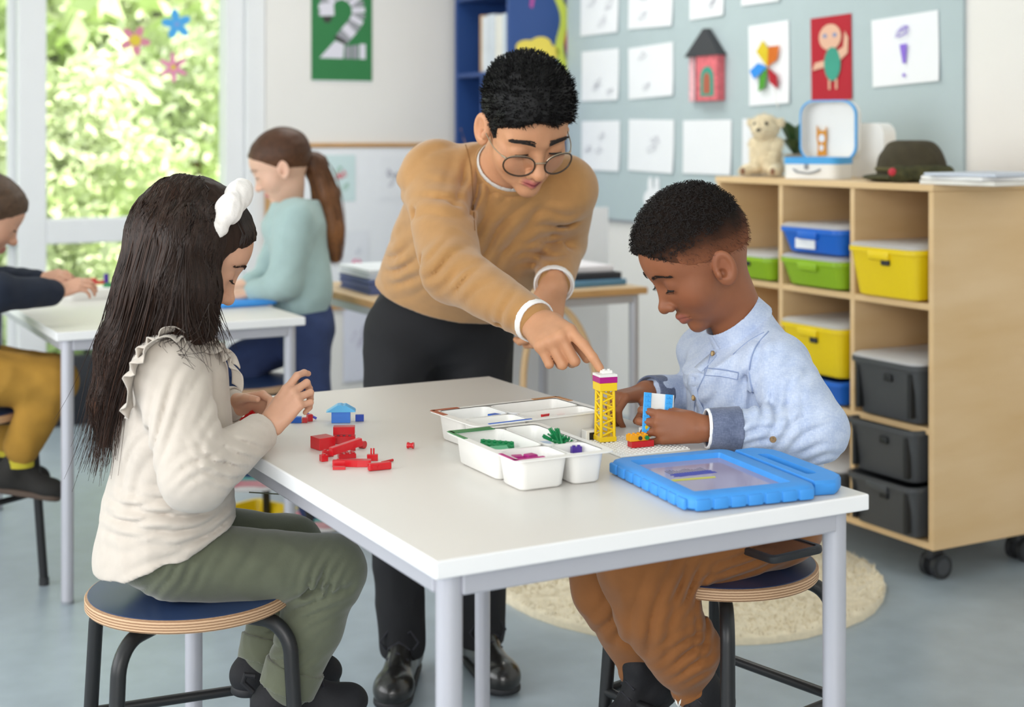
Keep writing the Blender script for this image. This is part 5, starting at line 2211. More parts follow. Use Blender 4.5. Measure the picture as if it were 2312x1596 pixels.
def lashes(fd, H, m, parent, y, el_top=-0.22, thick=0.0065, span=1.0):
    """dark lash line along the lowered lid"""
    c = H.p(0.285, 0.138 * y, -0.005)
    pts = []
    for i in range(9):
        a = (-0.62 + 1.3 * i / 8) * span
        e = el_top + 0.12 * math.cos(a * 1.6) - 0.1
        d = H.R @ np.array([math.cos(a) * math.cos(e), y * math.sin(a), math.sin(e)])
        pts.append(c + d * (0.0865 * H.s))
    L = resample(pts, 14)
    b = MB()
    rr = [thick * H.s * (0.35 + 0.65 * math.sin(math.pi * (0.12 + 0.8 * i / 13))) for i in range(14)]
    b.tube([Vector(p) - parent.location for p in L], rr, 6)
    o = b.build('eyelashes', m, parent, True, 80)
    # small hairs
    hs = []
    for i in range(1, 13):
        for q in range(2):
            p0 = L[i]
            d = nrm(p0 - c) * 0.8 + H.R[:, 2] * -0.35 + H.R[:, 1] * y * (i - 6) * 0.06
            hs.append(resample([p0, p0 + d * 0.022 * H.s, p0 + d * 0.038 * H.s + H.R[:, 2] * 0.008 * H.s], 4))
    strands('eyelash_hairs', hs, 0.0022 * H.s, 0.0006 * H.s, m, o_parent(o, parent))['kind'] = 'stuff'
    return o


def o_parent(o, parent):
    return parent


def brow(fd, H, m, parent, y, z=0.10, thick=1.0, arch=0.02, n=110, seed=1, y0=0.045, y1=0.225):
    rs = np.random.RandomState(seed)
    t = rs.uniform(0, 1, n)
    yy = y0 + (y1 - y0) * t
    zz = z + arch * np.sin(math.pi * np.minimum(1, t * 1.15)) - 0.012 * t + rs.uniform(-1, 1, n) * 0.017 * thick * (1 - 0.55 * t)
    st = np.stack([np.full(n, 0.52), yy * y, zz], 1) * H.s @ H.R.T + H.C
    p0 = project_many(fd, st, -H.R[:, 0]) + H.R[:, 0] * 0.004 * H.s
    d = np.stack([0.15 - 0.35 * t, np.full(n, y * 0.9), 0.35 - 0.6 * t], 1) @ H.R.T
    ls = np.stack([p0, p0 + d * 0.018 * H.s, p0 + d * 0.034 * H.s - H.R[:, 0] * 0.003 * H.s], 1)
    o = strands('eyebrow', ls, 0.0032 * H.s * thick, 0.001 * H.s, m, parent)
    o['kind'] = 'stuff'
    return o


# ----------------------------------------------------------------- hands
def hand(fd, wrist, X, Z, left, L, curl, spread=0.10, thumb=(0.5, 0.35, 0.3), kf=0.0022):
    """adds palm, five fingers; returns fingertip data [(tip, dir, dorsal, radius)]"""
    X = nrm(X)
    Z = A3(Z)
    Z = nrm(Z - X * (Z @ X))
    T = np.cross(Z, X)           # towards the thumb of a right hand
    if left:
        T = -T
    W = A3(wrist)

    def pt(x, t, z):
        return W + (X * x + T * t + Z * z) * L
    r = 0.052 * L
    bases = [(0.50, 0.155, 0.01), (0.525, 0.05, 0.018), (0.50, -0.055, 0.014), (0.455, -0.15, 0.0)]
    lens = [(0.235, 0.145, 0.115), (0.26, 0.165, 0.12), (0.24, 0.155, 0.115), (0.185, 0.115, 0.10)]
    fr_ = [0.050, 0.051, 0.048, 0.042]
    fd.rc(pt(-0.12, 0, 0), pt(0.06, 0, 0), 0.125 * L, 0.135 * L, 0.02 * L)
    for i, b_ in enumerate(bases):
        fd.rc(pt(0.04, b_[1] * 0.62, 0), pt(*b_), 0.088 * L, (0.068 if i < 3 else 0.062) * L, 0.06 * L)
    fd.el(pt(0.27, 0.0, -0.03), np.array([0.25, 0.175, 0.075]) * L, np.stack([X, T, Z], 1), 0.05 * L)
    # thumb
    a0, a1, a2 = thumb
    tb = pt(0.12, 0.13, -0.035)
    d1 = nrm(X * math.cos(a0) + T * math.sin(a0) - Z * a1)
    t1 = tb + d1 * 0.23 * L
    d2 = nrm(d1 + X * a2 * 0.6 - T * a2 * 0.7 - Z * a2 * 0.3)
    t2 = t1 + d2 * 0.17 * L
    d3 = nrm(d2 + X * a2 * 0.5 - T * a2 * 0.6)
    t3 = t2 + d3 * 0.115 * L
    fd.rc(tb, t1, 0.088 * L, 0.064 * L, 0.05 * L)
    tips = []
    for i in range(4):
        m_, p_, d_ = curl[i]
        sp_ = (1.5 - i) * spread
        ax = nrm(X * math.cos(sp_) + T * math.sin(sp_))
        a = pt(*bases[i])
        ang = 0
        for sgm, (le, fl) in enumerate(zip(lens[i], (m_, p_, d_))):
            ang += math.radians(fl)
            dr = ax * math.cos(ang) - Z * math.sin(ang)
            b_ = a + dr * le * L
            r0 = fr_[i] * L * (1.10 - 0.09 * sgm)
            r1 = fr_[i] * L * (1.0 - 0.1 * sgm)
            fd.rc(a, b_, r0, r1, (0.03 * L if sgm == 0 else kf))
            dors = Z * math.cos(ang) + ax * math.sin(ang)
            a = b_
        tips.append((a, dr, dors, fr_[i] * L * 0.8))
    fd.rc(t1, t2, 0.060 * L, 0.052 * L, 0.01 * L)
    fd.rc(t2, t3, 0.052 * L, 0.044 * L, 0.004 * L)
    tips.append((t3, d3, nrm(np.cross(d3, np.cross(Z, d3)) + T * 0.6), 0.044 * L))
    return tips


def seam(fd, pts_px, m, parent, r=0.0009, n=28, near=1.2, name='seam'):
    """stitched seam: a thin cord following the garment"""
    L = resample([(x, y, 0) for x, y in pts_px], n)
    P0, D = [], []
    for x, y, _ in L:
        d = A3(at(x, y, 1.0)) - np.array([0, 0, CAMZ])
        P0.append(np.array([0, 0, CAMZ]) + d * near)
        D.append(d)
    P = project_many(fd, P0, D, 3.0)
    b = MB()
    b.tube([Vector(p) - parent.location for p in P], r, 5)
    return b.build(name, m, parent, True)


def nails(tips, m, parent, only=None):
    for i, (p, d, n, r) in enumerate(tips):
        if only and i not in only:
            continue
        b = MB()
        d_, n_ = Vector(d), Vector(n)
        n_ = (n_ - d_ * n_.dot(d_)).normalized()
        s_ = d_.cross(n_)
        c = Vector(p) - parent.location + d_ * r * 0.15 + n_ * r * 0.80
        rows = []
        for u in np.linspace(-1, 1, 5):
            row = []
            for w in np.linspace(-1, 1, 5):
                row.append(c + d_ * (u * r * 0.75) + s_ * (w * r * 0.62) - n_ * (r * 0.28 * w * w + r * 0.25 * max(0, u) ** 2))
            rows.append(row)
        vs = [[b.bm.verts.new(x) for x in row] for row in rows]
        for a in range(4):
            for e in range(4):
                b.bm.faces.new((vs[a][e], vs[a][e + 1], vs[a + 1][e + 1], vs[a + 1][e]))
        b.build('fingernail', m, parent, True, 80)


M['hair_dark'] = mat('dark_brown_hair', '#2b1c14', 0.42, attr='Col', spec=0.35)
M['lash'] = mat('lash_black', '#15100e', 0.6)
M['nail_fair'] = mat('fair_nail', '#e0b5a6', 0.3)
M['nail_dark'] = mat('warm_nail', '#b98a78', 0.3)
M['shoe_black'] = mat('black_suede', '#15151a', 0.75, var=0.1, bump=0.2, bscale=200)
M['sole'] = mat('black_rubber', '#1b1c20', 0.6, var=0.05)
M['lace'] = mat('black_lace', '#22222a', 0.8)


def skin(name, var=0.04):
    return mat(name, '#c09070', 0.5, attr='Col', sss=0.12, var=var, vscale=45, spec=0.35, bump=0.06, bscale=350)


def shoe(parent, heel, toe, r, m, sole_m, up=(0, 0, 1), tongue=True, name='shoe', laces=True, h=None, lace_m=None):
    heel, toe = A3(heel), A3(toe)
    d = nrm(toe - heel)
    u = A3(up)
    u = nrm(u - d * (u @ d))
    l = np.cross(u, d)
    L = np.linalg.norm(toe - heel)
    R = np.stack([d, l, u], 1)
    h = h or r * 1.5
    f = Field()
    f.rc(heel + u * r * 0.75, toe - d * r * 0.4 + u * r * 0.55, r * 0.86, r * 0.78, 0.01)
    f.el(toe - d * r * 0.9 + u * r * 0.55, (r * 1.35, r * 1.02, r * 0.78), R, 0.015)
    f.rc(heel + u * r * 0.8 + d * r * 0.25, heel + d * L * 0.22 + u * (h + r * 1.1), r * 0.9, r * 0.80, 0.02)
    f.rc(heel + d * L * 0.28 + u * (h + r * 0.6), heel + d * L * 0.66 + u * r * 0.95, r * 0.62, r * 0.5, 0.015)
    f.cut(heel, -u)
    o = sculpt(name, f, max(0.0025, r * 0.08), m, parent, smooth=2)
    f = Field()
    f.rc(heel + d * r * 0.05, toe - d * r * 0.55, r * 0.88, r * 0.96, 0.01)
    f.cut(heel + u * 0.010, u, 0.003)
    f.cut(heel - u * 0.006, -u, 0.003)
    sculpt('sole', f, max(0.003, r * 0.09), sole_m, o_empty(o, parent), smooth=1)
    if laces:
        for k in range(4):
            c = heel + d * L * (0.36 + 0.11 * k) + u * (h * (1.25 - 0.27 * k) + r * 0.72)
            b = MB()
            b.tube([Vector(c - l * r * 0.55 - u * r * 0.25) - parent.location, Vector(c + u * r * 0.12) - parent.location, Vector(c + l * r * 0.55 - u * r * 0.25) - parent.location], r * 0.07, 6)
            b.build('lace', lace_m or M['lace'], parent, True)
    return o


def o_empty(o, parent):
    return parent

# ================================================================= the boy in the pale blue shirt
def build_boy():
    th = thing('person', 'boy in a pale blue collarless shirt and brown trousers building with bricks', 'person', (BST[0], BST[1], 0.0))
    fb = nrm((-0.92, -0.38, 0))
    lf = np.cross((0, 0, 1), fb)            # his left, towards the camera
    up = np.array([0, 0, 1.0])
    Rb = np.stack([fb, lf, up], 1)
    hip = np.array([0.425, 2.505, 0.565])
    # ---- head
    yaw = math.radians(15)
    p_ = math.radians(34)
    fh = np.array([-math.cos(yaw), -math.sin(yaw), 0])
    fwd = fh * math.cos(p_) - up * math.sin(p_)
    upv = fh * math.sin(p_) + up * math.cos(p_)
    H = Frame(at(1575, 583, 2.47), fwd, upv, 0.222)
    hf = head_field(Field(), H, child=True)
    neck = np.array([0.396, 2.497, 0.872])
    axn = nrm(np.array([-0.60, -0.16, 0.76]))
    hf.rc(H.p(-0.12, 0, -0.12), neck, 0.19 * H.s, 0.046, 0.03)
    hf.rc(neck, neck - axn * 0.05 + np.array([0.015, 0.0, -0.02]), 0.044, 0.05, 0.02)
    # ---- arms and hands
    shN = np.array([0.440, 2.415, 0.815])
    elN = np.array([0.480, 2.325, 0.728])
    wrN = A3(at(1592, 973, 2.31)) + np.array([0, 0, 0.004])
    shF = np.array([0.352, 2.615, 0.815])
    elF = np.array([0.36, 2.68, 0.72])
    wrF = np.array([0.236, 2.545, 0.752])
    af = Field()
    af.rc(elN, wrN, 0.026, 0.021, 0.01)
    tipsN = hand(af, wrN + np.array([-0.008, 0, 0.0]), (-1, 0.06, 0.02), (0.02, -1, 0.22), True, 0.128,
                 [(30, 48, 30), (34, 50, 32), (36, 52, 32), (38, 52, 32)], spread=0.16, thumb=(0.30, 0.55, 0.2))
    af2 = Field()
    af2.rc(elF, wrF, 0.026, 0.021, 0.01)
    tipsF = hand(af2, wrF, (-0.72, -0.52, -0.02), (-0.25, -0.15, 0.95), False, 0.125,
                 [(42, 58, 25), (48, 60, 30), (52, 62, 30), (54, 62, 30)], spread=0.10, thumb=(0.7, 0.55, 0.25))
    core = Field()
    for s_, e_ in ((shN, elN), (shF, elF)):
        core.rc(neck - axn * 0.05, s_, 0.022, 0.022, 0.01)
        core.rc(s_, e_, 0.022, 0.026, 0.01)
    parts = [join_fields(hf, af, af2, core).extract(0.0020)]
    hN, kN, aN = np.array([0.452, 2.432, 0.55]), np.array([0.200, 2.328, 0.508]), A3(at(1560, 1540, 2.37))
    hF, kF, aF = np.array([0.396, 2.569, 0.55]), np.array([0.143, 2.466, 0.508]), A3(at(1440, 1500, 2.47))
    base = '#8f5a3e'
    merge('body', parts, skin('boy_skin'), th, skin_col(H, base, '#9a5b4c', 0.06, '#7a4a35'))
    for y in (-1, 1):
        lashes(hf, H, M['lash'], th, y, -0.30, 0.0085)
        brow(hf, H, mat('boy_brow', '#2a1a12', 0.8), th, y, 0.095, 0.9, 0.022, 120, 3 + y)
    nails(tipsN, M['nail_dark'], th, (0, 1, 2, 3))
    nails(tipsF, M['nail_dark'], th, (0, 1))

    # ---- hair: short curls, faded sides
    def hl(P):
        q = H.loc(P)
        ay = np.abs(q[:, 1])
        l1 = (q[:, 2] - 0.265) - 1.05 * (q[:, 0] - 0.335) + 0.12 * (ay - 0.1)
        l2 = (q[:, 2] - 0.03) - 0.30 * (q[:, 0] - 0.05)
        return (np.minimum(l1, l2) + 0.012 * wob(P, 420, 6)) * H.s * 0.7

    f = Field()
    f.el(H.p(-0.05, 0, 0.13), np.array([0.437, 0.3605, 0.392]) * H.s, H.R, 0.01)
    f.el(H.p(0.16, 0, 0.165), np.array([0.235, 0.275, 0.245]) * H.s, H.R, 0.08 * H.s)
    f.el(H.p(-0.02, 0, 0.27), np.array([0.40, 0.30, 0.30]) * H.s, H.R, 0.06 * H.s)
    f.fn_cut(hl, 0.004)
    rs = np.random.RandomState(8)

    def curls(P):
        q = H.loc(P)
        top = np.clip((q[:, 2] - 0.16) / 0.18, 0, 1)
        return -top * 0.0028 * (wob(P, 520, 3) + 0.6 * wob(P, 900, 4))
    f.disp = curls
    d0, d1 = np.array(lin('#1d1511')), np.array(lin('#5f3b29'))

    def hc(P):
        q = H.loc(P)
        t = np.clip((q[:, 2] + 0.06 * wob(P, 60, 5) - 0.02 - 0.12 * np.clip(q[:, 0], -1, 0.2)) / 0.27, 0, 1)[:, None]
        t = t * t * (3 - 2 * t)
        c = d1 * (1 - t) + d0 * t
        w = np.clip(hl(P) / (H.s * 0.11), 0, 1)
        w = np.where(q[:, 0] > 0.22, 1.0, w)[:, None]
        return np.array(lin('#8a563c')) * (1 - w) + c * w
    hair = sculpt('hair', f, 0.0019, mat('boy_hair', '#1d1511', 0.85, attr='Col', spec=0.15, bump=0.5, bscale=900, var=0.25), th, hc, smooth=0)
    # tiny curls standing off the top
    V_ = np.array([v.co for v in hair.data.vertices]) + A3(th.location)
    q = H.loc(V_)
    top = np.where(q[:, 2] > 0.20)[0]
    pick = rs.choice(top, 2600)
    ls = []
    for i in pick:
        p0 = V_[i]
        n = nrm(p0 - H.p(-0.02, 0, 0.05))
        a = nrm(np.cross(n, rs.normal(size=3)))
        b_ = np.cross(n, a)
        R_ = rs.uniform(0.0016, 0.003)
        ph = rs.uniform(0, 6.28)
        tt = np.linspace(0, 1, 6)
        ls.append([p0 + n * (0.0005 + 0.006 * t) + (a * math.cos(ph + 5 * t) + b_ * math.sin(ph + 5 * t)) * R_ for t in tt])
    o = strands('hair_curls', ls, 0.0007, 0.0003, mat('boy_curl', '#191210', 0.8), th)
    o['kind'] = 'stuff'
    sd = np.where((q[:, 2] < 0.22) & (q[:, 2] > -0.2))[0]
    pick = rs.choice(sd, 2200)
    ls, cs = [], []
    for i in pick:
        p0 = V_[i]
        n = nrm(p0 - H.p(-0.05, 0, 0.1))
        dn = nrm(-H.R[:, 2] * 0.8 - H.R[:, 0] * 0.3 + rs.normal(size=3) * 0.35)
        ls.append([p0, p0 + n * 0.0008 + dn * 0.003, p0 + n * 0.0006 + dn * 0.006])
        cs.append(hc(p0[None])[0] * rs.uniform(0.35, 1.5))
    o = strands('hair_fade', ls, 0.0004, 0.0002, mat('boy_fade', '#3a2419', 0.8, attr='Col'), th, col=cs)
    o['kind'] = 'stuff'

    # ---- shirt
    f = Field()
    f.el((0.402, 2.512, 0.775), (0.088, 0.118, 0.125), Rb, 0.02)
    f.el((0.418, 2.508, 0.655), (0.105, 0.13, 0.15), Rb, 0.05)
    f.el((0.425, 2.505, 0.575), (0.115, 0.14, 0.085), Rb, 0.05)
    f.rc(neck + axn * 0.004, neck - up * 0.05, 0.057, 0.088, 0.03)
    f.rc(neck + fb * 0.03 - up * 0.012, neck + fb * 0.03 - up * 0.07, 0.05, 0.07, 0.03)
    f.rc((0.42, 2.46, 0.842), shN, 0.045, 0.055, 0.03)
    f.rc((0.375, 2.56, 0.842), shF, 0.045, 0.05, 0.03)
    f.rc(shN, elN + np.array([0.006, 0.004, 0.004]), 0.056, 0.054, 0.02)
    f.rc(elN + np.array([0.006, 0.004, 0.0]), wrN + (elN - wrN) * 0.34, 0.050, 0.033, 0.015)
    f.rc(shF, elF, 0.05, 0.042, 0.02)
    f.rc(elF, wrF + (elF - wrF) * 0.12, 0.042, 0.031, 0.015)
    # creases: inside of the elbow, armpit, back
    f.rc(elN + np.array([-0.075, -0.05, 0.06]), elN + np.array([-0.015, -0.06, 0.045]), 0.008, 0.003, 0.016, 'sub')
    f.rc(elN + np.array([-0.075, -0.045, 0.05]), elN + np.array([0.01, -0.058, 0.0]), 0.006, 0.002, 0.014, 'sub')
    f.rc((0.395, 2.40, 0.80), (0.405, 2.40, 0.70), 0.006, 0.004, 0.016, 'sub')
    f.rc((0.40, 2.395, 0.76), (0.43, 2.375, 0.72), 0.005, 0.003, 0.014, 'sub')
    # neck opening
    f.cut(neck + axn * 0.004, axn, 0.003)
    f.rc(neck - axn * 0.0, neck + axn * 0.05, 0.046, 0.052, 0.004, 'sub')
    f.cut((0.42, 2.5, 0.522), (0.1, 0, -1))
    f.disp = gathers(f, [(1745, 905, 20, 30, 0.007, 60, 60), (1700, 975, 80, 26, 0.006, 40, 70), (1800, 960, 50, 34, 0.006, 60, 60), (1700, 830, 10, 36, 0.005, 45, 80),
                         (1600, 900, 25, 40, 0.004, 70, 70), (1570, 840, 60, 34, 0.004, 40, 50), (1800, 860, 70, 44, 0.004, 60, 50), (1845, 1040, 80, 30, 0.005, 50, 50)],
                     folds(0.0030, 58, 21, (1, 1, 0.55), 0.6))
    chambray = weave('pale_blue_chambray', '#9fb0d2', '#c9d3e6', 1500, 0.9)
    sh = sculpt('shirt', f, 0.0034, chambray, th, smooth=1)
    shf = f
    # band collar
    c = Field()
    c.fr(neck - axn * 0.004, neck + axn * 0.031, 0.0615, 0.0545, 0.002)
    c.fr(neck - axn * 0.03, neck + axn * 0.05, 0.0575, 0.0500, 0.002, 'sub')
    gp = nrm(fb - axn * (fb @ axn))
    c.rc(neck + gp * 0.06 - axn * 0.01, neck + gp * 0.06 + axn * 0.045, 0.003, 0.006, 0.002, 'sub')
    g0 = neck + nrm(fb * 0.9 + np.array([0, 0, -0.2])) * 0.05
    sculpt('collar', c, 0.0018, chambray, th, smooth=2)
    # placket strip, buttons, pocket
    pl = []
    for t in np.linspace(0, 1, 12):
        p0 = neck + fb * 0.14 + up * (-0.005 - 0.2 * t) + lf * 0.004
        q_ = project(shf, p0 + fb * 0.05, -fb, 0.3)
        if np.linalg.norm(q_ - (neck + fb * 0.06 + up * (-0.2 * t))) < 0.09:
            pl.append(q_)
    b = MB()
    vs = []
    for i, p0 in enumerate(pl):
        for s_ in (-1, 1):
            q_ = project(shf, p0 + fb * 0.03 + lf * 0.011 * s_, -fb, 0.2)
            if np.linalg.norm(q_ - p0) > 0.03:
                q_ = p0 + lf * 0.011 * s_
            vs.append((Vector(q_ - fb * -0.0016) - th.location))
    bv = [b.bm.verts.new(v) for v in vs]
    for i in range(len(pl) - 1):
        b.bm.faces.new((bv[2 * i], bv[2 * i + 1], bv[2 * i + 3], bv[2 * i + 2]))
    o = b.build('placket', chambray, th, True)
    sm = o.modifiers.new('thick', 'SOLIDIFY')
    sm.thickness = 0.0016
    wood = mat('horn_button', '#9a7b52', 0.45, color2='#6d5232', vscale=400)
    for t in (0.10, 0.47, 0.85):
        p0 = pl[int(t * (len(pl) - 1))]
        n = nrm(fb + up * 0.15)
        b = MB()
        P0 = Vector(p0) - th.location + Vector(n) * 0.002
        b.cyl(P0, P0 + Vector(n) * 0.0022, 0.0052, 0.0048, 18)
        bt = b.build('button', wood, th, True)
        b = MB()
        b.cyl(P0 + Vector(n) * 0.0012, P0 + Vector(n) * 0.0025, 0.0036, 0.0034, 14)
        b.build('button_rim', mat('horn_light', '#c2a678', 0.4), bt, True)
    st = mat('blue_stitching', '#8f9fc2', 0.9)
    seam(shf, [(1606, 792), (1594, 840), (1574, 885), (1568, 930), (1580, 975)], st, th, 0.0012)
    seam(shf, [(1592, 831), (1630, 834), (1667, 841)], st, th, 0.0013, name='pocket_seam')
    seam(shf, [(1590, 847), (1628, 850), (1665, 857)], st, th, 0.0008, name='pocket_seam')
    seam(shf, [(1592, 831), (1590, 847)], st, th, 0.0008, 5, name='pocket_seam')
    seam(shf, [(1667, 841), (1665, 857)], st, th, 0.0008, 5, name='pocket_seam')
    seam(shf, [(1735, 748), (1705, 785), (1692, 835), (1700, 890)], st, th, 0.0013, name='armhole_seam')
    seam(shf, [(1655, 800), (1690, 770), (1725, 750)], st, th, 0.0009, name='yoke_seam')
    # turned-back cuffs
    cuff_m = weave('slate_chambray', '#4c5670', '#77809a', 1500, 0.9)
    d = nrm(elN - wrN)
    c = Field()
    c.fr(wrN + d * 0.004, wrN + d * 0.056, 0.0325, 0.0365, 0.003)
    c.fr(wrN - d * 0.02, wrN + d * 0.03, 0.028, 0.029, 0.002, 'sub')
    c.disp = folds(0.0008, 110, 5)
    sculpt('cuff', c, 0.0022, cuff_m, th, smooth=2)
    c = Field()
    c.fr(wrN + d * 0.0005, wrN + d * 0.006, 0.031, 0.0325, 0.001)
    c.fr(wrN - d * 0.02, wrN + d * 0.03, 0.0285, 0.0285, 0.001, 'sub')
    sculpt('cuff_edge', c, 0.0015, M['paper'], th, smooth=1)
    d = nrm(elF - wrF)
    c = Field()
    c.fr(wrF + d * 0.004, wrF + d * 0.045, 0.030, 0.033, 0.003)
    c.fr(wrF - d * 0.02, wrF + d * 0.03, 0.026, 0.026, 0.002, 'sub')
    sculpt('cuff', c, 0.0026, cuff_m, th, smooth=2)
    # sleeve-tab button near the elbow
    p0 = project(shf, A3(at(1767, 1017, 2.2)), (0, 1, 0), 0.3)
    b = MB()
    P0 = Vector(p0) - th.location
    b.cyl(P0, P0 + Vector((0, -0.0035, 0.0004)), 0.0055, 0.005, 16)
    b.build('button', wood, th, True)

    # ---- trousers
    f = Field()
    f.el(hip - up * 0.012, (0.105, 0.125, 0.078), Rb, 0.02)
    for h_, k_, a_, w in ((hN, kN, aN, 1.0), (hF, kF, aF, 0.95)):
        sh_ = k_ + (a_ - k_) * 0.72 + np.array([0.012, 0.0, 0.0])
        f.rc(h_, k_, 0.068 * w, 0.058 * w, 0.02)
        f.rc(k_, k_ + (a_ - k_) * 0.35, 0.060 * w, 0.066 * w, 0.02)
        f.rc(k_ + (a_ - k_) * 0.35, sh_, 0.066 * w, 0.060 * w, 0.02)
        f.rc(sh_, a_, 0.058 * w, 0.036 * w, 0.012)
    # deep creases behind the near knee and down the shin
    f.disp = gathers(f, [(1560, 1320, 40, 30, 0.008, 50, 60), (1480, 1400, 15, 44, 0.007, 60, 120), (1560, 1480, 60, 30, 0.008, 60, 60), (1380, 1400, 20, 40, 0.006, 40, 90), (1690, 1270, 70, 26, 0.006, 60, 110), (1590, 1420, 10, 26, 0.006, 30, 60)],
                     folds(0.0042, 50, 33, (1, 1, 0.5), 0.7))
    brown = mat('brown_cotton', '#8a5526', 0.85, var=0.10, vscale=18, bump=0.12, bscale=700, sheen=0.15)
    sculpt('trousers', f, 0.004, brown, th, smooth=1)
    for a_ in (aN, aF):
        c = Field()
        c.rc(a_ + up * 0.018, a_ - up * 0.008, 0.036, 0.034, 0.006)
        c.disp = folds(0.002, 150, 7, (1, 1, 0.3))
        sculpt('trouser_cuff', c, 0.003, brown, th, smooth=1)

    # ---- shoes resting on the footrest
    hlN = aN + np.array([0.052, 0.03, -0.062])
    shoe(th, hlN, hlN + nrm(fb * 0.6 + np.array([0, -0.35, -0.25])) * 0.125, 0.031, M['shoe_black'], M['sole'])
    hlF = aF + np.array([0.045, 0.01, -0.056])
    shoe(th, hlF, hlF + nrm(fb * 0.8 + np.array([0, -0.2, -0.4])) * 0.125, 0.031, M['shoe_black'], M['sole'])
    # pale leaf mark on the near shoe's tongue
    b = MB()
    cpos = at(1531, 1590, 2.27)
    for sgn in (-1, 1):
        pts = [(0, -0.004), (sgn * 0.004, 0.002), (sgn * 0.005, 0.008), (sgn * 0.0015, 0.004)]
        pts = pts if sgn > 0 else pts[::-1]
        b.prism(pts, 0, 0.001, Matrix.Translation(cpos - th.location) @ Matrix.Rotation(math.radians(75), 4, 'X'))
    b.build('tongue_mark', mat('pale_print', '#d8d8d4', 0.6), th)
    # white stripe on the far shoe
    # tablet frame on his lap
    lt = thing('dark_tablet', 'dark-framed tablet lying on the boy\'s lap under the table edge', 'tablet', at(1752, 1236, 2.33))
    lt.rotation_euler = (math.radians(-6), math.radians(-6), math.radians(20))
    b = MB()
    b.loft([rrect(0.046, 0.07, 0.012, -0.006), rrect(0.048, 0.072, 0.014, -0.003), rrect(0.048, 0.072, 0.014, 0.004), rrect(0.045, 0.069, 0.012, 0.006), rrect(0.040, 0.064, 0.008, 0.006), rrect(0.040, 0.064, 0.008, 0.003)])
    b.build('frame', M['darkgrey'], lt, True)
    b = MB()
    b.box((0, 0, 0.0035), (0.078, 0.126, 0.001))
    b.build('screen', mat('dim_screen', '#5a4038', 0.15), lt)
    return th


build_boy()

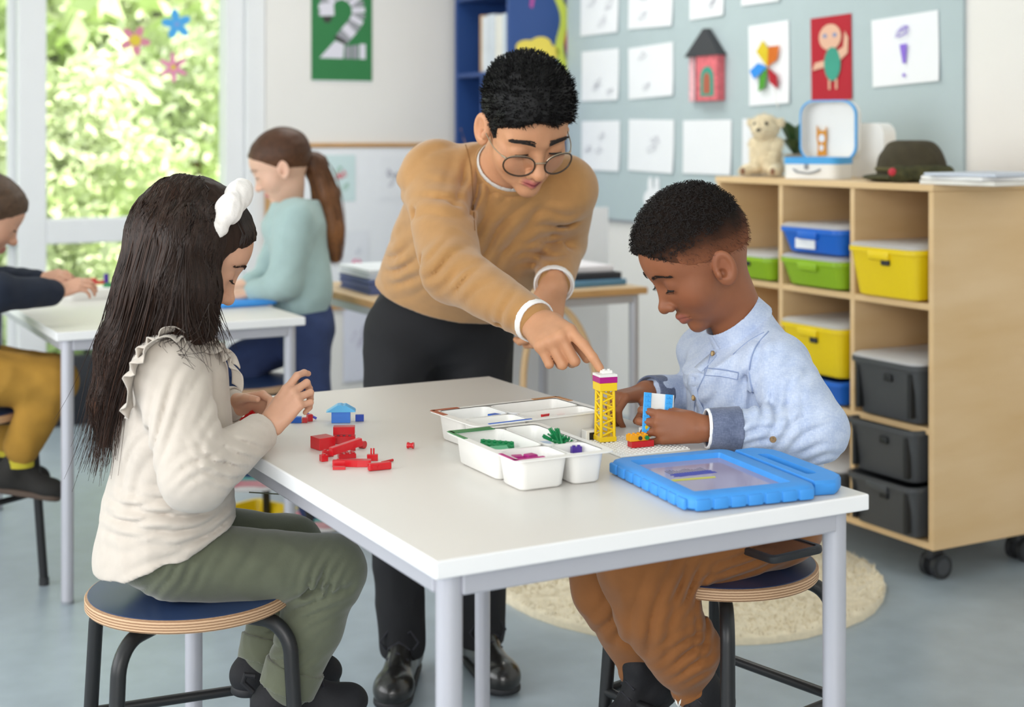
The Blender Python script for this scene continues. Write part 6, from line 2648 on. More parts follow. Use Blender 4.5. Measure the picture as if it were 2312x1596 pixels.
# ================================================================= the long-haired girl
def build_girl():
    th = thing('person', 'girl with long dark hair in a cream ruffled blouse and olive trousers', 'person', (GST[0], GST[1], 0.0))
    f_ = nrm((0.94, 0.34, 0))
    up = np.array([0, 0, 1.0])
    lf = np.cross(up, f_)                    # her left, away from the camera
    rt = -lf
    Rg = np.stack([f_, lf, up], 1)
    p_ = math.radians(33)
    fh = nrm((0.975, 0.22, 0))
    fwd = fh * math.cos(p_) - up * math.sin(p_)
    upv = fh * math.sin(p_) + up * math.cos(p_)
    H = Frame(at(430, 566, 2.30), fwd, upv, 0.213)
    hf = head_field(Field(), H, child=True)
    neck = np.array([-0.545, 2.29, 0.895])
    hf.rc(H.p(-0.10, 0, -0.15), neck, 0.18 * H.s, 0.042, 0.03)
    hf.rc(neck, neck - up * 0.08, 0.042, 0.075, 0.04)
    shN = np.array([-0.520, 2.200, 0.848])
    elN = np.array([-0.462, 2.125, 0.700])
    wrN = A3(at(592, 972, 2.265))
    shF = np.array([-0.584, 2.384, 0.848])
    elF = np.array([-0.58, 2.48, 0.735])
    wrF = np.array([-0.462, 2.425, 0.752])
    af = Field()
    af.rc(elN, wrN, 0.026, 0.021, 0.01)
    tipsN = hand(af, wrN + np.array([0.012, 0.002, 0.006]), (0.62, 0.10, 0.78), (-0.42, -0.88, 0.25), False, 0.118,
                 [(18, 40, 25), (40, 70, 35), (48, 75, 40), (52, 75, 40)], spread=0.13, thumb=(0.6, 0.5, 0.3))
    af2 = Field()
    af2.rc(elF, wrF, 0.026, 0.02, 0.01)
    hand(af2, wrF, (0.86, -0.30, 0.12), (0.05, 0.75, 0.66), True, 0.118,
         [(35, 50, 30), (40, 55, 30), (45, 55, 30), (50, 55, 30)], spread=0.10, thumb=(0.6, 0.3, 0.3))
    core = Field()
    for s_, e_ in ((shN, elN), (shF, elF)):
        core.rc(neck - up * 0.05, s_, 0.022, 0.022, 0.01)
        core.rc(s_, e_, 0.022, 0.026, 0.01)
    parts = [join_fields(hf, af, af2, core).extract(0.0020)]
    hip = np.array([-0.560, 2.302, 0.563])
    hN, kN, aN = np.array([-0.540, 2.232, 0.546]), A3(at(748, 1288, 2.335)), A3(at(655, 1535, 2.31))
    hF, kF, aF = np.array([-0.588, 2.368, 0.548]), A3(at(655, 1238, 2.47)), A3(at(604, 1470, 2.43))
    merge('body', parts, skin('girl_skin'), th, skin_col(H, '#cf9f84', '#bd7a70', 0.06, '#b98a74'))
    for y in (-1, 1):
        lashes(hf, H, M['lash'], th, y, -0.18, 0.009)
        brow(hf, H, mat('girl_brow', '#3a261c', 0.8), th, y, 0.10, 0.8, 0.02, 110, 9 + y)
    nails(tipsN, M['nail_fair'], th, (0, 1, 2, 3))

    # ---- hair: a solid mass under many strands
    f = Field()
    f.el(H.p(-0.06, 0, 0.135), np.array([0.455, 0.375, 0.405]) * H.s, H.R, 0.01)
    f.el(H.p(0.14, 0, 0.19), np.array([0.245, 0.275, 0.235]) * H.s, H.R, 0.08 * H.s)

    def hl(P):
        q = H.loc(P)
        ay = np.abs(q[:, 1])
        l1 = (q[:, 2] - 0.285) - 0.95 * (q[:, 0] - 0.34) + 0.10 * (ay - 0.05)
        return l1 * H.s * 0.7
    f.fn_cut(hl, 0.006)
    mass = [((420, 545, 2.235), (405, 640, 2.225), 0.055, 0.05), ((405, 640, 2.225), (385, 725, 2.225), 0.05, 0.042),
            ((365, 540, 2.27), (335, 660, 2.26), 0.055, 0.048), ((335, 660, 2.26), (290, 790, 2.25), 0.048, 0.038), ((282, 790, 2.25), (252, 910, 2.255), 0.044, 0.030),
            ((252, 910, 2.255), (236, 1000, 2.255), 0.030, 0.008),
            ((430, 560, 2.235), (442, 660, 2.22), 0.033, 0.024), ((442, 660, 2.22), (466, 745, 2.215), 0.022, 0.010), ((425, 660, 2.215), (440, 745, 2.205), 0.036, 0.020),
            ((375, 520, 2.34), (340, 650, 2.32), 0.055, 0.048), ((340, 650, 2.32), (290, 800, 2.29), 0.045, 0.032)]
    for a, b, ra, rb in mass:
        f.rc(at(*a), at(*b), ra, rb, 0.03)

    def grooves(P):
        return 0.0022 * wob(P, 190, 17, (1, 1, 0.14)) + 0.0012 * wob(P, 420, 18, (1, 1, 0.12))
    f.disp = grooves
    hairf = f
    c0, c1 = np.array(lin('#291b14')), np.array(lin('#5c3a28'))

    def hc(P):
        t = np.clip((0.95 - P[:, 2]) / 0.40, 0, 1)[:, None]
        return c0 * (1 - t) + c1 * t
    hm = mat('girl_hair', '#241812', 0.6, attr='Col', spec=0.18, bump=0.3, bscale=260, stretch=(1, 1, 0.06), var=0.25, vscale=120)
    sculpt('hair', f, 0.0032, hm, th, hc, smooth=1)
    guides = [
        [(455, 465, 2.262), (466, 540, 2.238), (476, 610, 2.222), (486, 680, 2.216), (500, 745, 2.216), (508, 800, 2.216)],
        [(450, 455, 2.26), (445, 540, 2.212), (448, 620, 2.196), (456, 700, 2.192), (478, 760, 2.190), (496, 806, 2.20)],
        [(460, 437, 2.27), (436, 530, 2.198), (426, 620, 2.178), (426, 700, 2.176), (440, 755, 2.176), (470, 795, 2.185)],
        [(440, 430, 2.28), (400, 520, 2.200), (380, 620, 2.180), (366, 700, 2.182), (345, 770, 2.185), (395, 745, 2.170)],
        [(436, 429, 2.28), (392, 520, 2.198), (366, 620, 2.180), (345, 710, 2.180), (318, 800, 2.19), (285, 890, 2.205), (266, 980, 2.22), (250, 1055, 2.235)],
        [(412, 431, 2.285), (355, 510, 2.212), (325, 620, 2.195), (300, 720, 2.20), (275, 820, 2.21), (253, 920, 2.225), (240, 1000, 2.235), (226, 1070, 2.245)],
        [(398, 438, 2.30), (322, 520, 2.235), (290, 620, 2.222), (268, 720, 2.228), (245, 820, 2.238), (232, 920, 2.25), (222, 1010, 2.255), (206, 1078, 2.26)],
        [(402, 441, 2.36), (312, 530, 2.30), (277, 640, 2.29), (254, 740, 2.285), (233, 850, 2.28), (224, 950, 2.275), (210, 1030, 2.27), (188, 1080, 2.27)],
    ]
    K = 22
    G = [resample([at(*p) for p in g], K) for g in guides]
    rs = np.random.RandomState(5)
    ls, cs = [], []

    def add(i, a, jit, n, col_s=1.0, tipjit=0.0):
        for _ in range(n):
            a_ = rs.uniform(0, 1) if a is None else a
            L = G[i] * (1 - a_) + G[i + 1] * a_
            off = rs.normal(size=3) * jit
            t = np.linspace(0, 1, K)[:, None]
            w1 = rs.normal(size=3) * 0.0045
            L = L + off * (0.35 + 0.65 * t) + w1 * np.sin(t * rs.uniform(4, 9) + rs.uniform(0, 6)) * t
            L = L + rs.normal(size=3) * tipjit * t ** 3
            k = rs.uniform(0.72, 1.0)
            L = resample(L[: max(6, int(K * k))], K)
            ls.append(L)
            tt = rs.uniform(0.5, 1.5)
            m_ = np.clip((0.95 - L[:, 2].mean()) / 0.4 + rs.normal() * 0.12, 0, 1)
            cs.append((c0 * (1 - m_) + c1 * m_) * tt)
    for i in (0, 1):
        add(i, None, 0.004, 170, tipjit=0.012)
    add(2, None, 0.005, 170, tipjit=0.02)
    for i in (4, 5, 6):
        add(i, None, 0.006, 260, tipjit=0.016)
    add(3, None, 0.004, 0)
    add(4, None, 0.015, 40, tipjit=0.03)
    add(6, None, 0.016, 45, tipjit=0.04)
    ls = push_out(f, ls)
    strands('hair_strands', ls, 0.0011, 0.00025, mat('girl_strands', '#241812', 0.45, attr='Col', spec=0.3), th, col=cs)['kind'] = 'stuff'
    # wisps falling over the shoulder
    ls = []
    for k in range(14):
        x = 440 + rs.uniform(-55, 60)
        ls.append(resample([at(x, 700 + rs.uniform(-20, 20), 2.185), at(x - 20 + rs.uniform(-30, 30), 752, 2.175), at(x - 60 + rs.uniform(-60, 80), 775 + rs.uniform(-5, 20), 2.16), at(x - 90 + rs.uniform(-60, 130), 800 + rs.uniform(-5, 45), 2.155)], 12))
    strands('hair_wisps', ls, 0.0008, 0.0002, mat('girl_wisps', '#2a1b14', 0.45), th)['kind'] = 'stuff'
    # combed-back strands before the headband and baby hairs at the hairline
    ls = []
    n_ = 260
    y = rs.uniform(-0.27, 0.27, n_)
    x0 = rs.uniform(0.30, 0.42, n_)
    W = lambda x_, y_, z_: np.stack([x_, y_, z_], 1) * H.s @ H.R.T + H.C
    a = W(x0 + 0.1, y, 0.27 + rs.uniform(-0.03, 0.02, n_) - 0.2 * np.maximum(0, np.abs(y) - 0.05))
    b = W(x0, y * 1.02, np.full(n_, 0.40))
    c = W(np.full(n_, 0.14), y * 0.98, 0.52 - 0.5 * y * y)
    o_ = W(np.zeros(n_), y * 0.8, np.full(n_, 0.12))
    pa, pb, pc = [project_many(hairf, s_, o_ - s_, 0.12) for s_ in (a, b, c)]
    ls = np.stack([pa, (pa + pb) / 2, pb, (pb + pc) / 2, pc], 1)
    ls = push_out(hairf, ls, 0.0006)
    strands('hairline_strands', ls, 0.0007, 0.0005, mat('girl_front', '#241711', 0.5), th)['kind'] = 'stuff'

    # ---- puffy white headband with a knot
    hb = Field()
    prev = None
    for i in range(17):
        a = math.radians(-82 + 164 * i / 16)
        q = H.p(0.045 + 0.03 * math.cos(a), 0.40 * math.sin(a), 0.125 + 0.43 * math.cos(a))
        r = 0.0125 + 0.0055 * max(0, math.cos(a + 0.35)) ** 2 + 0.0022 * math.sin(i * 2.6)
        if prev is not None:
            hb.rc(prev[0], q, prev[1], r, 0.005)
        prev = (q, r)
    hb.el(H.p(0.06, -0.13, 0.545), (0.021, 0.026, 0.023), H.R, 0.008)
    hb.el(H.p(0.045, -0.29, 0.425), (0.020, 0.020, 0.025), H.R, 0.008)
    hb.el(H.p(0.07, 0.05, 0.58), (0.019, 0.022, 0.020), H.R, 0.006)
    hb.disp = folds(0.0016, 190, 3)
    sculpt('headband', hb, 0.002, mat('white_velvet', '#efe9e4', 0.9, bump=0.3, bscale=260, sheen=0.4), th, smooth=1)

    # ---- blouse
    f = Field()
    f.el((-0.535, 2.29, 0.795), (0.082, 0.11, 0.125), Rg, 0.02)
    f.el((-0.538, 2.293, 0.69), (0.090, 0.112, 0.13), Rg, 0.05)
    f.el((-0.546, 2.296, 0.585), (0.106, 0.128, 0.115), Rg, 0.04)
    f.el((-0.550, 2.29, 0.53), (0.108, 0.130, 0.075), Rg, 0.03)
    f.rc(neck, neck - up * 0.06, 0.05, 0.085, 0.03)
    f.rc(neck - up * 0.045 + rt * 0.05, shN, 0.042, 0.050, 0.03)
    f.rc(neck - up * 0.045 + lf * 0.05, shF, 0.042, 0.048, 0.03)
    f.rc(shN, elN + np.array([-0.004, 0.0, 0.004]), 0.054, 0.052, 0.02)
    f.rc(elN, wrN + (elN - wrN) * 0.10, 0.049, 0.031, 0.012)
    f.rc(shF, elF, 0.048, 0.040, 0.02)
    f.rc(elF, wrF + (elF - wrF) * 0.10, 0.040, 0.029, 0.012)
    # elbow, waist and armpit creases
    for a, b, r in (((455, 1060, 2.05), (520, 1015, 2.10), 0.006), ((500, 1080, 2.08), (545, 1020, 2.14), 0.005), ((470, 985, 2.08), (505, 1040, 2.08), 0.006),
                    ((240, 1165, 2.19), (420, 1150, 2.14), 0.007), ((420, 1150, 2.14), (535, 1190, 2.22), 0.008), ((330, 1185, 2.15), (480, 1230, 2.16), 0.006),
                    ((345, 980, 2.15), (335, 1090, 2.15), 0.006), ((440, 1120, 2.14), (420, 1200, 2.14), 0.004), ((300, 1150, 2.16), (400, 1210, 2.14), 0.005)):
        f.rc(at(*a), at(*b), r, r * 0.4, 0.018, 'sub')
    f.cut(neck + up * 0.012 + f_ * 0.0, nrm(up + f_ * 0.25), 0.003)
    f.rc(neck - up * 0.02, neck + up * 0.06, 0.040, 0.046, 0.004, 'sub')
    hb0 = A3(at(230, 1308, 2.215))
    f.fn_cut(lambda P: (P[:, 2] - hb0[2] - 0.36 * ((P - hb0) @ f_) - 0.004 * np.sin(P @ f_ * 60)) * 0.9, 0.003)
    f.disp = gathers(f, [(510, 1050, 135, 22, 0.006, 45, 70), (560, 1010, 130, 24, 0.005, 30, 50), (440, 1050, 60, 30, 0.005, 40, 60), (390, 1165, 88, 34, 0.009, 50, 140), (290, 1170, 80, 34, 0.008, 50, 90),
                         (480, 1195, 70, 30, 0.008, 40, 80), (360, 950, 20, 34, 0.006, 50, 100), (440, 880, 30, 44, 0.004, 60, 90), (300, 1040, 30, 44, 0.004, 60, 90), (480, 960, 10, 30, 0.003, 40, 70), (380, 1250, 60, 44, 0.004, 50, 100)],
                     folds(0.0024, 46, 77, (1, 1, 0.9), 0.6))
    cream = mat('cream_jersey', '#c6bcb1', 0.92, var=0.035, vscale=50, bump=0.12, bscale=700, sheen=0.2)
    sculpt('blouse', f, 0.0034, cream, th, smooth=1)
    bfld = f
    for wr_, el_, nm in ((wrN, elN, 'cuff'), (wrF, elF, 'cuff')):
        d = nrm(el_ - wr_)
        c = Field()
        c.fr(wr_ + d * 0.003, wr_ + d * 0.034, 0.0310, 0.0325, 0.003)
        c.fr(wr_ - d * 0.02, wr_ + d * 0.022, 0.0275, 0.0275, 0.002, 'sub')
        c.disp = folds(0.0008, 120, 4)
        sculpt(nm, c, 0.002, cream, th, smooth=2)

    # ruffle over the near shoulder, from the back to the chest
    def ruffle(line, out, w, seed):
        S = resample(line, 70)
        rsr = np.random.RandomState(seed)
        b = MB()
        rows = []
        for i, p0 in enumerate(S):
            t = i / (len(S) - 1)
            o = nrm(out(t))
            tg_ = nrm(S[min(i + 1, len(S) - 1)] - S[max(i - 1, 0)])
            nn = np.cross(tg_, o)
            ww = w * (0.55 + 0.45 * math.sin(math.pi * min(1, max(0, t * 1.1 + 0.05))))
            row = []
            for j in range(7):
                u = j / 6
                wave = math.sin(t * 58 + 2.2 * math.sin(t * 23)) * 0.0085 * u ** 1.2
                q = p0 + o * ww * u + nn * wave + np.array([0, 0, -0.010 * u * u])
                row.append(b.bm.verts.new(Vector(q) - th.location))
            rows.append(row)
        for a in range(len(rows) - 1):
            for j in range(6):
                b.bm.faces.new((rows[a][j], rows[a][j + 1], rows[a + 1][j + 1], rows[a + 1][j]))
        o = b.build('ruffle', cream, th, True, 180)
        sm = o.modifiers.new('thick', 'SOLIDIFY')
        sm.thickness = 0.0016
        return o
    spts = [(A3(at(300, 930, 2.20))), A3(at(305, 880, 2.19)), A3(at(322, 830, 2.185)), A3(at(352, 790, 2.19)), A3(at(395, 768, 2.195)), A3(at(440, 782, 2.20)), A3(at(480, 812, 2.205)), A3(at(500, 850, 2.205)), A3(at(502, 885, 2.21))]
    seam2 = []
    for p0 in spts:
        q = project(bfld, p0 + np.array([0, -0.12, 0.02]), (0, 1, -0.1), 0.25)
        seam2.append(q + np.array([0, -0.002, 0.0]))
    ruffle(seam2, lambda t: rt * 0.75 + f_ * (-0.75 + 1.35 * t) + up * (0.25 - 0.9 * abs(t - 0.48)), 0.032, 1)
    seam3 = [p0 + np.array([0.0, 0.003, 0.006]) for p0 in seam2[1:-1]]
    ruffle(seam3, lambda t: rt * 0.55 + f_ * (-0.7 + 1.5 * t) + up * (0.55 - 0.7 * abs(t - 0.48)), 0.022, 2)

    # ---- trousers
    f = Field()
    f.el(hip - up * 0.014 + f_ * 0.01, (0.086, 0.105, 0.068), Rg, 0.02)
    for h_, k_, a_, w in ((hN, kN, aN, 1.0), (hF, kF, aF, 0.98)):
        f.rc(h_ + f_ * 0.02, k_, 0.060 * w, 0.054 * w, 0.02)
        f.rc(k_, k_ + (a_ - k_) * 0.5, 0.053 * w, 0.050 * w, 0.02)
        f.rc(k_ + (a_ - k_) * 0.5, a_, 0.050 * w, 0.042 * w, 0.015)
    for a, b, r in (((420, 1225, 2.14), (350, 1310, 2.13), 0.006), ((450, 1240, 2.14), (395, 1330, 2.13), 0.005), ((690, 1340, 2.28), (760, 1290, 2.27), 0.006), ((700, 1350, 2.27), (790, 1330, 2.29), 0.005),
                    ((640, 1420, 2.25), (740, 1400, 2.25), 0.004), ((360, 1300, 2.12), (400, 1350, 2.13), 0.004)):
        f.rc(at(*a), at(*b), r, r * 0.4, 0.014, 'sub')
    f.disp = gathers(f, [(400, 1270, 35, 30, 0.006, 60, 60), (730, 1300, 25, 24, 0.006, 50, 50), (700, 1370, 65, 26, 0.005, 50, 70), (640, 1490, 60, 26, 0.006, 50, 60), (560, 1250, 10, 60, 0.003, 120, 50), (330, 1320, 50, 26, 0.004, 50, 50), (620, 1420, 70, 26, 0.005, 50, 40)],
                     folds(0.0022, 62, 12, (1, 1, 0.7), 0.7))
    olive = mat('olive_corduroy', '#5f6350', 0.92, var=0.08, vscale=30, bump=0.15, bscale=500, sheen=0.35)
    sculpt('trousers', f, 0.0038, olive, th, smooth=1)
    for a_, d_ in ((aN, nrm(kN - aN)), (aF, nrm(kF - aF))):
        c = Field()
        c.fr(a_ - d_ * 0.016, a_ + d_ * 0.024, 0.047, 0.049, 0.004)
        c.fr(a_ - d_ * 0.05, a_ + d_ * 0.004, 0.042, 0.042, 0.003, 'sub')
        c.disp = folds(0.0014, 110, 9)
        sculpt('trouser_cuff', c, 0.0025, olive, th, smooth=1)
    # side seam on the near thigh
    pts = [project(f, A3(at(x, y, 1.95)), (0, 1, 0.0), 0.5) for x, y in ((430, 1290), (520, 1292), (600, 1296), (680, 1300), (740, 1306))]
    b = MB()
    b.tube([Vector(p) - th.location + Vector((0, 0.0004, 0)) for p in resample(pts, 20)], 0.0011, 5)
    b.build('side_seam', olive, th, True)
    # ---- shoes
    for a_ in (aN, aF):
        heel = a_ + np.array([-0.034, -0.005, -0.062])
        shoe(th, heel, heel + f_ * 0.145 + np.array([0, 0, -0.004]), 0.032, M['shoe_black'], M['sole'])
        if a_ is aF:
            continue
        b = MB()
        P0 = Vector(heel) - th.location
        b.tube([P0 + Vector((-0.020, 0, 0.070)), P0 + Vector((-0.036, 0, 0.072)), P0 + Vector((-0.040, 0, 0.060)), P0 + Vector((-0.024, 0, 0.045))], 0.005, 8)
        b.build('heel_loop', M['shoe_black'], th, True)
    return th


build_girl()

# ================================================================= the man leaning over the table
def build_man():
    th = thing('person', 'man in glasses and a camel sweater leaning over and pointing at the tower', 'person', (-0.15, 3.28, 0.0))
    up = np.array([0, 0, 1.0])
    psi, p_ = math.radians(21), math.radians(36)
    fh = np.array([math.sin(psi), -math.cos(psi), 0])
    fwd = fh * math.cos(p_) - up * math.sin(p_)
    upv = fh * math.sin(p_) + up * math.cos(p_)
    # slight roll towards his right shoulder
    lft = np.cross(upv, fwd)
    upv = upv * math.cos(0.07) - lft * math.sin(0.07)
    H = Frame(at(1186, 284, 2.80), fwd, upv, 0.242)
    hf = head_field(Field(), H, male=True)
    shR = np.array([-0.158, 2.955, 1.118])
    shL = np.array([0.108, 2.975, 1.095])
    mid = (shR + shL) / 2
    hipc = np.array([-0.168, 3.30, 0.80])
    sp = nrm(mid - hipc)
    nb = mid + np.array([0.004, -0.02, 0.012])
    hf.rc(H.p(-0.10, 0, -0.15), nb, 0.205 * H.s, 0.056, 0.03)
    hf.rc(nb, nb - sp * 0.06, 0.056, 0.075, 0.03)
    elR = np.array([-0.112, 2.70, 0.950])
    tip = np.array([0.143, 2.360, 0.824])
    wrR = A3(at(1207, 722, 2.50))
    elL = np.array([0.105, 3.13, 0.975])
    wrL = A3(at(1250, 648, 2.93))
    af = Field()
    af.rc(elR, wrR, 0.038, 0.028, 0.01)
    CUR = [(22, 24, 14), (64, 88, 45), (66, 90, 45), (66, 86, 45)]
    X = nrm(np.array([0.114, 2.418, 0.862]) - wrR)
    for _ in range(25):
        tt = hand(Field(), wrR, X, (-0.30, -0.55, 0.80), False, 0.178, CUR, spread=0.07)
        X = nrm(X + (tip - tt[0][0]) / 0.178 * 0.5)
    resid = tip - hand(Field(), wrR, X, (-0.30, -0.55, 0.80), False, 0.178, CUR, spread=0.07)[0][0]
    wrR = wrR + resid
    tipsR = hand(af, wrR, X, (-0.30, -0.55, 0.80), False, 0.178, CUR, spread=0.07, thumb=(0.28, 0.62, 0.25))
    af2 = Field()
    af2.rc(elL, wrL, 0.036, 0.028, 0.01)
    hand(af2, wrL, (-0.18, -0.25, -0.9), (0.45, -0.85, 0.1), True, 0.165,
         [(35, 45, 25), (40, 50, 25), (45, 55, 25), (50, 55, 25)], spread=0.06, thumb=(0.4, 0.4, 0.3))
    core = Field()
    for s_, e_ in ((shR, elR), (shL, elL)):
        core.rc(nb - sp * 0.04, s_, 0.03, 0.03, 0.01)
        core.rc(s_, e_, 0.03, 0.036, 0.01)
    parts = [join_fields(hf, af, af2, core).extract(0.0024)]
    merge('body', parts, skin('man_skin'), th, skin_col(H, '#c9936f', '#b56a62', 0.05, '#b98564'))
    nails(tipsR, M['nail_fair'], th, (0,))
    for y in (-1, 1):
        lashes(hf, H, M['lash'], th, y, -0.10, 0.0095)
        brow(hf, H, mat('man_brow', '#2c2420', 0.8), th, y, 0.112, 1.35, 0.008, 190, 21 + y, 0.055, 0.225)
    # shade between the open lips, put in as a dark strip
    b = MB()
    pts = [project(hf, H.p(0.55, yy, -0.301), -H.R[:, 0], 0.2) + H.R[:, 0] * 0.0006 for yy in np.linspace(-0.075, 0.075, 9)]
    b.tube([Vector(p) - th.location for p in pts], [0.0004, 0.001, 0.0016, 0.002, 0.0022, 0.002, 0.0016, 0.001, 0.0004], 6)
    b.build('lip_shade_strip', mat('lip_shade', '#7a3038', 0.5), th, True)

    # ---- hair
    def hl(P):
        q = H.loc(P)
        ay = np.abs(q[:, 1])
        l1 = (q[:, 2] - 0.255) - 0.85 * (q[:, 0] - 0.345) - 0.10 * np.clip(ay - 0.12, 0, 1) + 0.02 * np.sin(q[:, 1] * 22)
        l2 = (q[:, 2] - 0.03) - 0.25 * (q[:, 0] - 0.10)
        side = np.where((q[:, 0] > 0.04) & (q[:, 0] < 0.15) & (ay > 0.22), (q[:, 2] + 0.10), -1.0)
        return np.maximum(np.minimum(l1, l2), np.minimum(side, (0.14 - q[:, 0]) * 2)) * H.s * 0.7
    f = Field()
    f.el(H.p(-0.05, 0, 0.14), np.array([0.434, 0.336, 0.390]) * H.s, H.R, 0.01)
    f.el(H.p(0.10, 0, 0.25), np.array([0.31, 0.285, 0.285]) * H.s, H.R, 0.08 * H.s)
    f.el(H.p(-0.04, 0, 0.28), np.array([0.39, 0.335, 0.30]) * H.s, H.R, 0.08 * H.s)
    f.fn_cut(hl, 0.004)
    f.disp = lambda P: 0.0022 * wob(P, 150, 31) + 0.0016 * wob(P, 380, 32)
    hm = mat('man_hair', '#121112', 0.55, spec=0.25, bump=0.4, bscale=500, var=0.2)
    hair = sculpt('hair', f, 0.0028, hm, th, smooth=0)
    V_ = np.array([v.co for v in hair.data.vertices]) + A3(th.location)
    q = H.loc(V_)
    rs = np.random.RandomState(4)
    cand = np.where(q[:, 2] > 0.02)[0]
    pick = rs.choice(cand, 5200)
    P0 = V_[pick]
    Q = q[pick]
    n = P0 - H.p(-0.05, 0, 0.05)
    n /= np.linalg.norm(n, axis=1, keepdims=True)
    front = np.clip((Q[:, 0] - 0.1) / 0.25, 0, 1)[:, None]
    ln = np.where(Q[:, 2] > 0.2, 0.012, 0.005)[:, None] * rs.uniform(0.6, 1.2, (len(pick), 1))
    d = n * 0.75 + H.R[:, 0] * (0.5 * front - 0.1) + H.R[:, 2] * 0.15 + rs.normal(size=P0.shape) * 0.28
    d /= np.linalg.norm(d, axis=1, keepdims=True)
    bend = H.R[:, 0] * 0.35 - H.R[:, 2] * 0.25 * front + rs.normal(size=P0.shape) * 0.2
    ls = np.stack([P0, P0 + d * ln * 0.5, P0 + d * ln * 0.85 + bend * ln * 0.3], 1)
    strands('hair_tufts', ls, 0.0008, 0.0003, mat('man_strand', '#131213', 0.5, spec=0.3), th)['kind'] = 'stuff'

    # ---- glasses
    gm = mat('tortoise_frame', '#3b2d22', 0.25, var=0.2, vscale=120)
    gmetal = mat('brushed_metal', '#b6a48c', 0.3, metal=0.8)
    gx, gz = 0.425, -0.085
    for y in (-1, 1):
        ring = []
        for i in range(28):
            a = 2 * math.pi * i / 28
            rx = 0.128 * (1 - 0.06 * math.cos(2 * a))
            rz = 0.092 * (1 + (0.06 if math.sin(a) > 0 else 0))
            yy = 0.163 * y + rx * math.cos(a)
            ring.append(Vector(H.p(gx - 0.55 * (abs(yy) - 0.05) ** 2 * 2, yy, gz + rz * math.sin(a))) - th.location)
        b = MB()
        b.tube(ring, 0.0017, 8, closed=True)
        rim = b.build('glasses_rim', gm, th, True)
        b = MB()
        top = [ring[i] + Vector(H.R[:, 2]) * 0.0012 for i in range(2, 13)]
        b.tube(top, 0.0012, 6)
        b.build('rim_bar', gmetal, rim, True)
        b = MB()
        c = sum(ring, Vector()) / 28
        vs = [b.bm.verts.new(v) for v in ring]
        b.bm.faces.new(vs)
        b.build('lens', glass_mat('lens_glass', (0.97, 0.97, 0.97), 0.05, 0.02), rim)
        b = MB()
        e0 = H.p(gx - 0.11, 0.285 * y, gz + 0.045)
        e1 = H.p(0.20, 0.325 * y, gz + 0.05)
        e2 = H.p(-0.02, 0.345 * y, gz + 0.065)
        e3 = H.p(-0.11, 0.345 * y, gz - 0.02)
        b.tube([Vector(p) - th.location for p in resample([e0, e1, e2, e3], 14)], 0.0012, 6)
        b.build('temple_arm', gmetal, th, True)
        b = MB()
        b.cyl(Vector(H.p(gx - 0.075, 0.262 * y, gz + 0.045)) - th.location, Vector(e0) - th.location, 0.0022, None, 8)
        b.build('hinge', gmetal, th, True)
    b = MB()
    b.tube([Vector(H.p(gx + 0.0, -0.04, gz + 0.03)) - th.location, Vector(H.p(gx + 0.018, 0, gz + 0.042)) - th.location, Vector(H.p(gx + 0.0, 0.04, gz + 0.03)) - th.location], 0.0017, 8)
    b.build('glasses_bridge', gmetal, th, True)

    # ---- sweater
    wd = nrm((shL - shR) - sp * ((shL - shR) @ sp))
    dp = np.cross(sp, wd)
    Rs = np.stack([wd, dp, sp], 1)
    ax = nrm(nrm(H.C - nb) * 0.6 + sp * 0.6)
    f = Field()
    L = np.linalg.norm(mid - hipc)
    for t, rw, rd, rh in ((0.02, 0.160, 0.118, 0.12), (0.22, 0.160, 0.118, 0.14), (0.42, 0.162, 0.122, 0.15), (0.62, 0.166, 0.126, 0.15), (0.80, 0.158, 0.118, 0.13), (0.93, 0.132, 0.095, 0.085)):
        f.el(hipc + sp * L * t + np.array([0, 0, 0]), (rw, rd, rh), Rs, 0.05)
    f.rc(nb - sp * 0.02, nb + sp * 0.006, 0.085, 0.068, 0.03)
    f.cut(A3(at(985, 700, 3.16)), -nrm(sp * 0.35 + up * 0.9 + np.array([0.16, 0, 0])), 0.004)
    f.rc(nb - ax * 0.01, nb + ax * 0.03, 0.08, 0.066, 0.03)
    f.cut(nb + ax * 0.030, ax, 0.003)
    f.rc(nb + ax * 0.0, nb + ax * 0.08, 0.056, 0.062, 0.005, 'sub')
    f.rc(mid + (shR - mid) * 0.72, shR, 0.062, 0.066, 0.05)
    f.rc(mid + (shL - mid) * 0.72, shL, 0.060, 0.064, 0.05)
    f.rc(shR, elR, 0.068, 0.058, 0.03)
    f.rc(elR, wrR + (elR - wrR) * 0.08, 0.057, 0.0375, 0.015)
    f.rc(shL, elL, 0.066, 0.056, 0.02)
    f.rc(elL, wrL + (elL - wrL) * 0.16, 0.054, 0.040, 0.015)
    # creases
    for a, b, r in (((1010, 330, 2.80), (1065, 450, 2.80), 0.010), ((1060, 420, 2.80), (1120, 560, 2.84), 0.012), ((1090, 520, 2.85), (1130, 600, 2.88), 0.012),
                    ((935, 480, 2.82), (1040, 460, 2.78), 0.006), ((850, 560, 3.08), (930, 600, 2.98), 0.008), ((840, 600, 3.10), (950, 660, 3.02), 0.008), ((870, 505, 3.05), (940, 520, 2.95), 0.006),
                    ((960, 590, 2.72), (1030, 560, 2.70), 0.006), ((990, 620, 2.68), (1060, 600, 2.66), 0.006), ((1120, 690, 2.55), (1128, 730, 2.54), 0.004),
                    ((1215, 520, 3.0), (1290, 500, 2.98), 0.006), ((1230, 560, 3.04), (1290, 550, 3.02), 0.006)):
        f.rc(at(*a), at(*b), r, r * 0.4, 0.022, 'sub')
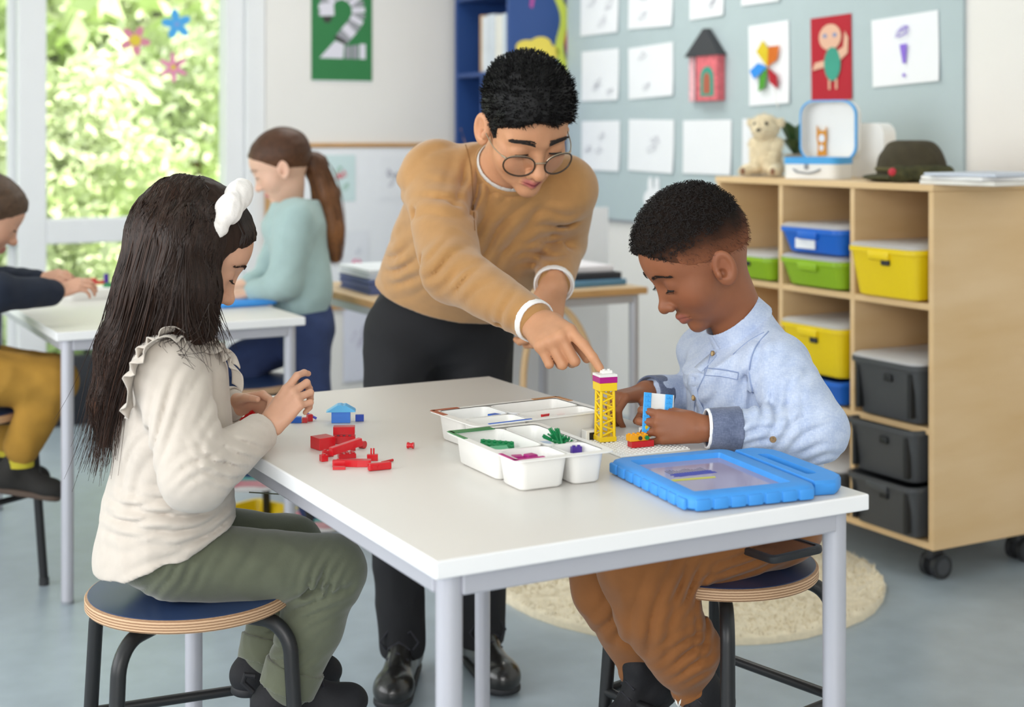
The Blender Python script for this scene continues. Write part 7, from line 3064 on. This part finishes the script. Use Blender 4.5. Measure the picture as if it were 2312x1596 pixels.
    f.disp = gathers(f, [(1075, 430, 25, 36, 0.014, 50, 130), (1120, 540, 35, 40, 0.012, 60, 90), (960, 320, 55, 44, 0.008, 50, 90), (990, 450, 80, 40, 0.006, 60, 80), (880, 520, 78, 34, 0.009, 60, 80), (900, 600, 65, 34, 0.009, 60, 100),
                         (1000, 600, 60, 36, 0.007, 50, 70), (1050, 640, 50, 34, 0.006, 40, 60), (1140, 710, 20, 30, 0.005, 30, 60), (1250, 510, 80, 30, 0.009, 50, 50), (1230, 570, 85, 26, 0.008, 40, 50), (900, 420, 60, 50, 0.005, 60, 80),
                         (1180, 520, 50, 60, 0.006, 80, 80)], folds(0.0030, 34, 55, (1, 1, 1), 0.5), near=2.3)
    camel = mat('camel_knit', '#b08350', 0.95, var=0.05, vscale=40, bump=0.2, bscale=420, sheen=0.3)
    sculpt('sweater', f, 0.0046, camel, th, smooth=1)
    cs_ = mat('camel_seam', '#8a6238', 0.95)
    seam(f, [(1040, 290), (1062, 370), (1068, 450), (1072, 520)], cs_, th, 0.0012, near=2.3, name='armhole_seam')
    # rib collar and pale t-shirt edge
    ax = nrm(nrm(H.C - nb) * 0.6 + sp * 0.6)
    c = Field()
    c.fr(nb + ax * 0.018, nb + ax * 0.040, 0.0715, 0.0665, 0.004)
    c.fr(nb - ax * 0.03, nb + ax * 0.07, 0.066, 0.060, 0.003, 'sub')
    sculpt('sweater_collar', c, 0.0026, camel, th, smooth=2)
    c = Field()
    c.fr(nb + ax * 0.018, nb + ax * 0.046, 0.0650, 0.0620, 0.002)
    c.fr(nb - ax * 0.03, nb + ax * 0.08, 0.0615, 0.0580, 0.002, 'sub')
    sculpt('tshirt_collar', c, 0.0024, mat('pale_grey_cotton', '#d5d2cc', 0.9), th, smooth=2)
    # sleeve ends and white wrist bands
    for wr_, el_, r in ((wrR, elR, 0.0375), (wrL, elL, 0.041)):
        d = nrm(el_ - wr_)
        c = Field()
        c.fr(wr_ + d * 0.004, wr_ + d * 0.018, r, r + 0.001, 0.003)
        c.fr(wr_ - d * 0.03, wr_ + d * 0.012, r - 0.004, r - 0.004, 0.002, 'sub')
        sculpt('wrist_band', c, 0.0022, mat('white_rubber', '#f2f0ee', 0.6), th, smooth=2)

    # ---- trousers
    aR, aL = A3(at(908, 1452, 3.20)), A3(at(1088, 1440, 3.27))
    kR, kL = np.array([-0.262, 3.225, 0.43]), np.array([-0.072, 3.265, 0.43])
    hR, hL = np.array([-0.252, 3.285, 0.745]), np.array([-0.082, 3.315, 0.745])
    f = Field()
    f.el(hipc + np.array([0, 0, -0.012]), (0.150, 0.115, 0.11), None, 0.03)
    for h_, k_, a_ in ((hR, kR, aR), (hL, kL, aL)):
        f.rc(h_, k_, 0.086, 0.064, 0.035)
        f.rc(k_, a_, 0.062, 0.052, 0.02)
    f.fn_cut(lambda P: (P[:, 2] - 0.055) * 1.0, 0.004)
    f.disp = folds(0.0045, 48, 66, (1, 1, 0.7), 0.6)
    black = mat('black_twill', '#131317', 0.85, var=0.1, vscale=20, bump=0.1, bscale=600)
    sculpt('trousers', f, 0.005, black, th, smooth=1)
    # ---- shoes
    leather = mat('black_leather', '#1d1c1b', 0.28, var=0.1, bump=0.05, bscale=150, coat=0.3)
    for a_, yaw in ((aR, -0.06), (aL, 0.32)):
        d = np.array([math.sin(yaw), -math.cos(yaw), 0])
        heel = np.array([a_[0], a_[1], 0.012]) - d * 0.055
        shoe(th, heel, heel + d * 0.225, 0.043, leather, M['sole'], h=0.055)
        for sgn in (-1, 1):
            b = MB()
            c0 = Vector(heel + d * 0.10 + up * 0.10) - th.location
            s_ = Vector((d[1], -d[0], 0)) * sgn
            b.tube([c0, c0 + s_ * 0.025 + Vector((0, 0, 0.012)), c0 + s_ * 0.042 + Vector((0, 0, -0.012)), c0 + s_ * 0.03 + Vector((0, 0, -0.028))], 0.0022, 6)
            b.build('lace_bow', M['lace'], th, True)
    return th


build_man()

# ================================================================= girl with a ponytail at the window table
def build_window_girl():
    root = at(690, 1198, 4.42)
    th = thing('person', 'girl with a long ponytail in a pale teal sweater standing at the window table', 'person', (root.x, root.y, 0.0))
    up = np.array([0, 0, 1.0])
    fh = nrm((-0.97, -0.1, 0))
    p_ = math.radians(26)
    fwd = fh * math.cos(p_) - up * math.sin(p_)
    upv = fh * math.sin(p_) + up * math.cos(p_)
    H = Frame(at(634, 374, 4.40), fwd, upv, 0.212)
    hf = head_field(Field(), H, child=True)
    neck = A3(at(655, 458, 4.42))
    hf.rc(H.p(-0.10, 0, -0.15), neck, 0.17 * H.s, 0.042, 0.03)
    allf = [hf]
    core = Field()
    shN, shF = A3(at(668, 492, 4.34)), A3(at(655, 490, 4.52))
    elN, wrN = A3(at(640, 640, 4.30)), A3(at(566, 660, 4.30))
    elF, wrF = A3(at(600, 630, 4.56)), A3(at(556, 640, 4.48))
    for sgn, e, w in ((1, elN, wrN), (0, elF, wrF)):
        af = Field()
        af.rc(e, w, 0.024, 0.02, 0.01)
        hand(af, w, (-0.95, -0.1, -0.15), (0, -0.3, 0.95), bool(sgn), 0.125, [(25, 35, 20)] * 4, spread=0.1)
        allf.append(af)
        core.rc(neck - up * 0.05, shN if sgn else shF, 0.024, 0.024, 0.01)
        core.rc(shN if sgn else shF, e, 0.024, 0.026, 0.01)
    core.rc(neck, neck - up * 0.05, 0.03, 0.024, 0.01)
    merge('body', [join_fields(*allf, core).extract(0.0036)], skin('window_girl_skin'), th, skin_col(H, '#d9b19a', '#c07c74', 0.07))
    for y in (-1, 1):
        lashes(hf, H, M['lash'], th, y, -0.15, 0.008)
        brow(hf, H, mat('brown_brow', '#5a3a26', 0.8), th, y, 0.10, 0.7, 0.02, 60, 31 + y)
    # hair: drawn back into a tail
    f = Field()
    f.el(H.p(-0.06, 0, 0.14), np.array([0.452, 0.372, 0.40]) * H.s, H.R, 0.01)
    f.el(H.p(0.13, 0, 0.19), np.array([0.25, 0.28, 0.235]) * H.s, H.R, 0.08 * H.s)

    def hl(P):
        q = H.loc(P)
        l1 = (q[:, 2] - 0.27) - 0.95 * (q[:, 0] - 0.34)
        l2 = (q[:, 2] + 0.02) - 0.45 * (q[:, 0] - 0.05)
        return np.minimum(l1, l2) * H.s * 0.7
    f.fn_cut(hl, 0.006)
    f.disp = lambda P: 0.0016 * wob(P, 200, 4, (0.3, 1, 1))
    c0, c1 = np.array(lin('#4a2f1f')), np.array(lin('#8a5a34'))
    hm = mat('window_girl_hair', '#5a3a26', 0.5, attr='Col', spec=0.3, bump=0.3, bscale=240, var=0.2, vscale=90)

    def hc(P):
        t = np.clip((1.16 - P[:, 2]) / 0.3, 0, 1)[:, None]
        return c0 * (1 - t) + c1 * t
    sculpt('hair', f, 0.0045, hm, th, hc)
    tail = [A3(at(*q)) for q in ((684, 352, 4.44), (712, 372, 4.46), (735, 440, 4.47), (752, 520, 4.46), (757, 585, 4.45))]
    f = Field()
    for a, b, ra, rb in zip(tail, tail[1:], (0.022, 0.036, 0.040, 0.034), (0.036, 0.040, 0.034, 0.014)):
        f.rc(a, b, ra, rb, 0.02)
    f.disp = lambda P: 0.003 * wob(P, 130, 6, (1, 1, 0.2))
    sculpt('ponytail', f, 0.0045, hm, th, hc)
    T = resample(tail, 14)
    rs = np.random.RandomState(2)
    w = np.array([0.016, 0.024, 0.032, 0.037, 0.04, 0.041, 0.041, 0.04, 0.038, 0.035, 0.032, 0.028, 0.022, 0.02])[:, None]
    ls, cs = [], []
    for k in range(170):
        d = nrm(rs.normal(size=3))
        ls.append(T + d * w * rs.uniform(0.85, 1.1) + rs.normal(size=3) * 0.004)
        cs.append((c0 + (c1 - c0) * rs.uniform(0.1, 1)) * rs.uniform(0.7, 1.3))
    strands('ponytail_strands', ls, 0.0014, 0.0005, mat('tail_strand', '#6a4329', 0.45, attr='Col'), th, col=cs)['kind'] = 'stuff'
    b = MB()
    b.ball(Vector(tail[0]) - th.location, 0.019, 2)
    b.build('hair_tie', mat('pale_tie', '#d9d4d6', 0.8), th, True)
    # sweater
    f = Field()
    c = A3(at(672, 560, 4.43))
    f.rc(neck - up * 0.02, neck - up * 0.06, 0.052, 0.085, 0.02)
    f.el(c + up * 0.05, (0.088, 0.115, 0.14), None, 0.04)
    f.el(A3(at(682, 645, 4.43)), (0.098, 0.118, 0.14), None, 0.05)
    f.cut(A3(at(690, 704, 4.42)), -up, 0.004)
    f.cut(neck + up * 0.008, up, 0.004)
    f.rc(neck - up * 0.03, neck + up * 0.04, 0.044, 0.046, 0.004, 'sub')
    f.rc(shN, elN, 0.056, 0.05, 0.03)
    f.rc(elN, wrN + (elN - wrN) * 0.12, 0.05, 0.034, 0.015)
    f.rc(shF, elF, 0.052, 0.046, 0.03)
    f.rc(elF, wrF + (elF - wrF) * 0.15, 0.045, 0.032, 0.015)
    f.disp = folds(0.0045, 48, 9, (1, 1, 0.8), 0.7)
    sculpt('sweater', f, 0.006, mat('pale_teal_knit', '#a2bab9', 0.95, var=0.04, vscale=30, bump=0.1, bscale=400, sheen=0.2), th)
    # jeans
    f = Field()
    hc_ = A3(at(694, 735, 4.44))
    f.el(hc_, (0.085, 0.11, 0.11), None, 0.03)
    hN, kN, aN = hc_ + np.array([0.0, -0.055, -0.02]), A3(at(708, 930, 4.38)), A3(at(708, 1150, 4.40))
    hF, kF, aF = hc_ + np.array([-0.01, 0.055, -0.03]), A3(at(550, 815, 4.40)), A3(at(565, 1055, 4.34))
    for h_, k_, a_ in ((hN, kN, aN), (hF, kF, aF)):
        f.rc(h_, k_, 0.075, 0.058, 0.03)
        f.rc(k_, a_, 0.056, 0.045, 0.02)
    f.disp = folds(0.004, 55, 19, (1, 1, 0.6), 0.7)
    sculpt('jeans', f, 0.007, mat('navy_denim', '#33416a', 0.9, var=0.12, vscale=25, bump=0.1, bscale=500), th)
    sm = mat('pink_sneaker', '#d98a94', 0.8, color2='#e9b7b8', vscale=14)
    tl = mat('pale_sole', '#e6e2e0', 0.6)
    for a_, z in ((aN, 0.012), (aF, None)):
        heel = a_ + np.array([0.045, 0.0, 0.0])
        heel[2] = z if z is not None else a_[2] - 0.06
        shoe(th, heel, heel + fh * 0.14, 0.033, sm, tl, lace_m=mat('teal_lace', '#5aa8a0', 0.8))
        b = MB()
        P0 = Vector(heel + fh * 0.06 + up * 0.035) - th.location
        b.box(P0, (0.10, 0.066, 0.012), 0.004)
        b.build('teal_stripe', mat('teal_stripe', '#6fb4ac', 0.7), th)
    return th


build_window_girl()


# ================================================================= boy in mustard trousers at the left edge
def build_window_boy():
    th = thing('person', 'boy in a navy sweater and mustard trousers at the left edge of the picture', 'person', (-1.46, 3.83, 0.0))
    up = np.array([0, 0, 1.0])
    fh = nrm((0.93, 0.36, 0))
    p_ = math.radians(28)
    fwd = fh * math.cos(p_) - up * math.sin(p_)
    upv = fh * math.sin(p_) + up * math.cos(p_)
    H = Frame(at(-28, 487, 3.86), fwd, upv, 0.212)
    hf = head_field(Field(), H, child=True)
    neck = A3(at(-75, 585, 3.86))
    hf.rc(H.p(-0.10, 0, -0.15), neck, 0.17 * H.s, 0.043, 0.03)
    allf = [hf]
    core = Field()
    shN, shF = A3(at(-95, 650, 3.76)), A3(at(-85, 640, 3.96))
    elN, wrN = A3(at(-5, 660, 3.68)), A3(at(128, 660, 3.84))
    elF, wrF = A3(at(10, 640, 4.06)), A3(at(88, 632, 3.98))
    for lft, e, w, X in ((False, elN, wrN, (0.9, 0.2, 0.3)), (True, elF, wrF, (0.9, -0.2, 0.2))):
        af = Field()
        af.rc(e, w, 0.024, 0.02, 0.01)
        hand(af, w, X, (-0.2, -0.6, 0.7), lft, 0.12, [(30, 45, 25)] * 4, spread=0.1)
        allf.append(af)
        s0 = shF if lft else shN
        core.rc(neck - up * 0.05, s0, 0.024, 0.024, 0.01)
        core.rc(s0, e, 0.024, 0.026, 0.01)
    core.rc(neck, neck - up * 0.05, 0.03, 0.024, 0.01)
    merge('body', [join_fields(*allf, core).extract(0.0036)], skin('window_boy_skin'), th, skin_col(H, '#cf9f86', '#b9766c', 0.07))
    for y in (-1, 1):
        lashes(hf, H, M['lash'], th, y, -0.15, 0.008)
    f = Field()
    f.el(H.p(-0.05, 0, 0.14), np.array([0.452, 0.372, 0.40]) * H.s, H.R, 0.01)
    f.el(H.p(0.14, 0, 0.21), np.array([0.26, 0.285, 0.245]) * H.s, H.R, 0.08 * H.s)

    def hl(P):
        q = H.loc(P)
        l1 = (q[:, 2] - 0.22) - 0.95 * (q[:, 0] - 0.36)
        l2 = (q[:, 2] + 0.02) - 0.25 * (q[:, 0] - 0.05)
        return np.minimum(l1, l2) * H.s * 0.7
    f.fn_cut(hl, 0.006)
    f.disp = lambda P: 0.0022 * wob(P, 220, 4)
    sculpt('hair', f, 0.0045, mat('window_boy_hair', '#4a3524', 0.6, var=0.25, vscale=80), th)
    f = Field()
    f.rc(neck - up * 0.0, neck - up * 0.05, 0.052, 0.09, 0.02)
    f.el(neck - up * 0.12 - fh * 0.02, (0.10, 0.12, 0.13), None, 0.04)
    f.el(neck - up * 0.24 - fh * 0.03, (0.11, 0.125, 0.13), None, 0.05)
    f.rc(shN, elN, 0.055, 0.050, 0.03)
    f.rc(elN, wrN + (elN - wrN) * 0.1, 0.05, 0.036, 0.015)
    f.rc(shF, elF, 0.052, 0.046, 0.03)
    f.rc(elF, wrF + (elF - wrF) * 0.1, 0.046, 0.034, 0.015)
    f.disp = folds(0.004, 50, 29, (1, 1, 1), 0.7)
    sculpt('sweater', f, 0.006, mat('navy_knit', '#1a2233', 0.95, var=0.08, vscale=30), th)
    f = Field()
    hp = A3(at(-95, 845, 3.84))
    f.el(hp, (0.10, 0.12, 0.075), None, 0.03)
    hN, kN, aN = A3(at(-60, 850, 3.77)), A3(at(120, 862, 3.80)), A3(at(48, 1010, 3.78))
    hF, kF, aF = A3(at(-70, 835, 3.92)), A3(at(110, 850, 3.98)), A3(at(20, 985, 3.95))
    for h_, k_, a_ in ((hN, kN, aN), (hF, kF, aF)):
        f.rc(h_, k_, 0.078, 0.062, 0.03)
        f.rc(k_, a_, 0.060, 0.048, 0.02)
    f.disp = folds(0.005, 50, 39, (1, 1, 0.7), 0.7)
    sculpt('trousers', f, 0.006, mat('mustard_twill', '#9c7428', 0.9, var=0.1, vscale=20), th)
    for a_ in (aN, aF):
        b = MB()
        b.cyl(Vector(a_ + np.array([0, 0, 0.01])) - th.location, Vector(a_ - np.array([0, 0, 0.05])) - th.location, 0.034, 0.032, 16)
        b.build('sock', mat('yellow_sock', '#b9ab2e', 0.9, var=0.1), th, True)
        heel = a_ + np.array([-0.06, -0.01, -0.105])
        shoe(th, heel, heel + nrm(fh + np.array([0, 0, -0.25])) * 0.15, 0.035, mat('black_canvas', '#23211f', 0.8), mat('brown_sole', '#5a4a40', 0.7), laces=False)
    return th


build_window_boy()


# ================================================================= plush toy and hat on the shelf unit
def build_plush():
    loc = shelf_pt(1732, 0.13)
    th = thing('plush_toy', 'cream plush animal with dark eyes sitting on the shelf unit', 'plush toy', loc)
    L = A3(loc)
    fw = nrm(-A3(U) * 0.75 - A3(V) * 0.45)
    up = np.array([0, 0, 1.0])
    lf = np.cross(up, fw)

    def P(x, y, z):
        return L + fw * x + lf * y + up * z
    f = Field()
    f.el(P(0, 0, 0.055), (0.045, 0.045, 0.06), None, 0.02)
    f.el(P(0.005, 0, 0.10), (0.038, 0.038, 0.045), None, 0.02)
    f.el(P(0.022, 0, 0.158), (0.046, 0.043, 0.043), None, 0.012)
    f.sp(P(0.055, 0, 0.145), 0.024, 0.015)
    for y in (-1, 1):
        f.sp(P(0.012, 0.047 * y, 0.172), 0.016, 0.006)
        f.rc(P(0.01, 0.04 * y, 0.108), P(0.045, 0.022 * y, 0.03), 0.018, 0.016, 0.01)
        f.rc(P(0.01, 0.035 * y, 0.025), P(0.07, 0.05 * y, 0.019), 0.024, 0.018, 0.012)
    f.fn_cut(lambda Q: (Q[:, 2] - L[2] - 0.0065), 0.003)
    f.disp = lambda Q: 0.0016 * wob(Q, 500, 2) + 0.001 * wob(Q, 900, 3)
    fur = mat('cream_plush', '#e6d6b4', 1.0, var=0.08, vscale=60, bump=0.5, bscale=300, sheen=0.4)
    sculpt('body', f, 0.003, fur, th, smooth=0)
    rs = np.random.RandomState(1)
    V_, Fc = f.extract(0.006)
    pk = rs.choice(len(V_), 2600)
    c = P(0.01, 0, 0.09)
    ls = []
    for i in pk:
        n = nrm(V_[i] - c) + rs.normal(size=3) * 0.5
        ls.append([V_[i], V_[i] + n * 0.004, V_[i] + n * 0.007 - up * 0.002])
    strands('fur', ls, 0.0006, 0.0002, fur, th)['kind'] = 'stuff'
    for y in (-1, 1):
        b = MB()
        b.ball(Vector(P(0.058, 0.019 * y, 0.170)) - loc, 0.0065, 2)
        b.build('eye', M['lash'], th, True)
    b = MB()
    b.ball(Vector(P(0.077, 0, 0.150)) - loc, (0.008, 0.008, 0.006), 2)
    b.build('nose', mat('plush_nose', '#2a201c', 0.6), th, True)
    for y in (-1, 1):
        b = MB()
        b.ball(Vector(P(0.088, 0.05 * y, 0.019)) - loc, (0.008, 0.010, 0.011), 2)
        b.build('paw_pad', mat('brown_pad', '#8a6650', 0.9), th, True)


build_plush()


def build_hat():
    loc = shelf_pt(2058, 0.16)
    th = thing('hat', 'dark olive brimmed hat lying on the shelf unit', 'hat', loc)
    L = A3(loc)
    f = Field()
    f.el(L + np.array([0, 0, 0.035]), (0.098, 0.098, 0.10), None, 0.01)
    f.cut(L + np.array([0, 0, 0.118]), (0, 0, 1), 0.012)
    f.cut(L + np.array([0, 0, 0.002]), (0, 0, -1), 0.002)
    f.disp = folds(0.003, 70, 3)
    sculpt('crown', f, 0.0035, mat('olive_canvas', '#3f3826', 0.9, var=0.15, vscale=30), th)
    f = Field()
    f.el(L + np.array([0, 0, 0.012]), (0.138, 0.128, 0.013), None, 0.01)
    f.rc(L + np.array([-0.07, -0.10, 0.024]), L + np.array([0.07, -0.10, 0.026]), 0.022, 0.022, 0.015)
    f.disp = folds(0.005, 60, 5)
    f.cut(L + np.array([0, 0, 0.001]), (0, 0, -1), 0.002)
    sculpt('brim', f, 0.0035, mat('olive_camouflage', '#4d4a2a', 0.9, color2='#2c2e18', vscale=45), th)
    b = MB()
    b.tube([Vector((0.098 * math.cos(a), 0.098 * math.sin(a), 0.036)) for a in np.linspace(0, 2 * math.pi, 33)[:-1]], 0.006, 8, closed=True)
    b.build('band', mat('olive_band', '#5a5330', 0.9), th, True)
    b = MB()
    b.ball((-0.085, -0.115, 0.03), (0.012, 0.009, 0.012), 2)
    b.build('red_badge', mat('badge_red', '#c03040', 0.7), th, True)


build_hat()
